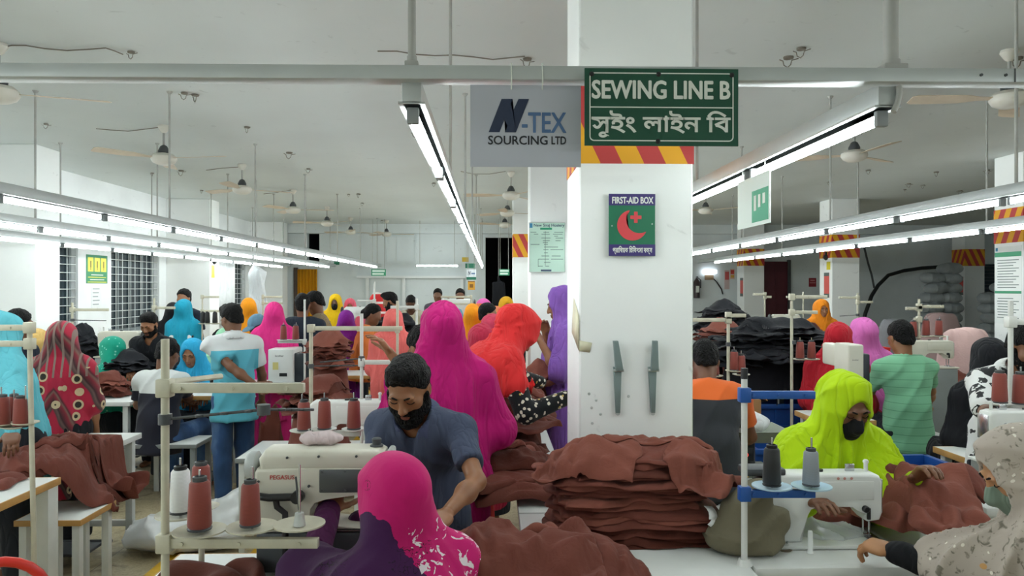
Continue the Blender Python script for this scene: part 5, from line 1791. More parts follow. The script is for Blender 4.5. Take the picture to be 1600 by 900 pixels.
def interlock(loc, rz, label, mat_=M_MACH, s=1.0, text=None, base=0.12):
    """The heavy flat-bed machine; its plain rear faces -y and its sewing head is at +x."""
    m = empty('interlock_machine', loc, rz, label, 'sewing machine', None, s)
    prof = [(-0.205, 0.0), (-0.205, 0.19), (-0.198, 0.205), (-0.02, 0.205), (0.20, 0.205), (0.218, 0.19), (0.218, 0.13), (0.208, 0.118), (0.02, 0.118), (-0.02, 0.105), (-0.038, 0.08), (-0.045, 0.03), (-0.03, 0.018), (0.19, 0.018), (0.20, 0.0)]
    MB().prism(prof, 0.13, None, 0.012, 3).build('body', mat_, m)
    MB().prism([(-0.19, 0.192), (-0.195, 0.235), (-0.175, 0.262), (0.185, 0.262), (0.205, 0.25), (0.215, 0.192)], 0.125, None, 0.022, 4).build('top_cover', mat_, m)
    MB().box((0.085, -0.066, 0.165), (0.165, 0.006, 0.074), 0.003).build('side_panel', M_PANEL, m)
    sc = MB()
    for x, z in ((0.012, 0.195), (0.085, 0.197), (0.158, 0.195), (0.012, 0.137), (0.085, 0.134), (0.158, 0.137), (-0.19, 0.165), (-0.03, 0.15), (-0.10, 0.24), (0.0, 0.243), (0.12, 0.243)):
        sc.cyl((x, -0.066 if z < 0.22 else -0.060, z), (x, -0.072 if z < 0.22 else -0.0665, z), 0.0042, n=10)
    sc.build('screw', M_DGREY, m)
    MB().lathe([(0.0, -0.02), (0.04, -0.02), (0.048, -0.008), (0.048, 0.012), (0.035, 0.02), (0.0, 0.02)], 26, M=Matrix.Translation((-0.225, 0, 0.20)) @ Matrix.Rotation(R_(90), 4, 'Y')).build('hand_wheel', plain('wheel_grey', '#a9adab', 0.4), m)
    MB().box((0.222, 0, 0.20), (0.022, 0.11, 0.11), 0.01, seg=3).build('face_plate', M_STEEL, m)
    MB().lathe([(0.022, 0), (0.022, 0.004), (0.014, 0.006), (0.016, 0.024), (0.012, 0.028), (0, 0.028)], 16, (0.175, 0, 0.262)).build('oil_gauge', M_DGREY, m)
    MB().lathe([(0.0, 0.0), (0.020, 0.0), (0.024, 0.003), (0, 0.005)], 18, M=Matrix.Translation((0.19, -0.064, 0.215)) @ Matrix.Rotation(R_(90), 4, 'X') @ Matrix.Scale(1.4, 4, (0, 1, 0))).build('sight_glass', M_BLACKP, m)
    MB().cyl((0.18, 0, 0.12), (0.18, 0, 0.04), 0.006, n=10).box((0.18, 0.01, 0.03), (0.03, 0.03, 0.012), 0.003).build('presser_foot', M_CHROME, m)
    lv = MB()
    lv.tube([(-0.20, -0.085, 0.125), (-0.15, -0.09, 0.12), (-0.06, -0.09, 0.122)], 0.012, 10)
    lv.lathe([(0, -0.014), (0.02, -0.014), (0.02, 0.014), (0, 0.014)], 14, M=Matrix.Translation((-0.06, -0.09, 0.122)) @ Matrix.Rotation(R_(90), 4, 'X'))
    lv.tube([(-0.13, -0.088, 0.12), (-0.125, -0.088, 0.09), (-0.10, -0.088, 0.07), (-0.098, -0.088, 0.02), (-0.10, -0.088, -0.06)], 0.010, 10)
    lv.build('tension_lever', M_BLACKP, m)
    if base:
        MB().box((-0.03, 0.0, -base / 2), (0.34, 0.13, base), 0.01).build('machine_base', M_DGREY, m)
    if text:
        letter(m, text, -0.115, 0.178, 0.014, plain('red_lettering', '#b2332f', 0.5), w=0.078, bold=0.02, y=-0.0665)
    return m

def motor_box(loc, rz, label, w=0.20, d=0.22, h=0.30, mat_=None, text=True):
    mat_ = mat_ or M_MACHW
    """A square-shouldered machine seen from its handwheel end: white end cover, dark drive beside it."""
    m = empty('sewing_machine', loc, rz, label, 'sewing machine')
    MB().box((0, 0, h / 2), (w, d, h), 0.012, seg=3).build('end_cover', mat_, m)
    MB().box((w * 0.78, 0.02, h * 0.44), (w * 0.6, d * 0.85, h * 0.86), 0.01).build('drive_unit', plain('drive_dark', '#20252d', 0.4), m)
    MB().box((0.0, d * 0.9, h * 0.82), (w * 0.8, d * 1.2, h * 0.3), 0.015).build('arm', mat_, m)
    if text:
        letter(m, 'brother', -w * 0.05, h * 0.80, 0.018 * min(1, w / 0.2), M_DGREY, bold=0.01, y=-d / 2 - 0.001)
    MB().box((-w * 0.2, -d / 2 - 0.001, h * 0.5), (w * 0.22, 0.002, h * 0.22)).build('warning_sticker', plain('sticker_yellow', '#cfc27a', 0.5), m)
    MB().box((w * 0.1, -d / 2 - 0.001, h * 0.24), (w * 0.3, 0.002, h * 0.10)).build('rating_plate', M_BLACKP, m)
    return m

def crate(x, y, z, w, d, h, rz, label):
    c = empty('plastic_crate', (x, y, z), rz, label, 'crate', None)
    t = 0.012
    sh = MB()
    sh.box((0, 0, t / 2), (w, d, t))
    for s in (-1, 1):
        sh.box((s * (w / 2 - t / 2), 0, h / 2), (t, d, h)).box((0, s * (d / 2 - t / 2), h / 2), (w, t, h))
    sh.build('shell', M_CRATE, c)
    r = MB()
    for s in (-1, 1):
        r.box((s * (w / 2 + 0.008), 0, h - 0.018), (0.03, d + 0.035, 0.036), 0.004).box((0, s * (d / 2 + 0.008), h - 0.018), (w + 0.035, 0.03, 0.036), 0.004)
    r.build('rim', M_CRATE, c)
    b = MB()
    n = max(2, int(w / 0.13)); nd = max(2, int(d / 0.13))
    for s in (-1, 1):
        for k in range(n + 1):
            b.box((-w / 2 + w * k / n, s * (d / 2 + 0.006), h / 2), (0.014, 0.014, h))
        for k in range(nd + 1):
            b.box((s * (w / 2 + 0.006), -d / 2 + d * k / nd, h / 2), (0.014, 0.014, h))
        for zz in (0.25, 0.5, 0.75):
            b.box((0, s * (d / 2 + 0.005), h * zz), (w, 0.011, 0.014)).box((s * (w / 2 + 0.005), 0, h * zz), (0.011, d, 0.014))
    b.build('rib', M_CRATE, c)
    hd = MB()
    for s in (-1, 1):
        hd.tube([(-0.07, s * (d / 2 + 0.02), h - 0.01), (-0.07, s * (d / 2 + 0.02), h + 0.045), (0.07, s * (d / 2 + 0.02), h + 0.045), (0.07, s * (d / 2 + 0.02), h - 0.01)], 0.005, 8)
    hd.build('handle', M_BLACKP, c)
    return c

# ------------------------------------------------------------------ tables and seats where they stand
table(-1.08, -0.30, 1.98, 2.58, 0.78, 'white sewing table under the cream branded machine, front centre')
table(0.115, 0.87, 2.30, 3.06, 0.76, 'white work table under the tall brown garment stack before the column', edge=M_LAM, treadle=False, name='work_table')
table(0.115, 0.362, 3.08, 6.3, 0.76, 'narrow white table running back along the left side of the column', edge=M_LAM, treadle=False, name='work_table')
table(0.885, 1.95, 2.44, 3.0, 0.76, 'white sewing table under the white machine at the right', edge=M_LAM)
table(-2.95, -2.14, 2.7, 3.72, 0.76, 'white sewing table with wood edge at the left picture edge', legsz=0.085)
table(-2.98, -2.32, 4.30, 4.95, 0.74, 'white table behind the brown cloth at left', edge=M_LAM)
bench(-2.46, -2.12, 3.86, 4.22, 0.50, 'small white stool with wood edge in the left foreground', name='stool', cat='stool')
bench(-3.18, -2.28, 5.75, 6.12, 0.49, 'long white bench under the man in white and navy', leg=M_GREYLEG)
bench(1.02, 1.72, 4.25, 4.66, 0.56, 'white bench with yellow cushion right of the column')
bench(2.62, 3.40, 5.20, 5.60, 0.60, 'white bench under the man in mint green', leg=M_GREYLEG)
table(-3.85, -2.98, 6.15, 6.98, 0.76, 'white table under the brown stack in front of the black garments', edge=M_LAM)
table(-4.2, -2.95, 7.0, 7.5, 0.80, 'white table under the black garments by the window', edge=M_LAM)
table(-2.85, -2.18, 6.2, 6.55, 0.80, 'white table in front of the woman in sky blue')
table(-2.35, -1.55, 7.0, 7.5, 0.80, 'wood-edged table under the machine box right of the polo shirt man')
table(-4.3, -2.9, 8.9, 9.4, 0.80, 'wood-edged table by the window wall in front of the sea-blue scarf')
table(-1.60, -0.95, 5.8, 6.3, 0.76, 'table under the tall brown heap left of the salmon scarf', edge=M_LAM)
table(-1.65, -0.7, 7.6, 8.1, 0.80, 'wood-edged table behind the brown heap, far middle')
table(-1.05, -0.42, 3.6, 4.15, 0.78, 'table behind the cream machine with rust cones on it')
table(-2.0, 0.2, 9.6, 10.1, 0.80, 'long table in the far middle rows')
table(-2.0, 0.2, 12.0, 12.5, 0.80, 'long table before the far wall')
table(2.55, 3.35, 6.5, 7.0, 0.80, 'wood-edged table with a folded brown cloth behind the lime scarf')
table(2.08, 2.44, 4.6, 5.0, 0.86, 'table under the pale machine box at right')
table(3.35, 4.4, 6.0, 6.6, 0.80, 'wood-edged table under the pale pink fabric at right')
table(2.62, 3.5, 3.85, 4.3, 0.76, 'white wood-edged table beyond the blue crate at right')
table(2.02, 2.9, 2.95, 3.4, 0.80, 'white table with rust cones at the right picture edge', edge=M_LAM)
table(1.2, 4.6, 8.3, 8.9, 0.80, 'long table in the back right rows')
table(1.6, 5.2, 10.6, 11.2, 0.80, 'long table far back at right')

table(1.85, 2.75, 6.98, 7.62, 0.795, 'white table under the brown heap right of the column', edge=M_LAM)

# ------------------------------------------------------------------ the machines
interlock(Vector(P(505, 822, 2.42)), 0, 'cream interlock machine with red maker lettering at front centre', text='PEGASUS', base=0.13)
p = P(1288, 843, 2.72)
lk = lockstitch(Vector((p.x, p.y, 0.762)), 0, 'white lockstitch machine seen from behind in front of the lime-green scarf', s=0.94)
MB().box((-0.285, 0.03, 0.12), (0.09, 0.12, 0.16), 0.015).build('drive_unit', M_BLACKP, lk)
MB().box((-0.25, 0.0, 0.285), (0.16, 0.10, 0.03), 0.01).build('control_panel', M_DGREY, lk)
mk = MB()
for x_ in (0.03, 0.055, 0.082): mk.lathe([(0.003, 0.0), (0.0055, 0.0), (0.0055, 0.001), (0.003, 0.001)], 12, M=Matrix.Translation((x_, -0.0535, 0.262)) @ Matrix.Rotation(R_(90), 4, 'X'))
mk.build('maker_mark', plain('faint_red_mark', '#c98f86', 0.5), lk)
def mach(px, py, d, rz, lab, s=1.0, mat_=M_MACHW, zt=0.80):
    q = P(px, py, d)
    zt = top_under(q.x, q.y)
    return lockstitch(Vector((q.x, q.y, q.z)), rz, lab, mat_, s, max(0.0, (q.z - zt) / s))
mach(187, 558, 7.2, PI, 'beige lockstitch machine in front of the man in black shirt', 0.92, M_MACH)
mach(282, 545, 8.9, PI, 'small white machine below the sea-blue scarf', 0.6)
mach(366, 622, 6.35, 0, 'pale machine at the polo shirt man\'s left elbow', 0.72, M_MACH)
motor_box(Vector((P(444, 582, 7.1).x, 7.15, 0.80)), 0, 'white machine end with dark drive box right of the polo shirt man', 0.24, 0.22, 0.32)
q = P(1326, 590, 4.75)
motor_box(Vector((q.x, q.y, 0.86)), 0, 'pale machine end box left of the man in mint green', 0.10, 0.20, q.z + 0.22 - 0.86, M_MACH)
mach(1455, 575, 5.9, 0, 'cream overlock machine in front of the pale pink fabric', 0.8, M_MACH)
mach(548, 702, 3.75, 0, 'pale machine behind the cream branded machine', 0.9, M_MACHW, 0.78)
q = P(1590, 700, 3.15)
mach(1596, 722, 3.12, PI, 'white machine cut by the right edge below the leaf print shirt', 0.8, M_MACHW, 0.80)
mach(565, 512, 9.8, 0, 'white machine beside the violet scarf, far middle')
mach(712, 500, 9.85, PI, 'white machine behind the fuchsia scarf, far middle')
mach(1228, 519, 8.6, 0, 'cream machine behind the black heap, back right', 0.75, M_MACH)

# ------------------------------------------------------------------ thread stands, nearest first
sd = stand(258, 530, 2.0, 'beige thread stand at front left with three rust cones and a white one', arms=((606, 470), (848, 492)), discs=((312, 832, 0.0), (394, 826, 0.03), (468, 822, 0.04), (282, 806, 0.16)), rods=(((258, 655), (412, 640)), ((412, 640), (490, 640, 0.1))), disc_r=0.070)
m = MB(); a = P(258, 598, 2.0); b = P(345, 588, 2.25)
m.cyl(a - sd.location, b - sd.location, 0.009, n=8); m.build('arm', M_STAND, sd)
cones_on(sd, [('rust', 312, 828, 0.0, 'nearest rust-red thread cone on the front left stand, left disc', 1.02), ('rust', 391, 822, 0.03, 'rust-red thread cone on the middle disc of the front left stand', 0.9),
              ('white', 282, 802, 0.16, 'white thread cone on the front left stand', 0.98)], 2.0, '')
q = P(314, 790, 2.35)
cone('rust', (q.x, q.y, q.z), 'rust-red thread cone behind the nearest cone of the front left stand', None)
sb = empty('thread_stand', (q.x, q.y + 0.005, 0.78), 0, 'short stand carrying the rust cone behind the nearest cone', 'thread stand')
MB().cyl((0, 0, 0), (0, 0, q.z - 0.78), 0.009, n=10).build('pole', M_STAND, sb)
MB().lathe([(0.0, 0), (0.05, 0), (0.055, 0.004), (0.0, 0.006)], 20, (0, 0, q.z - 0.787)).build('spool_disc', M_STAND, sb)
# bare spool holder on the right disc
q = P(468, 822, 2.04)
h = empty('spool_holder', (q.x, q.y, q.z + 0.002), 0, 'bare spool holder with a thin rod on the right disc of the front left stand', 'spool holder')
MB().lathe([(0.0, 0.0), (0.017, 0.0), (0.012, 0.035), (0.0, 0.035)], 14).build('foot', M_STEEL, h)
MB().cyl((0, 0, 0.03), (-0.01, 0, 0.135), 0.003, n=8).build('rod', M_DGREY, h)

sr = stand(1163, 578, 2.5, 'white thread stand with two blue arms and a black and a grey cone', arms=((617, 1268), (771, 1268)), discs=((1206, 762, 0.0), (1268, 762, 0.0)), r=0.0105, pole_mat=M_STANDW, arm_mat=M_BLUE, cap=True, disc_r=0.066, mat_=plain('disc_blue_rim', '#a9c6d8', 0.4))
cones_on(sr, [('black', 1206, 759, 0.0, 'black thread cone on the blue-armed stand', 0.98), ('grey', 1267, 759, 0.0, 'grey thread cone on the blue-armed stand', 0.90)], 2.5, '')

def st(px, yt, d, lab, arms=(), discs=(), cones=(), rods=(), who='', **kw):
    s = stand(px, yt, d, lab, arms, discs, rods, **kw)
    cones_on(s, cones, d, who)
    return s
st(46, 508, 3.3, 'beige thread stand at the left picture edge', arms=((512, -10), (537, -10)), discs=((2, 664), (22, 668), (40, 662)), cones=(('rust', 4, 666), ('rust', 22, 664, .08), ('rust', 32, 668)), who='rust thread cone at the left picture edge', lean=0.03, disc_r=0.055)
st(113, 473, 7.0, 'thin beige thread stand in front of the left window', arms=((484, 168),), rods=(((113, 500), (166, 501)),))
st(241, 466, 7.6, 'thin beige thread stand by the head of the black shirt man', arms=((481, 272),))
st(316, 462, 8.9, 'thread stand with black cones right of the sea-blue scarf', arms=((464, 341), (486, 341)), discs=((318, 506), (323, 506), (336, 506)), cones=(('black', 317, 505), ('black', 324, 505), ('black', 336, 505)), who='black thread cone right of the sea-blue scarf', r=0.009)
st(411, 460, 9.5, 'far thread stand above the blue-grey cap', arms=((464, 440), (474, 440)), r=0.009)
st(476, 468, 6.9, 'white thread stand in front of the navy T-shirt', arms=((534, 436),), discs=((443, 532), (463, 532)), cones=(('rust', 443, 531), ('rust', 462, 531)), who='rust cone beside the hot pink scarf', mat_=M_STANDW, r=0.010)
st(486, 508, 4.55, 'beige thread stand with a long arm over the brown heap', arms=((513, 626),), rods=(((486, 572), (560, 571)),), r=0.012)
st(565, 490, 4.3, 'white thread stand left of the fuchsia scarf', arms=((566, 620),), rods=(((565, 560), (500, 566)),), r=0.010, mat_=M_STANDW)
st(621, 470, 5.4, 'thin thread stand between the salmon and fuchsia scarves', arms=((515, 560),), r=0.010)
st(651, 466, 6.6, 'white thread stand just left of the fuchsia scarf\'s crown', arms=((480, 612),), r=0.010, mat_=M_STANDW)
st(585, 440, 10.3, 'tall far thread stand by the black shirt profile', arms=((470, 560), (482, 570)), r=0.012, mat_=M_STANDW)
st(736, 462, 9.7, 'far thread stand above the fuchsia scarf', arms=((464, 690), (475, 700)), r=0.009)
st(478, 640, 3.35, 'white stand with rust cones behind the cream machine', discs=((472, 674), (507, 672), (553, 672)), cones=(('rust', 475, 673, 0, ), ('rust', 507, 671), ('rust', 553, 671)), who='rust thread cone behind the cream machine', mat_=M_STANDW, disc_r=0.055, arms=((677, 560),))
st(1138, 488, 5.1, 'beige thread stand right of the column with angled arms', arms=((500, 1080), (493, 1163)), discs=((1117, 588, .3), (1147, 580), (1158, 586)), cones=(('rust', 1117, 587, .3), ('rust', 1147, 579), ('rust', 1158, 585)), rods=(((1138, 538), (1113, 548)),), who='rust cone on the beige stand right of the column')
st(1237, 470, 5.6, 'beige thread stand in front of the orange scarf', arms=((464, 1290), (488, 1275)), discs=((1250, 562), (1268, 562)), cones=(('rust', 1250, 561), ('rust', 1268, 561)), rods=(((1240, 535), (1290, 543)),), who='rust cone on the stand in front of the orange scarf')
st(1195, 458, 8.5, 'far thread stand before the maroon door', arms=((460, 1178), (464, 1204)), r=0.009)
st(1255, 456, 8.6, 'far thread stand left of the orange scarf', arms=((464, 1230),), r=0.009)
st(1340, 458, 8.4, 'far thread stand right of the small striped column', arms=((465, 1312), (472, 1362)), rods=(((1340, 492), (1312, 494)),), r=0.010)
st(1436, 467, 6.2, 'beige thread stand in front of the grey wall at right', arms=((482, 1417), (479, 1472), (499, 1430)), discs=((1427, 528), (1448, 526), (1468, 526)), cones=(('rust', 1427, 527), ('rust', 1447, 525), ('rust', 1467, 525)), who='rust cone on the stand before the pale pink fabric')
st(1579, 470, 3.3, 'white thread stand at the right picture edge', arms=((503, 1640),), discs=((1563, 632), (1595, 632)), cones=(('rust', 1562, 630, -.1), ('rust', 1594, 632, -.1)), who='rust cone at the right picture edge', mat_=M_STANDW)

# ------------------------------------------------------------------ crates, scale, boxes
crate(2.02, 5.2, 0, 0.48, 0.62, 0.62, 0, 'tall blue ribbed crate beyond the blue-armed stand')
crate(2.28, 6.35, 0, 0.95, 0.66, 0.74, 0, 'wide blue crate under the big black garment heap')
crate(2.30, 4.02, 0.22, 0.50, 0.46, 0.50, 0.02, 'open blue crate with black handle right of the lime scarf')
MB_ = MB().box((0, 0, 0.11), (0.44, 0.40, 0.22), 0.006)
tag(MB_.build('crate_trolley', M_DGREY, None, loc=(2.30, 4.02, 0)), 'dark low trolley under the open blue crate', 'trolley')
x = empty('cardboard_box', (P(1166, 660, 5.6).x, 5.75, 0), 0.05, 'brown cardboard box behind the white stand pole', 'box')
M_CARD = plain('cardboard', '#a67c4e', 0.8, 0.0, 0.08)
MB().box((0, 0, 0.42), (0.26, 0.3, 0.84), 0.004).build('carton', M_CARD, x)
for s in (-1, 1): MB().box((s * 0.15, 0, 0.86), (0.09, 0.29, 0.006), rot=Matrix.Rotation(s * 0.7, 3, 'Y')).build('flap', M_CARD, x)
# digital scale with a shallow tray
q = P(1172, 672, 4.55)
s = empty('weighing_scale', (q.x, q.y, 0), 0, 'grey-green weighing scale with flared tray and red digits', 'scale')
M_TRAY = plain('tray_grey_green', '#8d9488', 0.4)
MB().box((0, 0, 0.30), (0.24, 0.26, 0.60), 0.01).build('scale_body', plain('scale_body', '#5e655c', 0.5), s)
t = MB()
for k in range(2): pass
v0 = [(-0.10, -0.10), (0.10, -0.10), (0.10, 0.10), (-0.10, 0.10)]; v1 = [(-0.19, -0.16), (0.19, -0.16), (0.19, 0.16), (-0.19, 0.16)]
zt = q.z
lo = [t.bm.verts.new((x_, y_, zt - 0.05)) for x_, y_ in v0]; hi = [t.bm.verts.new((x_, y_, zt + 0.02)) for x_, y_ in v1]; hi2 = [t.bm.verts.new((x_ * 1.06, y_ * 1.06, zt + 0.018)) for x_, y_ in v1]; lo2 = [t.bm.verts.new((x_, y_, zt - 0.06)) for x_, y_ in v0]
t.bm.faces.new(lo); t.bm.faces.new(lo2)
for i in range(4):
    j = (i + 1) % 4
    t.bm.faces.new([lo[i], lo[j], hi[j], hi[i]]); t.bm.faces.new([hi[i], hi[j], hi2[j], hi2[i]]); t.bm.faces.new([hi2[i], hi2[j], lo2[j], lo2[i]])
t.build('tray', M_TRAY, s)
MB().cyl((0, 0, 0.59), (0, 0, zt - 0.055), 0.03, n=12).build('pillar', M_DGREY, s)
MB().box((-0.07, -0.10, zt - 0.125), (0.10, 0.05, 0.08), 0.005).build('display_housing', M_BLACKP, s)
letter(s, '00', -0.07, zt - 0.125, 0.022, emit('red_digits', '#ff3b2e', 2.0), y=-0.127)
x = empty('plastic_basket', (P(1383, 530, 8.2).x, 8.5, 0.80), 0, 'small red perforated basket left of the mint T-shirt', 'basket')
M_REDP = plain('red_plastic', '#cf2a1d', 0.4)
b = MB()
for k in range(9):
    for s_ in (-1, 1):
        b.box((-0.2 + k * 0.05, s_ * 0.14, 0.10), (0.02, 0.008, 0.2))
for zz in (0.01, 0.1, 0.2):
    for s_ in (-1, 1):
        b.box((0, s_ * 0.14, zz), (0.42, 0.01, 0.025)).box((s_ * 0.21, 0, zz), (0.01, 0.28, 0.025))
b.box((0, 0, 0.005), (0.42, 0.28, 0.01))
b.build('basket', M_REDP, x)
# yellow cushion
g = SDF((-0.3, -0.25, -0.1), (0.3, 0.25, 0.2), 0.012)
g.ell((0, 0, 0.06), (0.21, 0.19, 0.065), None, 0).box((0, 0, 0.05), (0.18, 0.16, 0.045), 0.04, None, 0.03)
q = P(1124, 712, 4.42)
tag(link('cushion', g.mesh('cushion'), CL('yellow_cushion', '#e0b312'), None, (q.x - 0.03, 4.42, 0.562)), 'round yellow cushion on the bench under the orange shirt', 'cushion')
# steel brackets and the little lid-less bolts on the column
M_BRK = plain('grey_green_bracket', '#71807f', 0.5, 0.1, 0.12)
for px, dx, lab in ((965, 0.012, 'left of two grey steel brackets on the white column'), (1020, -0.006, 'right of two grey steel brackets on the white column')):
    q0, q1, q2 = P(px, 532, 3.1), P(px, 578, 3.1), P(px, 645, 3.1)
    yb = 3.1
    k = empty('wall_bracket', (q1.x, yb, q1.z), 0, lab, 'bracket')
    H0, H2 = q0.z - q1.z, q2.z - q1.z
    MB().prism([(-0.010 - dx, H0), (0.010 - dx, H0), (0.020, 0.0), (-0.012, -0.002)], 0.028, Matrix.Translation((0, -0.032, 0)), 0.003).build('upper_arm', M_BRK, k)
    MB().prism([(-0.018, 0.012), (0.016, 0.012), (0.010, H2), (-0.008, H2)], 0.02, Matrix.Translation((0, -0.012, 0)), 0.002).build('lower_arm', M_BRK, k)
    MB().cyl((-0.022, -0.03, 0.0), (0.024, -0.03, 0.0), 0.006, n=10).build('hinge_pin', M_STEEL, k)
    MB().cyl((0.0, -0.02, H2 - 0.002), (0.0, -0.005, H2 - 0.002), 0.009, n=12).build('stop_knob', M_STEEL, k)
# white plastic sack on the floor
g = SDF((-0.55, -0.4, -0.05), (0.55, 0.4, 0.6), 0.016)
g.ell((0, 0, 0.16), (0.40, 0.26, 0.17), None, 0).ell((-0.22, 0.02, 0.17), (0.20, 0.2, 0.15), None, 0.08).ell((0.18, 0.05, 0.28), (0.22, 0.16, 0.15), None, 0.08).cap((0.1, 0.05, 0.36), (0.28, 0.1, 0.44), 0.06, 0.10, 0.06)
g.disp(lambda x, y, z: -0.03 * ((1 - np.abs(np.sin(x * 11 + z * 9 + 3 * vnoise(x * 4, y * 4, z * 4, 3)))) ** 2) - 0.012 * vnoise(x * 14, y * 14, z * 14, 5), 0.08)
g.cut((0, 0, -1), (0, 0, 0.002))
sk_me = g.mesh('plastic_sack')
for v_ in sk_me.vertices: v_.co.z *= 0.62
q = PZ(284, 872, 0.0)
tag(link('plastic_sack', sk_me, plain('sack_plastic', '#d6d8d8', 0.3, 0.0, 0.05), None, (q.x, q.y + 0.22, 0), (0, 0, 0.2)), 'crumpled white plastic sack on the floor beside the yellow line', 'sack')
# ================================================================== signs, posters and things on walls
def flat(col, name=None, rough=0.5):
    return plain('print_' + (name or str(col)), col, rough, 0.0, 0.02)
def sign(name, px0, py0, px1, py1, d, label, col, cat='sign', part='board', thick=0.004, rough=0.4):
    """A flat board facing the camera side (-y); returns its root and functions from picture points to board coordinates."""
    a, b = P(px0, py0, d), P(px1, py1, d)
    c = (a + b) / 2
    r = empty(name, c, 0, label, cat)
    w, h = abs(b.x - a.x), abs(a.z - b.z)
    MB().box((0, thick / 2, 0), (w, thick, h), 0.0008, seg=1).build(part, flat(col), r)
    fx = lambda px: -w / 2 + w * (px - px0) / (px1 - px0)
    fz = lambda py: h / 2 - h * (py - py0) / (py1 - py0)
    return r, fx, fz, w, h
def bar(root, x0, x1, z0, z1, m, name, y=-0.001, t=0.0012):
    return MB().box(((x0 + x1) / 2, y, (z0 + z1) / 2), (abs(x1 - x0), t, abs(z1 - z0))).build(name, m, root)

W_INK = flat('#dfe3dc', 'white_ink')
# the green line sign on the cross rail
r, fx, fz, w, h = sign('line_sign', 913, 107, 1155, 228, 1.872, 'green sign reading SEWING LINE B in English and Bengali, fixed to the cross rail', '#0d4a35')
b = MB()
x0, x1, z0, z1 = fx(920.5), fx(1147), fz(221), fz(114)
lw = 0.0028
rr = 0.012
def rrect(x0, x1, z0, z1, r_, n=6):
    p = []
    for cx, cz, a0 in ((x1 - r_, z1 - r_, 0), (x0 + r_, z1 - r_, 90), (x0 + r_, z0 + r_, 180), (x1 - r_, z0 + r_, 270)):
        for k in range(n + 1):
            a = R_(a0 + 90 * k / n)
            p.append((cx + r_ * math.cos(a), cz + r_ * math.sin(a)))
    return p
o_, i_ = rrect(x0, x1, z0, z1, rr), rrect(x0 + lw, x1 - lw, z0 + lw, z1 - lw, rr - lw)
vo = [b.bm.verts.new((x, -0.0012, z)) for x, z in o_]; vi = [b.bm.verts.new((x, -0.0012, z)) for x, z in i_]
for k in range(len(vo)):
    j = (k + 1) % len(vo)
    b.bm.faces.new([vo[k], vo[j], vi[j], vi[k]])
b.box(((x0 + x1) / 2, -0.0008, fz(168)), (x1 - x0 - lw, 0.0010, lw))
b.build('border_line', W_INK, r)
letter(r, 'SEWING LINE B', (fx(925) + fx(1141)) / 2, fz(140.5), abs(fz(127) - fz(154)) * 1.02, W_INK, w=fx(1141) - fx(925), bold=0.0, y=-0.0014, fat=0.0017)
letter(r, '\u09b8\u09c1\u0987\u0982 \u09b2\u09be\u0987\u09a8 \u09bf\u09ac', (fx(924) + fx(1142)) / 2, fz(194.5), abs(fz(173) - fz(215)), W_INK, w=fx(1142) - fx(924), bold=0.010, y=-0.0014, fat=0.0007)
for px, py in ((924, 116.5), (1029, 116), (1144.5, 116.5), (1028, 221)):
    MB().lathe([(0.0, 0.004), (0.0035, 0.004), (0.0065, 0.001), (0.0065, 0.0)], 14, M=Matrix.Translation((fx(px), 0, fz(py))) @ Matrix.Rotation(R_(90), 4, 'X')).build('screw', M_BLACKP, r)

# paper sign hung from the rail
r, fx, fz, w, h = sign('company_sign', 735, 133, 908, 261, 1.925, 'hung grey-white sheet with dark slanted N emblem and blue lettering beside the green sign', '#b4b7c2', part='sheet', thick=0.001)
NAVY_INK, BLUE_INK, BLACK_INK = flat('#232f4b', 'navy_ink'), flat('#4d6d98', 'steel_blue_ink'), flat('#1c1e26', 'black_ink')
S_ = 1189 / 185.0
q = lambda u, v: (fx(730 + u / S_), fz(125 + v / S_))
pts = [q(*p) for p in ((345, 192), (455, 192), (436, 240), (457, 318), (515, 192), (620, 192), (490, 527), (380, 527), (405, 462), (375, 398), (325, 527), (215, 527))]
b = MB(); f = b.bm.faces.new([b.bm.verts.new((x, -0.0012, z)) for x, z in pts]); bmesh.ops.triangulate(b.bm, faces=[f])
b.build('emblem', NAVY_INK, r)
letter(r, '-TEX', (q(552, 0)[0] + q(992, 0)[0]) / 2, q(0, 428)[1], abs(q(0, 330)[1] - q(0, 527)[1]), BLUE_INK, w=q(992, 0)[0] - q(552, 0)[0], y=-0.0012, fat=0.0011)
letter(r, 'SOURCING', (q(212, 0)[0] + q(806, 0)[0]) / 2, q(0, 606)[1], abs(q(0, 563)[1] - q(0, 650)[1]), BLACK_INK, w=q(806, 0)[0] - q(212, 0)[0], y=-0.0012, fat=0.0006)
letter(r, 'LTD', (q(848, 0)[0] + q(992, 0)[0]) / 2, q(0, 606)[1], abs(q(0, 568)[1] - q(0, 645)[1]), BLACK_INK, w=q(992, 0)[0] - q(848, 0)[0], y=-0.0012, fat=0.0006)
for px in (799, 847):
    x = fx(px)
    zt = CAM_H + 0.58 - r.location.z
    MB().tube([(x, -0.002, fz(140)), (x, -0.026, fz(128)), (x - .001, -0.027, zt - 0.004), (x, 0.0, zt + 0.008), (x + .001, 0.05, zt), (x, 0.05, fz(131)), (x, 0.003, fz(140))], 0.0017, 6).build('hanging_loop', W_INK, r)

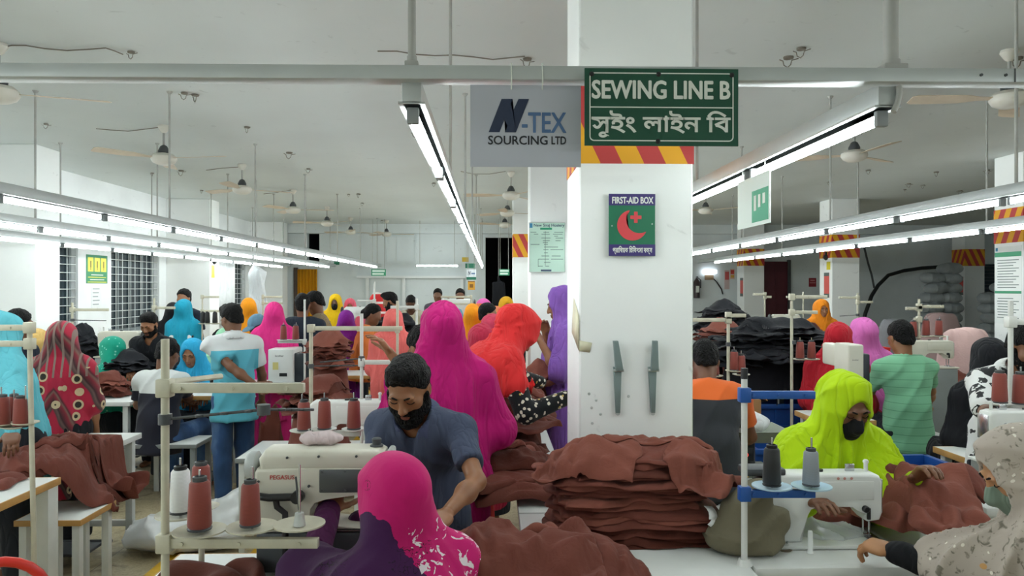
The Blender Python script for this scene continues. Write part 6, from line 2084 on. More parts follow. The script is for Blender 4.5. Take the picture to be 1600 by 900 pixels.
# first-aid sign
r, fx, fz, w, h = sign('first_aid_sign', 951, 303, 1024, 400, 3.092, 'first-aid box sign with red crescent and plus on green, on the column front', '#0e6a4a')
PURP = flat('#37296b', 'purple_ink'); REDI = flat('#cf4047', 'red_ink')
bar(r, fx(951), fx(1024), fz(321), fz(303), PURP, 'top_band')
bar(r, fx(951), fx(1024), fz(400), fz(382), PURP, 'bottom_band')
letter(r, 'FIRST-AID BOX', fx(988.5), fz(313), abs(fz(308) - fz(318)), W_INK, w=fx(1020) - fx(956), y=-0.0022, fat=0.0009)
letter(r, '\u09aa\u09cd\u09b0\u09be\u09bf\u09a5\u09ae\u0995 \u09bf\u099a\u09bf\u0995\u09ce\u09b8\u09be \u09ac\u0995\u09cd\u09b8', fx(988), fz(391), abs(fz(384) - fz(397)), W_INK, w=fx(1019) - fx(957), bold=0.010, y=-0.0022, fat=0.0004)
b = MB()
R0 = (fx(1010) - fx(965)) / 2 * 1.06
cx, cz = fx(988), fz(352)
outer = [(cx + R0 * math.cos(t), cz + R0 * math.sin(t)) for t in np.linspace(R_(100), R_(335), 40)]
c2x, c2z, R2 = cx + R0 * 0.46, cz + R0 * 0.34, R0 * 0.86
a0 = math.atan2(outer[-1][1] - c2z, outer[-1][0] - c2x); a1 = math.atan2(outer[0][1] - c2z, outer[0][0] - c2x)
if a1 > a0: a0 += 2 * PI
inner = [(c2x + R2 * math.cos(t), c2z + R2 * math.sin(t)) for t in np.linspace(a0, a1, 40)][1:-1]
f = b.bm.faces.new([b.bm.verts.new((x, -0.0014, z)) for x, z in outer + inner]); bmesh.ops.triangulate(b.bm, faces=[f])
b.build('crescent', REDI, r)
MB().box((fx(993.5), -0.0012, fz(339.5)), (0.047, 0.001, 0.0145)).box((fx(993.5), -0.0012, fz(339.5)), (0.0145, 0.0012, 0.047)).build('cross', REDI, r)
for px, py in ((956, 353), (1019, 350)):
    MB().cyl((fx(px), 0, fz(py)), (fx(px), -0.004, fz(py)), 0.003, n=8).build('screw', M_STEEL, r)

# flow chart on the second column
r, fx, fz, w, h = sign('process_chart', 827, 348, 883, 425, 7.885, 'pale green process chart on the second white column', '#b5d3c4', 'poster', 'sheet')
INK = flat('#4d625c', 'chart_ink')
letter(r, 'New Siraj Hosiery', fx(858), fz(352.6), abs(fz(349.8) - fz(356)), flat('#31415e', 'title_ink'), w=fx(881) - fx(833), bold=0.02, y=-0.0015)
bar(r, fx(827.5), fx(832), fz(356), fz(349), flat('#2d7fa8', 'logo_blue'), 'logo_mark', -0.0012)
bar(r, fx(844), fx(862.5), fz(359), fz(355.8), flat('#1f8d68', 'green_ink'), 'heading_bar', -0.0012)
bar(r, fx(845), fx(861.5), fz(424), fz(421.2), flat('#31415e', 'title_ink'), 'footer_bar', -0.0012)
b = MB()
random.seed(3)
for py, segs in ((363, ((829, 838), (849, 858), (866, 880))), (366, ((834, 841), (846, 859), (864, 879))), (369, ((866, 872),)), (372, ((846, 860), (868, 880))), (376, ((848, 859), (868, 876))), (379, ((848, 856),)), (382, ((829, 843), (850, 856))), (386, ((850, 858), (858, 872))), (390, ((849, 857), (860, 880))), (395, ((850, 856),)), (400, ((846, 858), (862, 876))), (405, ((841, 858), (861, 880))), (410, ((850, 860),)), (416, ((841, 848), (852, 858)))):
    for s0, s1 in segs: b.box(((fx(s0) + fx(s1)) / 2, -0.001, fz(py)), (fx(s1) - fx(s0), 0.0008, 0.006))
b.box((fx(841), -0.001, fz(411)), (0.004, 0.0008, fz(405) - fz(417))).box((fx(852), -0.001, fz(388)), (0.004, 0.0008, fz(362) - fz(416)))
b.build('chart_line', INK, r)
fr = MB()
for s in (-1, 1): fr.box((s * w / 2, -0.002, 0), (0.006, 0.008, h)).box((0, -0.002, s * h / 2), (w, 0.008, 0.006))
fr.build('frame', M_STEEL, r)

# sign hanging edge-on from the right light row, facing left
a, b_ = P(1160, 262, 3.12), P(1210, 250, 2.76)
r = empty('hanging_sign', (1.045, (a.y + b_.y) / 2, CAM_H + 0.345), -PI / 2, 'white and green line sign hanging under the right light row', 'sign')
wd = a.y - b_.y
MB().box((0, 0, 0), (wd, 0.004, 0.20), 0.0008, seg=1).build('board', flat('#dfe9e4', 'sign_white'), r)
GI = flat('#3f9b78', 'faded_green')
bar(r, -wd * 0.02, wd * 0.46, -0.085, 0.04, GI, 'print_block', -0.0028)
for k in range(3): bar(r, wd * (0.05 + 0.13 * k), wd * (0.12 + 0.13 * k), -0.04 + 0.01 * k, 0.02, W_INK, 'print_block', -0.004)
for s in (-1, 1): MB().tube([(s * wd * 0.35, 0, 0.098), (s * wd * 0.35, 0, 0.158)], 0.002, 6).build('hanging_loop', W_INK, r)

def side_sign(name, x, y0, y1, z0, z1, face, label, col, cat='sign', part='board'):
    """A board on a wall that faces +x or -x; local x runs to the reader's right."""
    r = empty(name, (x, (y0 + y1) / 2, (z0 + z1) / 2), R_(90) * (1 if face > 0 else -1), label, cat)
    MB().box((0, 0.002, 0), (y1 - y0, 0.004, z1 - z0), 0.0008, seg=1).build(part, flat(col), r)
    return r
# poster between the windows
r = side_sign('safety_poster', XL + 0.006, 10.42, 10.98, 1.765, 2.17, 1, 'green safety poster with three yellow panels between the barred windows', '#2b8a5c', 'poster', 'sheet')
YI = flat('#e3d74a', 'poster_yellow')
for k in range(3):
    p_ = bar(r, -0.245 + 0.172 * k, -0.245 + 0.172 * k + 0.145, -0.035, 0.165, YI, 'yellow_panel', -0.001)
    MB().box((-0.172 + 0.172 * k, -0.002, 0.07), (0.03, 0.001, 0.09)).box((-0.172 + 0.172 * k, -0.002, 0.02), (0.012, 0.001, 0.07)).build('pictogram', flat('#8a7a2a', 'picto_ink'), r)
for k, (ww, c) in enumerate(((0.32, '#dfe3dc'), (0.48, '#d7d34e'), (0.38, '#d7d34e'), (0.5, '#dfe3dc'))):
    bar(r, -ww / 2, ww / 2, -0.075 - 0.034 * k - 0.012, -0.075 - 0.034 * k, flat(c, 'ln%d' % (k % 2)), 'text_line', -0.001)
r = side_sign('paper_notice', XL + 0.004, 10.55, 10.82, 1.42, 1.72, 1, 'faint white paper notice under the green poster', '#e6e9e9', 'notice', 'sheet')
for k in range(5): bar(r, -0.10, 0.08 - 0.02 * (k % 3), 0.11 - 0.055 * k, 0.125 - 0.055 * k, flat('#9aa0a3', 'pencil_grey'), 'text_line', -0.001)
# small things on the third window-side column
r = side_sign('warning_label', -4.9 + 0.004, 13.02, 13.17, 1.88, 2.10, 1, 'small yellow warning label on the third window-side column', '#e2cb2e', 'label', 'sheet')
g = empty('bell', (-4.9, 13.12, 2.18), R_(90), 'small black alarm bell above the yellow label', 'alarm')
MB().lathe([(0.0, 0.0), (0.06, 0.0), (0.065, 0.02), (0.04, 0.05), (0.0, 0.055)], 18, M=Matrix.Rotation(R_(90), 4, 'X')).build('gong', M_BLACKP, g)
MB().box((0.0, -0.01, 0.07), (0.05, 0.03, 0.05), 0.005).build('striker_box', M_BLACKP, g)
# big notice on the right column
r = side_sign('notice_board', 6.02 - 0.004, 8.19, 8.64, 1.28, 2.19, -1, 'white notice with green heading bands on the column at the right edge', '#e8ebe9', 'poster', 'sheet')
G2 = flat('#35936a', 'heading_green')
bar(r, -0.22, 0.22, 0.33, 0.385, G2, 'heading_band', -0.001); bar(r, -0.22, 0.22, -0.10, -0.07, G2, 'heading_band', -0.001)
bar(r, -0.205, -0.17, 0.40, 0.44, flat('#2d7fa8', 'logo_blue'), 'logo_mark', -0.001)
b = MB()
for k in range(22):
    z = 0.29 - 0.032 * k
    if -0.13 < z < -0.05: continue
    b.box((-0.02 * (k % 3), -0.001, z), (0.36 - 0.05 * (k % 3), 0.0008, 0.010))
b.build('text_line', flat('#6f7c7a', 'body_ink'), r)

# small signs on the right hand columns, the far wall and the light rows
def small(name, px0, py0, px1, py1, d, label, col, marks=(), cat='sign', wall=False, hang=False):
    r, fx, fz, w, h = sign(name, px0, py0, px1, py1, d, label, col, cat)
    if wall: r.location.y = YB - 0.006
    if hang:
        for s_ in (-1, 1): MB().cyl((s_ * w * 0.4, 0.002, h / 2 - 0.005), (s_ * w * 0.4, 0.002, CEIL - r.location.z), 0.004, n=6).build('hanging_wire', M_RODS, r)
    for (u0, v0, u1, v1, c) in marks:
        bar(r, -w / 2 + w * u0, -w / 2 + w * u1, h / 2 - h * v1, h / 2 - h * v0, flat(c), 'print_block', -0.0015)
    return r, w, h
r, w, h = small('line_sign', 580, 420.5, 603, 431, 16.6, 'small green line sign at the end of the left aisle light row', '#2f8f68', ((0.08, 0.12, 0.92, 0.42, '#cfe3d8'), (0.08, 0.58, 0.85, 0.85, '#cfe3d8')), hang=True)
r, w, h = small('line_sign', 780, 420.5, 796, 430.5, 14.0, 'small green line sign left of the charted column', '#2f8f68', ((0.08, 0.12, 0.92, 0.42, '#cfe3d8'), (0.08, 0.58, 0.85, 0.85, '#cfe3d8')), hang=True)
r, w, h = small('line_sign', 727, 411.5, 743, 419, 15.5, 'small dark green sign above the small white company sign, far back', '#17684f', hang=True)
r, w, h = small('company_sign', 729, 421, 744, 433, 15.5, 'small white company sign far back at the end of the middle light row', '#d5dade', ((0.0, 0.99, 1.0, 1.35, '#17684f'),), hang=True)
letter(r, 'N', -w * 0.2, h * 0.02, h * 0.5, NAVY_INK, w=w * 0.32, bold=0.03, y=-0.002, shear=0.4)
bar(r, w * 0.0, w * 0.38, -h * 0.12, h * 0.05, BLUE_INK, 'print_block', -0.0015)
small('warning_sign', 731, 439, 742, 453, 15.5, 'small orange warning sign below the small company sign, far back', '#d69a2a', ((0.25, 0.35, 0.75, 0.75, '#8a5a14'), (0.0, 0.0, 1.0, 0.1, '#7a4d12')), hang=True)
small('yellow_sign', 722, 402, 732, 409, 18.15, 'small yellow sign on the far wall above the far signs', '#d8b63a', wall=True)
small('exit_sign', 503, 406, 512, 411, 16.8, 'tiny green exit sign by the far left corner', '#1d7d5c', wall=True)
small('red_notice', 1275, 434, 1287, 448, 18.0, 'red notice board left of the farther striped column', '#8e2430', ((0.1, 0.5, 0.9, 0.6, '#c97a80'), (0.2, 0.2, 0.8, 0.35, '#c97a80')), 'notice', wall=True)
small('red_poster', 1136, 422, 1144, 452, 18.15, 'tall pale red poster on the far wall behind the right light rows', '#c9b3b0', ((0.1, 0.08, 0.9, 0.5, '#c75a58'),), 'poster', wall=True)
small('red_poster', 1145, 420, 1152, 436, 18.15, 'short red and yellow poster beside the tall pale poster', '#d7b7a8', ((0.1, 0.1, 0.9, 0.5, '#c9443c'), (0.1, 0.6, 0.9, 0.85, '#d6a544')), 'poster', wall=True)
for (x, y0, z, lab) in ((5.9, 12.8, 1.75, 'fire point label on the farther striped column, right'), (5.95, 17.35, 1.72, 'fire point label on the column beside the maroon door'), (11.25, 17.35, 1.75, 'fire point label on the farthest right column')):
    r = side_sign('fire_label', x - 0.004, y0 - 0.10, y0 + 0.10, z - 0.22, z + 0.22, -1, lab, '#cf5a52', 'label', 'sheet')
    bar(r, -0.1, 0.1, 0.16, 0.22, flat('#5b6a66', 'label_grey'), 'print_block', -0.001); bar(r, -0.1, 0.1, -0.22, -0.15, flat('#5b6a66', 'label_grey'), 'print_block', -0.001)
r = side_sign('warning_label', 5.9 - 0.004, 12.66, 12.80, 2.02, 2.16, -1, 'small yellow warning label on the farther striped column', '#d8c62e', 'label', 'sheet')
g = empty('bell', (5.9, 12.80, 2.24), -R_(90), 'small black alarm bell on the farther striped column', 'alarm')
MB().lathe([(0.0, 0.0), (0.05, 0.0), (0.055, 0.02), (0.03, 0.05), (0.0, 0.055)], 18, M=Matrix.Rotation(R_(90), 4, 'X')).build('gong', M_BLACKP, g)
MB().box((0.0, -0.01, 0.07), (0.05, 0.03, 0.05), 0.005).build('striker_box', M_BLACKP, g)
# fire extinguisher and emergency lamp on the far wall
q = P(1091, 450, 18.1)
e = empty('fire_extinguisher', (q.x, YB - 0.10, q.z - 0.25), 0, 'dark fire extinguisher hung on the far wall right of the column', 'extinguisher')
MB().lathe([(0.0, 0.0), (0.075, 0.0), (0.08, 0.02), (0.08, 0.40), (0.03, 0.47), (0.025, 0.50), (0.0, 0.50)], 18).build('cylinder', plain('extinguisher_dark', '#3a2b2f', 0.4), e)
MB().box((0, -0.03, 0.52), (0.03, 0.10, 0.03), 0.005).tube([(0.03, -0.02, 0.5), (0.09, -0.03, 0.45), (0.09, -0.03, 0.25)], 0.012, 8).build('valve_hose', M_BLACKP, e)
MB().box((0, -0.081, 0.22), (0.08, 0.004, 0.16)).build('label', W_INK, e)
MB().box((0, 0.09, 0.3), (0.05, 0.03, 0.05)).build('hook', M_STEEL, e)
q = P(1116, 424, 17.9)
e = empty('emergency_lamp', (q.x, YB - 0.02, q.z), 0, 'lit emergency lamp on the far wall right of the column', 'lamp')
MB().box((0, -0.05, 0), (0.36, 0.06, 0.10), 0.02).build('diffuser', emit('lamp_diffuser', '#eef7ff', 4.0), e)
MB().box((0, 0.0, -0.14), (0.22, 0.04, 0.12), 0.01).build('battery_box', plain('box_tan', '#a0876a', 0.6), e)
# black hose along the dark wall
t = MB().tube([P(x_, y_, d_) for x_, y_, d_ in ((1345, 520, 17.9), (1352, 490, 17.9), (1362, 462, 17.95), (1372, 446, 18.0), (1388, 430, 18.05), (1412, 423, 18.05), (1440, 419, 18.05), (1470, 417, 18.05), (1496, 414, 18.05))], 0.045, 10)
tag(t.build('hose', M_BLACKP), 'thick black hose curving up along the dark far wall at right', 'hose')
t = MB().tube([P(x_, y_, 18.05) for x_, y_ in ((1350, 385), (1356, 410), (1362, 430), (1366, 450))], 0.025, 8)
tag(t.build('pipe', M_DGREY), 'thin dark pipe coming down the far wall to the hose', 'pipe')
t = MB().tube([P(x_, y_, 18.0) for x_, y_ in ((1118, 432), (1126, 440), (1134, 452), (1136, 460))], 0.015, 6)
for o_ in (t,): pass
co = t.build('cable', M_BLACKP); co.location.y = YB - 0.02 - co.data.vertices[0].co.y - 0.0
tag(co, 'loose cable below the emergency lamp on the far wall', 'cable')

# curtains
def curtain(name, x0, x1, y, z0, z1, m, label, folds=7, along='x', x=None):
    n = 60
    V = []; F = []
    for i in range(n + 1):
        u = i / n
        off = 0.035 * math.sin(u * folds * 2 * PI) + 0.01 * math.sin(u * 23)
        for k, z in enumerate((z0, (z0 + z1) / 2, z1)):
            a = x0 + (x1 - x0) * u
            V.append((a, y + off * (1 - 0.2 * k), z) if along == 'x' else (y + off * (1 - .2 * k), a, z))
    for i in range(n):
        for k in range(2):
            F.append((i * 3 + k, (i + 1) * 3 + k, (i + 1) * 3 + k + 1, i * 3 + k + 1))
    me = np_mesh(name, V, F)
    o = link(name, me, m)
    md = o.modifiers.new('thickness', 'SOLIDIFY'); md.thickness = 0.006
    return tag(o, label, 'curtain')
curtain('curtain', bx(469), bx(499), YB - 0.09, 0.05, 2.16, CL('ochre_curtain', '#c98a10'), 'ochre yellow curtain on the far wall at the left corner', 6)
MB_c = MB().box((bx(465.5), YB - 0.05, 1.1), (0.09, 0.06, 2.2))
tag(MB_c.build('door_frame', plain('brown_post', '#4a3a30', 0.7)), None, None, None, 'structure')
curtain('curtain', 14.2, 15.3, XL + 0.38, 1.0, 2.32, CL('white_curtain', '#dfe2e4'), 'white curtain drawn beside the last window on the left', 5, 'y')
rod = MB().cyl((XL + 0.38, 14.0, 2.33), (XL + 0.38, 15.5, 2.33), 0.012, n=10)
for yy in (14.05, 15.45): rod.cyl((XL, yy, 2.33), (XL + 0.38, yy, 2.33), 0.010, n=8)
tag(rod.build('curtain_rod', M_RODS), 'thin rod holding the white curtain at the last left window', 'rod')
g = SDF((-0.25, -0.25, -0.6), (0.25, 0.25, 0.6), 0.018)
g.ell((0, 0, 0.42), (0.13, 0.12, 0.14), None, 0).cap((0, 0, 0.35), (0.03, 0, -0.45), 0.11, 0.17, 0.06)
g.disp(fold(0.02, 14, 4, 'z'))
q = P(401, 476, 10.6)
ho = link('hanging_sheet', g.mesh('hanging_sheet'), CL('grey_white_sheet', '#bfc3c5'), None, q)
MB().cyl((0, 0, 0.5), (0, 0, CEIL - q.z), 0.004, n=6).build('hanging_cord', M_RODS, ho)
tag(ho, 'pale cloth bundle hung up behind the blue-grey cap', 'cloth')
g = SDF((-0.3, -0.2, -0.5), (0.3, 0.2, 0.5), 0.02)
g.box((0, 0, 0), (0.15, 0.05, 0.32), 0.04, None, 0).cap((0, 0, .3), (0, 0, .42), 0.02, 0.015, .03)
g.disp(fold(0.015, 14, 4, 'z'))
q = P(779, 462, 16.6)
ho = link('hanging_garment', g.mesh('hanging_garment'), BLACK, None, q)
MB().cyl((0, 0, 0.4), (0, 0, CEIL - q.z), 0.005, n=6).build('hanging_cord', M_RODS, ho)
tag(ho, 'black garment hanging in the dark passage of the far wall', 'garment')

M_TAPE = plain('old_tape', '#cfc9ac', 0.6, 0, 0.12, 12)
cx_, cy_ = 0.37, 3.10
zq = lambda py, d: CAM_H + (450 - py) / FPX * d
b = MB()
ptsL = [(3.28, zq(466, 3.28)), (3.10, zq(492, 3.1)), (3.10, zq(548, 3.1)), (3.36, zq(520, 3.36)), (3.34, zq(500, 3.34))]
f = b.bm.faces.new([b.bm.verts.new((cx_ - 0.0016, y_, z_)) for y_, z_ in ptsL])
ptsF = [(cx_, zq(532, 3.1)), (cx_ + 0.055, zq(536, 3.1)), (cx_ + 0.045, zq(551, 3.1)), (cx_, zq(549, 3.1))]
b.bm.faces.new([b.bm.verts.new((x_, cy_ - 0.0016, z_)) for x_, z_ in ptsF])
o = b.build('tape_patch', M_TAPE); o.modifiers.new('thickness', 'SOLIDIFY').thickness = 0.0012
tag(o, 'peeling beige tape wrapped round the left edge of the first-aid column', 'tape')
for i, (px, py) in enumerate(((921, 616), (932, 626), (925, 638), (939, 648), (926, 662), (983, 620))):
    q_ = P(px, py, 3.1)
    o = MB().lathe([(0.0, 0.003), (0.0035, 0.003), (0.006, 0.0)], 10, M=Matrix.Rotation(R_(90), 4, 'X')).build('wall_plug', M_STEEL, None, loc=(q_.x, cy_, q_.z))
    tag(o, 'small wall plug left in the column near the two grey brackets', 'wall plug', 'wall plugs in the column')
# ================================================================== garments: folded, stacked and thrown down
def gcloth(name, col, **kw):
    return CL(name, col, var=0.10, fold=0.05, fscale=22, stretch=(1, 1, 1), **kw)
G_BROWN = gcloth('garment_brown', '#6a3a30')
G_BROWN2 = gcloth('garment_brown_light', '#7a463a')
G_BROWN3 = gcloth('garment_brown_dark', '#53291f')
G_BLACK = gcloth('garment_black', '#1b1c21')
G_PINKF = gcloth('garment_pale_pink', '#c9a9a5')
G_PINKF2 = gcloth('garment_dusty_pink', '#8d7674')
G_OLIVE = gcloth('garment_olive', '#6b6552')
G_GREY = gcloth('garment_grey', '#76767a')
M_TAG = plain('paper_tag', '#dfe0de', 0.6)

class Pile:
    """A patch of table whose height grows as garments are laid on it."""
    def __init__(s, x0, x1, y0, y1, z, cell=0.012):
        s.x0, s.y0, s.c = x0, y0, cell
        s.nx, s.ny = int((x1 - x0) / cell) + 1, int((y1 - y0) / cell) + 1
        s.H = np.full((s.nx, s.ny), z, dtype=np.float64)
    def drop(s, edge_x=None, edge_y=None, z=0.3):
        """Beyond the table's edge the cloth can fall."""
        X = s.x0 + np.arange(s.nx) * s.c; Y = s.y0 + np.arange(s.ny) * s.c
        if edge_x is not None: s.H[(X < edge_x[0]) | (X > edge_x[1]), :] = z
        if edge_y is not None: s.H[:, (Y < edge_y[0]) | (Y > edge_y[1])] = z
        return s
    def mound(s, cx, cy, rx_, ry_, h):
        X = s.x0 + np.arange(s.nx)[:, None] * s.c; Y = s.y0 + np.arange(s.ny)[None, :] * s.c
        e = ((X - cx) / rx_) ** 2 + ((Y - cy) / ry_) ** 2
        s.H = np.maximum(s.H, s.H.min() + h * np.sqrt(np.clip(1 - e ** 3, 0, 1)))
        return s
    def blur(s, n):
        H = s.H
        for _ in range(n):
            Pd = np.pad(H, 1, mode='edge')
            H = (Pd[:-2, 1:-1] + Pd[2:, 1:-1] + Pd[1:-1, :-2] + Pd[1:-1, 2:] + 2 * H) / 6
        return H
    def sample(s, H, x, y):
        fx = np.clip((x - s.x0) / s.c, 0, s.nx - 1.001); fy = np.clip((y - s.y0) / s.c, 0, s.ny - 1.001)
        i, j = fx.astype(int), fy.astype(int); a, b = fx - i, fy - j
        return H[i, j] * (1 - a) * (1 - b) + H[i + 1, j] * a * (1 - b) + H[i, j + 1] * (1 - a) * b + H[i + 1, j + 1] * a * b
    def shape(s, cx, cy, ang, lx, ly, th, seed, amp, stiff, n, ruf, fdir, droop):
        m = max(8, int(n * ly / max(lx, 1e-6) * 1.0)) if ly < lx else n
        u = np.linspace(-1, 1, n)[:, None] * np.ones((1, m)); v = np.linspace(-1, 1, m)[None, :] * np.ones((n, 1))
        # rounded, uneven outline
        uu, vv = u * np.sqrt(1 - 0.22 * v * v), v * np.sqrt(1 - 0.22 * u * u)
        px, py = uu * lx, vv * ly
        px = px + ruf * lx * vnoise(uu * 1.7, vv * 1.7, 0 * u, seed) * 0.9; py = py + ruf * ly * vnoise(uu * 1.7 + 9, vv * 1.7, 0 * u, seed + 1) * 1.1
        px = px + 0.013 * vnoise(px * 16, py * 16, 0 * u, seed + 7); py = py + 0.013 * vnoise(px * 16, py * 16, 0 * u + 5, seed + 8)
        c, sn = math.cos(ang), math.sin(ang)
        x, y = cx + px * c - py * sn, cy + px * sn + py * c
        Hb = np.maximum(s.blur(stiff), s.H)
        base = s.sample(Hb, x, y)
        if droop is not None:                  # folded cloth is stiff: its edge hangs only so far below its middle
            base = np.maximum(base, np.percentile(base, 70) - droop * (0.6 + 0.8 * (0.5 + 0.5 * vnoise(u * 2.5, v * 2.5, 0 * u, seed + 21))))
        e = np.maximum(np.abs(u), np.abs(v))
        prof = np.sqrt(np.clip(1 - e ** 9, 0, 1))
        w = vnoise(px * 3.5, py * 3.5, 0 * px, seed + 2)
        w2 = vnoise(px * 9, py * 9, 0 * px, seed + 12)
        t1 = (px * math.cos(fdir) + py * math.sin(fdir)) * 34 + w * 4.5 + w2 * 0.5 + seed
        t2 = (px * math.cos(fdir + 0.7) + py * math.sin(fdir + 0.7)) * 22 + w * 5.0 + w2 * 0.35
        r1 = (0.5 + 0.5 * np.cos(2 * t1)) ** 1.4; r2 = np.abs(np.sin(t2)) ** 0.75
        m1 = np.clip(0.35 + 1.3 * vnoise(px * 5, py * 5, 0 * px + 7, seed + 3), 0, 1.2)
        m2 = np.clip(0.45 + 1.2 * vnoise(px * 4, py * 4, 0 * px + 3, seed + 4), 0, 1.2)
        rel = (r1 * 0.7 * m1 + (r2 - 0.5) * 1.5 * m2 + 0.30 * vnoise(px * 7, py * 7, 0 * px, seed + 6)) * amp
        top = base + (th * (0.8 + 0.35 * vnoise(px * 4, py * 4, 0 * px, seed + 5)) + rel) * prof + 0.0016
        bot = base + 0.0012
        return x, y, top, bot
    def lay(s, cx, cy, ang, lx, ly, th, mat_, label, group=None, seed=None, amp=0.010, stiff=6, n=34, ruf=0.16, fdir=None, name='garment', droop=0.09):
        if seed is None: seed = random.randint(1, 9999)
        if fdir is None: fdir = random.uniform(0, PI)
        x, y, top, bot = s.shape(cx, cy, ang, lx, ly, th, seed, amp, stiff, n, ruf, fdir, droop)
        # the rim bulges out a little so that stacked edges read as rolled folds
        N, M = x.shape
        V = np.concatenate([np.stack([x, y, top], -1).reshape(-1, 3), np.stack([x, y, bot], -1).reshape(-1, 3)])
        o = V[:, :2].mean(0)
        idx = np.arange(N * M).reshape(N, M)
        q = [np.stack([idx[:-1, :-1], idx[1:, :-1], idx[1:, 1:], idx[:-1, 1:]], -1).reshape(-1, 4)]
        q.append(q[0][:, ::-1] + N * M)
        rim = np.concatenate([idx[:, 0], idx[-1, 1:], idx[-2::-1, -1], idx[0, -2:0:-1]])
        r2 = np.roll(rim, -1)
        q.append(np.stack([r2, rim, rim + N * M, r2 + N * M], -1))
        z0 = float(bot.min())
        V[:, 0] -= cx; V[:, 1] -= cy; V[:, 2] -= z0
        me = np_mesh(name, V, np.concatenate(q))
        ob = link(name, me, mat_, None, (cx, cy, z0))
        tag(ob, label, 'garment', group)
        # raise the heap
        xd, yd, td, _ = s.shape(cx, cy, ang, lx, ly, th, seed, amp, stiff, int(max(lx, ly) * 2.6 / s.c), ruf, fdir, droop)
        i = np.clip(((xd - s.x0) / s.c + 0.5).astype(int), 0, s.nx - 1); j = np.clip(((yd - s.y0) / s.c + 0.5).astype(int), 0, s.ny - 1)
        np.maximum.at(s.H, (i.ravel(), j.ravel()), td.ravel() + 0.0015)
        return ob

def tags_on(px, py, d, label, rot=0.3, s=1.0, sz=(0.035, 0.05)):
    q = P(px, py, d)
    n = 8
    m = MB()
    for k in range(n):
        pass
    V = []; F = []
    for i in range(5):
        for k in (0, 1):
            V.append(((k - 0.5) * sz[0] * s, -0.012 * math.sin(i * 0.8) - 0.004 * i, (2 - i) * sz[1] * s / 4))
    for i in range(4): F.append((i * 2, i * 2 + 1, i * 2 + 3, i * 2 + 2))
    o = link('care_label', np_mesh('care_label', V, F), M_TAG, None, q, (random.uniform(-0.6, 0.1), rot, random.uniform(-0.5, 0.5)))
    o.modifiers.new('thickness', 'SOLIDIFY').thickness = 0.0008
    return tag(o, label, 'label', 'white labels on the brown garments')

random.seed(21)
U = random.uniform
mats3 = [G_BROWN, G_BROWN, G_BROWN2, G_BROWN3]
# 1. tall stack in front of the column
pl = Pile(-0.1, 1.2, 2.2, 3.09, 0.76)
for k in range(18):
    t = k / 17.0
    lx = 0.335 - 0.05 * t + U(-0.03, 0.03)
    pl.lay(0.545 + U(-0.03, 0.03), 2.835 + 0.02 * t + U(-0.02, 0.02), U(-0.12, 0.12), lx, 0.205 - 0.03 * t + U(-0.018, 0.015), 0.014, random.choice(mats3), 'brown garment in the tall stack on the white table before the column', 'brown garments in the tall stack', amp=0.011, stiff=9, n=56, ruf=0.15, fdir=PI / 2 + U(-0.35, 0.35), droop=0.022)
pl.lay(0.80, 2.74, 0.9, 0.15, 0.12, 0.012, G_BROWN2, 'brown garment rumpled over the right front of the tall stack', amp=0.02, n=50)
pl.lay(0.36, 2.80, -0.2, 0.20, 0.13, 0.010, G_BROWN2, 'brown garment spread on top of the tall stack at its left', amp=0.02, n=50)
pl.lay(0.66, 2.92, 0.1, 0.22, 0.11, 0.010, G_BROWN2, 'brown garment spread on top of the tall stack against the column', amp=0.016, n=50)
# 2. low heap of loose garments at the front of the same table
pl2 = Pile(-0.35, 0.75, 1.85, 2.8, 0.60).drop(z=0.60)
pl2.H[:] = np.maximum(pl2.H, pl.H.min() * 0 + 0.60)
X = pl2.x0 + np.arange(pl2.nx) * pl2.c
pl2.H[(X > 0.115), :] = 0.765
pl2.mound(0.10, 2.30, 0.40, 0.26, 0.24)
for k, (cx, cy, a, lx, ly, th, am, lab) in enumerate(((0.30, 2.36, 0.2, 0.22, 0.16, 0.035, 0.020, 'brown garment with rolled hem at the right of the front heap'), (-0.02, 2.36, -0.3, 0.22, 0.15, 0.03, 0.022, 'brown garment under the bearded man\'s hand'),
        (0.14, 2.46, 0.35, 0.26, 0.12, 0.03, 0.020, 'brown garment thrown across the back of the front heap'), (0.30, 2.26, 0.9, 0.18, 0.14, 0.035, 0.022, 'brown garment folded in loose rolls at the front centre'), (-0.08, 2.24, 0.5, 0.20, 0.16, 0.035, 0.020, 'brown garment nearest the blossom scarf'),
        (0.12, 2.20, -0.2, 0.22, 0.15, 0.035, 0.024, 'brown garment at the front of the heap, cut by the bottom edge'))):
    pl2.lay(cx, cy, a, lx, ly, th, [G_BROWN2, G_BROWN][k % 2], lab, None, amp=am, stiff=8, n=52, ruf=0.2)
# 3. garments along the narrow table left of the column
pl3 = Pile(-0.5, 0.365, 2.95, 6.4, 0.60)
X = pl3.x0 + np.arange(pl3.nx) * pl3.c
pl3.H[X > 0.115, :] = 0.765
pl3.mound(0.10, 3.6, 0.40, 0.6, 0.22).mound(0.14, 4.7, 0.34, 0.8, 0.40)
for k in range(26):
    y = 3.32 + 2.3 * (k % 13) / 13.0 + U(-0.05, 0.05)
    pl3.lay(0.10 + U(-0.10, 0.05), y, U(-0.6, 0.6), U(0.17, 0.24), U(0.15, 0.22), 0.022, random.choice(mats3), 'brown garment in the long heap beside the left of the column', 'brown garments in the long heap', amp=0.018, stiff=6, n=40, droop=0.05)
for px, py, d in ((1108, 802, 2.66), (1114, 812, 2.66), (1127, 798, 2.68), (1028, 706, 2.9), (698, 872, 2.12), (1094, 733, 2.74)):
    tags_on(px, py, d, 'white care label on the brown garments', U(-0.6, 0.9))
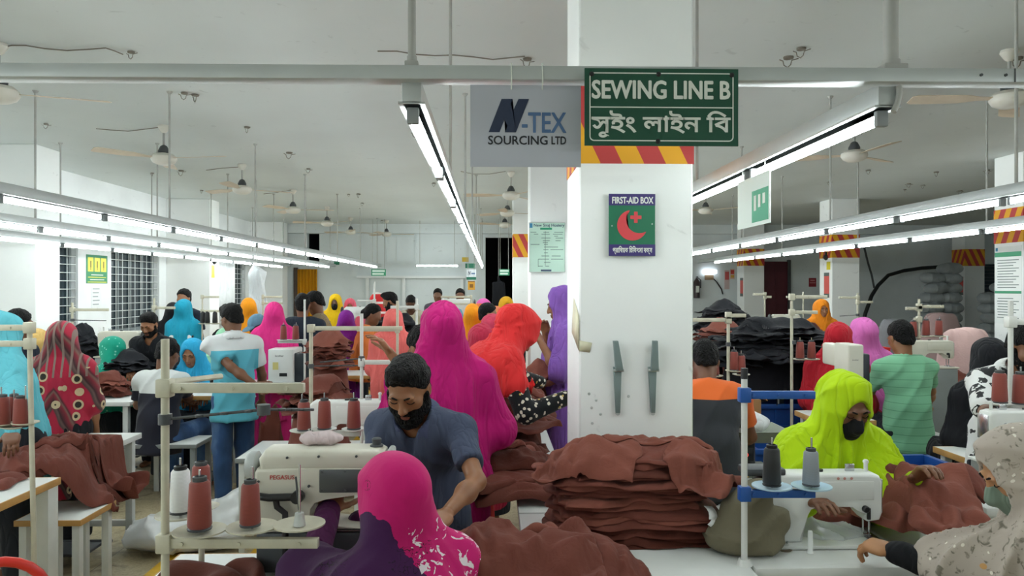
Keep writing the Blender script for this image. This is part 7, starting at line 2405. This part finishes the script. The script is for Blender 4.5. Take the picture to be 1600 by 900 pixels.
# 4. garment on the right machine table, around the needle and hanging toward the crate
pl4 = Pile(1.25, 2.1, 2.4, 3.4, 0.772)
pl4.mound(1.72, 2.86, 0.24, 0.26, 0.15)
for k, (cx, cy, a, lx, ly, th, am, lab) in enumerate(((1.30, 2.90, 0.1, 0.22, 0.10, 0.04, 0.02, 'brown garment passing under the white machine arm'), (1.66, 2.80, 0.6, 0.26, 0.17, 0.03, 0.028, 'brown garment heaped right of the white machine'), (1.76, 2.92, -0.5, 0.22, 0.17, 0.03, 0.028, 'brown garment in the lime-scarfed worker\'s hand'), (1.66, 2.66, 1.2, 0.2, 0.13, 0.03, 0.026, 'brown garment falling to the front edge right of the needle'))):
    pl4.lay(cx, cy, a, lx, ly, th, [G_BROWN, G_BROWN2][k % 2], lab, None, amp=am, stiff=6, n=52, ruf=0.2)
# olive garment behind the blue-armed stand
g = SDF((-0.25, -0.2, -0.05), (0.25, 0.2, 0.4), 0.009)
g.cap((-0.06, 0.02, 0.07), (0.02, 0, 0.19), 0.075, 0.06, 0.05).cap((0.0, -0.02, 0.05), (0.10, 0, 0.10), 0.055, 0.045, 0.05).ell((-0.03, 0, 0.03), (0.13, 0.1, 0.04), None, 0.04)
g.disp(lambda x, y, z: -0.014 * ((1 - np.abs(np.sin((x * 0.8 - z) * 26 + 2.5 * vnoise(x * 6, y * 6, z * 6, 2)))) ** 1.6))
g.cut((0, 0, -1), (0, 0, 0.002))
q = P(1172, 850, 2.64)
tag(link('garment', g.mesh('garment'), G_OLIVE, None, (q.x, q.y, 0.762)), 'olive green garment stuffed between the brown stack and the white machine', 'garment')
# 5. left foreground: cloth over the two tables, falling between them and the stool
pl5 = Pile(-3.1, -1.95, 2.7, 5.1, 0.42)
X = pl5.x0 + np.arange(pl5.nx)[:, None] * pl5.c; Y = pl5.y0 + np.arange(pl5.ny)[None, :] * pl5.c
pl5.H[(X < -2.14) & (Y < 3.72)] = 0.765
pl5.H[((X > -2.98) & (X < -2.32) & (Y > 4.30) & (Y < 4.95))] = 0.745
pl5.H[((X > -2.46) & (X < -2.12) & (Y > 3.86) & (Y < 4.22))] = 0.505
pl5.mound(-2.5, 4.0, 0.30, 0.42, 0.33)
for k, (cx, cy, a, lx, ly, th, am, lab) in enumerate(((-2.50, 3.55, 0.2, 0.24, 0.16, 0.03, 0.022, 'brown garment on the wood-edged table at the left edge'), (-2.45, 4.0, 1.3, 0.40, 0.20, 0.03, 0.03, 'brown garment falling from the left tables onto the stool'), (-2.36, 4.05, 1.0, 0.30, 0.16, 0.03, 0.028, 'brown garment bunched on the white stool'),
        (-2.50, 4.45, 0.3, 0.30, 0.18, 0.03, 0.024, 'brown garment spread on the table below the red shawl'), (-2.62, 4.25, 0.8, 0.3, 0.17, 0.03, 0.026, 'brown garment between the two left tables'), (-2.60, 3.35, -0.4, 0.22, 0.16, 0.03, 0.022, 'brown garment under the cones at the left edge'), (-2.40, 4.55, 0.1, 0.26, 0.15, 0.025, 0.022, 'topmost brown garment below the red shawl'))):
    pl5.lay(cx, cy, a, lx, ly, th, [G_BROWN, G_BROWN3][k % 2], lab, None, amp=am, stiff=14, n=52, ruf=0.2, droop=0.30)
# garment below the front machine, near the bottom edge
pl6 = Pile(-1.2, -0.2, 1.9, 2.6, 0.782)
pl6.lay(-0.86, 2.26, 0.1, 0.16, 0.13, 0.06, G_BROWN3, 'dark brown garment on the front table under the cone stand', None, amp=0.03, n=48)
pl6.lay(-0.52, 2.20, 0.4, 0.12, 0.14, 0.07, G_BROWN3, 'dark brown garment beside the blossom scarf under the front machine', None, amp=0.03, n=48)

def heap(px0, px1, pytop, d, zbase, count, mats, label, group, depth=0.5, seed=1, th=0.022, am=0.018, n=24, sz=None, spread=0.55, core_f=0.62, droop=0.07):
    """A heap as wide and as high as it shows, laid garment by garment over a stuffed core."""
    random.seed(seed)
    a, b = P(px0, 500, d), P(px1, 500, d)
    cx, cy, w = (a.x + b.x) / 2, (a.y + b.y) / 2, b.x - a.x
    zt = P(0, pytop, d).z
    p = Pile(cx - w * 0.75, cx + w * 0.75, cy - depth, cy + depth, zbase, 0.016)
    full = max(0.06, zt - zbase)
    core = full * core_f
    p.mound(cx, cy, w * 0.47, depth * 0.62, core)
    lx0 = sz or min(0.30, w * 0.36)
    if count > 1 and core > 0.05:              # the inner garment that gives the heap its body
        p.lay(cx, cy, 0.0, w * 0.52, depth * 0.66, 0.004, mats[0], label, group, seed=seed * 100 + 77, amp=0.006, stiff=2, n=max(n, 30), ruf=0.06, droop=None)
    for k in range(count):
        left = zt - float(p.H.max())
        t_ = min(th, max(0.003, left / max(1, count - k) * 2.2))
        am_ = min(am, max(0.004, left * 0.5))
        ang = 2.4 * k
        rr = spread * math.sqrt(1 - (k + 0.5) / count) if k < count - 1 else 0.0
        p.lay(cx + rr * w * 0.5 * math.cos(ang), cy - 0.05 + rr * depth * 0.5 * math.sin(ang), U(0, PI), lx0 * U(0.85, 1.15), lx0 * U(0.6, 0.85), t_, random.choice(mats), label, group, seed=seed * 100 + k, amp=am_, stiff=5, n=n, ruf=0.2, droop=droop)
    return p
heap(144, 202, 582, 6.42, 0.765, 12, mats3, 'brown garment in the stack beside the white and navy shirt', 'brown garments left of the white and navy shirt', 0.22, 3, 0.016, 0.012)
heap(165, 246, 546, 6.75, 0.765, 10, [G_BLACK], 'black garment in the heap below the black shirt man', 'black garments by the window', 0.24, 4)
heap(104, 160, 500, 7.25, 0.805, 9, [G_BLACK], 'black garment heaped under the left window', 'black garments under the left window', 0.22, 5)
heap(486, 547, 517, 6.0, 0.765, 14, mats3, 'brown garment in the tall heap left of the salmon scarf', 'brown garments in the tall heap', 0.25, 6, 0.024, 0.014, 30, 0.17, 0.22)
bench(-1.62, -0.82, 4.70, 5.25, 0.62, 'low white table under the drooping brown heap')
heap(452, 545, 588, 5.0, 0.625, 12, mats3, 'brown garment in the drooping heap beside the polo shirt man', 'brown garments in the drooping heap', 0.25, 7, 0.024, 0.018, 30, 0.20, 0.35)
heap(1120, 1300, 500, 6.35, 0.745, 34, [G_BLACK], 'black garment in the big heap on the blue crates', 'black garments in the big heap', 0.42, 8, 0.03, 0.025, 26, 0.30, 0.9)
heap(1078, 1172, 500, 7.3, 0.80, 16, mats3, 'brown garment in the heap right of the column', 'brown garments right of the column', 0.30, 9, 0.03)
heap(1084, 1172, 468, 8.6, 0.805, 16, [G_BLACK], 'black garment in the far heap behind the brown one', 'black garments in the far heap', 0.30, 10, 0.03)
heap(1236, 1296, 500, 6.9, 0.805, 8, [G_BROWN3, G_BLACK], 'dark garment at the right of the big black heap', 'dark garments right of the black heap', 0.25, 11)
heap(1232, 1290, 590, 6.75, 0.805, 4, [G_BROWN], 'folded brown garment on the wood-edged table behind the lime scarf', 'brown garments on the wood-edged table', 0.2, 12, 0.02)
heap(1462, 1552, 506, 6.3, 0.805, 1, [G_PINKF], 'pale pink fabric draped over a machine at right', 'pale pink fabric at right', 0.30, 13, 0.012, 0.022, 64, 0.30, 0.0, 0.90, None)
heap(1436, 1504, 484, 8.7, 0.805, 1, [G_PINKF2], 'greyish pink fabric heap behind the pale pink one', 'greyish pink fabric at right', 0.28, 14, 0.012, 0.02, 48, 0.32, 0.0, 0.90, None)
heap(1366, 1428, 487, 9.6, 0.0, 1, [G_GREY], 'grey fabric heap before the dark wall', 'grey fabric before the dark wall', 0.35, 15, 0.012, 0.02, 40, 0.40, 0.0, 0.92, None)
heap(1500, 1572, 492, 8.6, 0.0, 6, [G_GREY, G_PINKF], 'greyish fabric left of the notice column', 'greyish fabric left of the notice column', 0.3, 16, 0.02)
heap(1455, 1515, 578, 6.15, 0.805, 7, [G_BROWN, G_BROWN2], 'brown garment beside the mint T-shirt', 'brown garments beside the mint T-shirt', 0.2, 17)
heap(1466, 1515, 648, 5.25, 0.0, 5, [G_BROWN], 'brown garment hanging low between the mint T-shirt and the black robe', 'brown garments low beside the bench', 0.2, 18)
heap(1100, 1130, 560, 6.6, 0.80, 4, [G_BROWN3], 'dark brown garment behind the orange shirt', 'dark brown garments behind the orange shirt', 0.2, 19)
heap(570, 660, 470, 9.85, 0.805, 5, [G_BLACK], 'black garment on the far middle table', 'black garments on the far middle table', 0.22, 20)
heap(330, 352, 500, 9.1, 0.805, 3, [G_BLACK], 'black garment by the thread stand at the window wall', 'black garments by the stand', 0.2, 22)
heap(800, 890, 560, 5.6, 0.80, 6, mats3, 'brown garment before the lilac scarf', 'brown garments before the lilac scarf', 0.22, 23)
# garment hanging from the polo shirt man's hand
g = SDF((-0.22, -0.15, -0.45), (0.22, 0.15, 0.1), 0.010)
g.cap((0, 0, 0.02), (0.02, 0, -0.28), 0.045, 0.10, 0.03).cap((0.0, 0, -0.1), (-0.02, 0, -0.33), 0.06, 0.085, 0.04)
g.disp(fold(0.012, 22, 6, 'z'))
q = P(424, 648, 5.75)
tag(link('garment', g.mesh('garment'), G_BROWN3, None, q), 'dark brown garment hanging from the polo shirt man\'s hand', 'garment')
# white fabric by the scale, paper on the far tables, sacks
g = SDF((-0.2, -0.2, -0.05), (0.2, 0.2, 0.25), 0.012)
g.ell((0, 0, 0.03), (0.14, 0.12, 0.07), None, 0).cap((-0.05, 0, 0.05), (-0.04, 0, 0.10), 0.05, 0.04, 0.05)
g.disp(lambda x, y, z: -0.012 * ((1 - np.abs(np.sin(x * 24 + z * 9 + 3 * vnoise(x * 5, y * 5, z * 5, 3)))) ** 2))
q = P(1165, 660, 4.55)
tag(link('cloth_piece', g.mesh('cloth_piece'), CL('white_piece', '#dcdee0'), None, (q.x, q.y, q.z - 0.03)), 'white cloth piece lying in the scale tray', 'cloth')
q = P(505, 693, 2.85)
g = SDF((-0.16, -0.1, -0.03), (0.16, 0.1, 0.1), 0.008)
g.ell((0, 0, 0.015), (0.11, 0.07, 0.035), None, 0)
g.disp(lambda x, y, z: -0.010 * ((1 - np.abs(np.sin(x * 40 + 3 * vnoise(x * 9, y * 9, z * 9, 3)))) ** 2))
g = SDF((-0.4, -0.3, -0.2), (0.4, 0.3, 0.2), 0.02)
g.ell((0, 0, 0), (0.29, 0.20, 0.13), None, 0).box((0, 0, 0), (0.24, 0.16, 0.09), 0.08, None, 0.04)
g.disp(lambda x, y, z: -0.02 * ((1 - np.abs(np.sin(x * 12 + y * 8 + 2 * vnoise(x * 5, y * 5, z * 5, 7)))) ** 2))
me = g.mesh('sack')
for i, (px, top, d) in enumerate(((1458, 432, 16.9), (1484, 412, 16.95), (1548, 462, 16.6), (1566, 448, 16.65))):
    z = 0.12
    while z < P(0, top, d).z:
        q = P(px, 450, d)
        o = link('sack', me, plain('sack_cloth', '#a0a6a9', 0.6, 0, 0.15), None, (q.x + U(-0.05, 0.05), q.y + U(-0.05, 0.05), z), (U(-0.08, 0.08), U(-0.08, 0.08), U(-0.25, 0.25)))
        tag(o, 'grey sack in the tall pile beside the far right column' if i < 2 else 'grey sack in the pile under the far corner window', 'sack', 'sacks beside the far right column' if i < 2 else 'sacks under the corner window')
        z += 0.225
# small things on and round the right machine table
q = PZ(1225, 858, 0.762)
c = MB()
for pts in (((0.0, 0, 0.0), (-0.01, 0.03, 0.04), (-0.06, 0.12, 0.06), (-0.12, 0.2, 0.05)), ((0.012, 0, 0.0), (0.03, 0.05, 0.03), (0.07, 0.12, 0.05), (0.08, 0.15, 0.10), (0.085, 0.17, 0.2)), ((-0.008, 0.0, 0.0), (-0.05, 0.06, 0.02), (-0.15, 0.10, 0.012), (-0.2, 0.12, 0.01))):
    c.tube(pts, 0.0032, 8)
tag(c.build('machine_cable', M_GREYLEG, None, loc=(q.x, q.y, 0.766)), 'thin grey cables coming up through the white machine table', 'cable')
o = MB().lathe([(0.0, 0.0), (0.026, 0.0), (0.028, 0.003), (0.02, 0.005), (0.0, 0.003)], 20).build('cable_grommet', plain('grommet_brown', '#6d5f4c', 0.5), None, loc=(q.x, q.y, 0.7605))
tag(o, 'round cable grommet in the white machine table', 'grommet')
q = PZ(1266, 864, 0.762)
tag(MB().lathe([(0.0, 0.0), (0.012, 0.0), (0.009, 0.01), (0.0085, 0.07), (0.007, 0.078), (0.0, 0.08)], 16).build('spool_pin', M_WHITE, None, loc=(q.x, q.y, 0.762)), 'short white upright pin on the white machine table', 'pin')
def film():
    m, nt, b = _new('clear_film')
    b.inputs['Base Color'].default_value = srgb('#e6ecee')
    b.inputs['Roughness'].default_value = 0.15
    b.inputs['Alpha'].default_value = 0.55
    return m
g = SDF((-0.18, -0.14, -0.02), (0.18, 0.14, 0.1), 0.006)
g.ell((0, 0, 0.012), (0.14, 0.10, 0.022), None, 0).ell((-0.09, 0.03, 0.03), (0.06, 0.05, 0.04), None, 0.03)
g.disp(lambda x, y, z: -0.012 * ((1 - np.abs(np.sin(x * 34 + y * 18 + 4 * vnoise(x * 9, y * 9, z * 9, 3)))) ** 2))
g.cut((0, 0, -1), (0, 0, 0.0015))
q = PZ(1290, 836, 0.762)
tag(link('plastic_bag', g.mesh('plastic_bag'), film(), None, (q.x, q.y, 0.764)), 'crumpled clear plastic bag on the white machine table', 'bag')
g = SDF((-0.16, -0.1, -0.03), (0.16, 0.1, 0.1), 0.007)
g.ell((0, 0, 0.012), (0.075, 0.04, 0.022), None, 0)
g.disp(lambda x, y, z: -0.008 * ((1 - np.abs(np.sin(x * 40 + y * 20 + 3 * vnoise(x * 9, y * 9, z * 9, 3)))) ** 2))
q = P(500, 692, 2.44)
tag(link('cloth_scrap', g.mesh('cloth_scrap'), CL('pinkish_scrap', '#c3b2b3'), None, (q.x, q.y + 0.02, q.z)), 'pinkish white cloth scrap lying on top of the cream machine', 'cloth')
t = MB()
pts = [(0.16 * math.cos(a), 0.0, 0.16 * math.sin(a)) for a in np.linspace(-0.4, 3.5, 16)]
t.tube(pts, 0.018, 10)
q = P(-6, 905, 2.62)
tag(t.build('chair_rim', M_REDP, None, loc=(q.x, q.y, q.z - 0.10), rot=(0, 0, 0.5)), 'curved red plastic rim cut by the bottom left corner', 'chair')
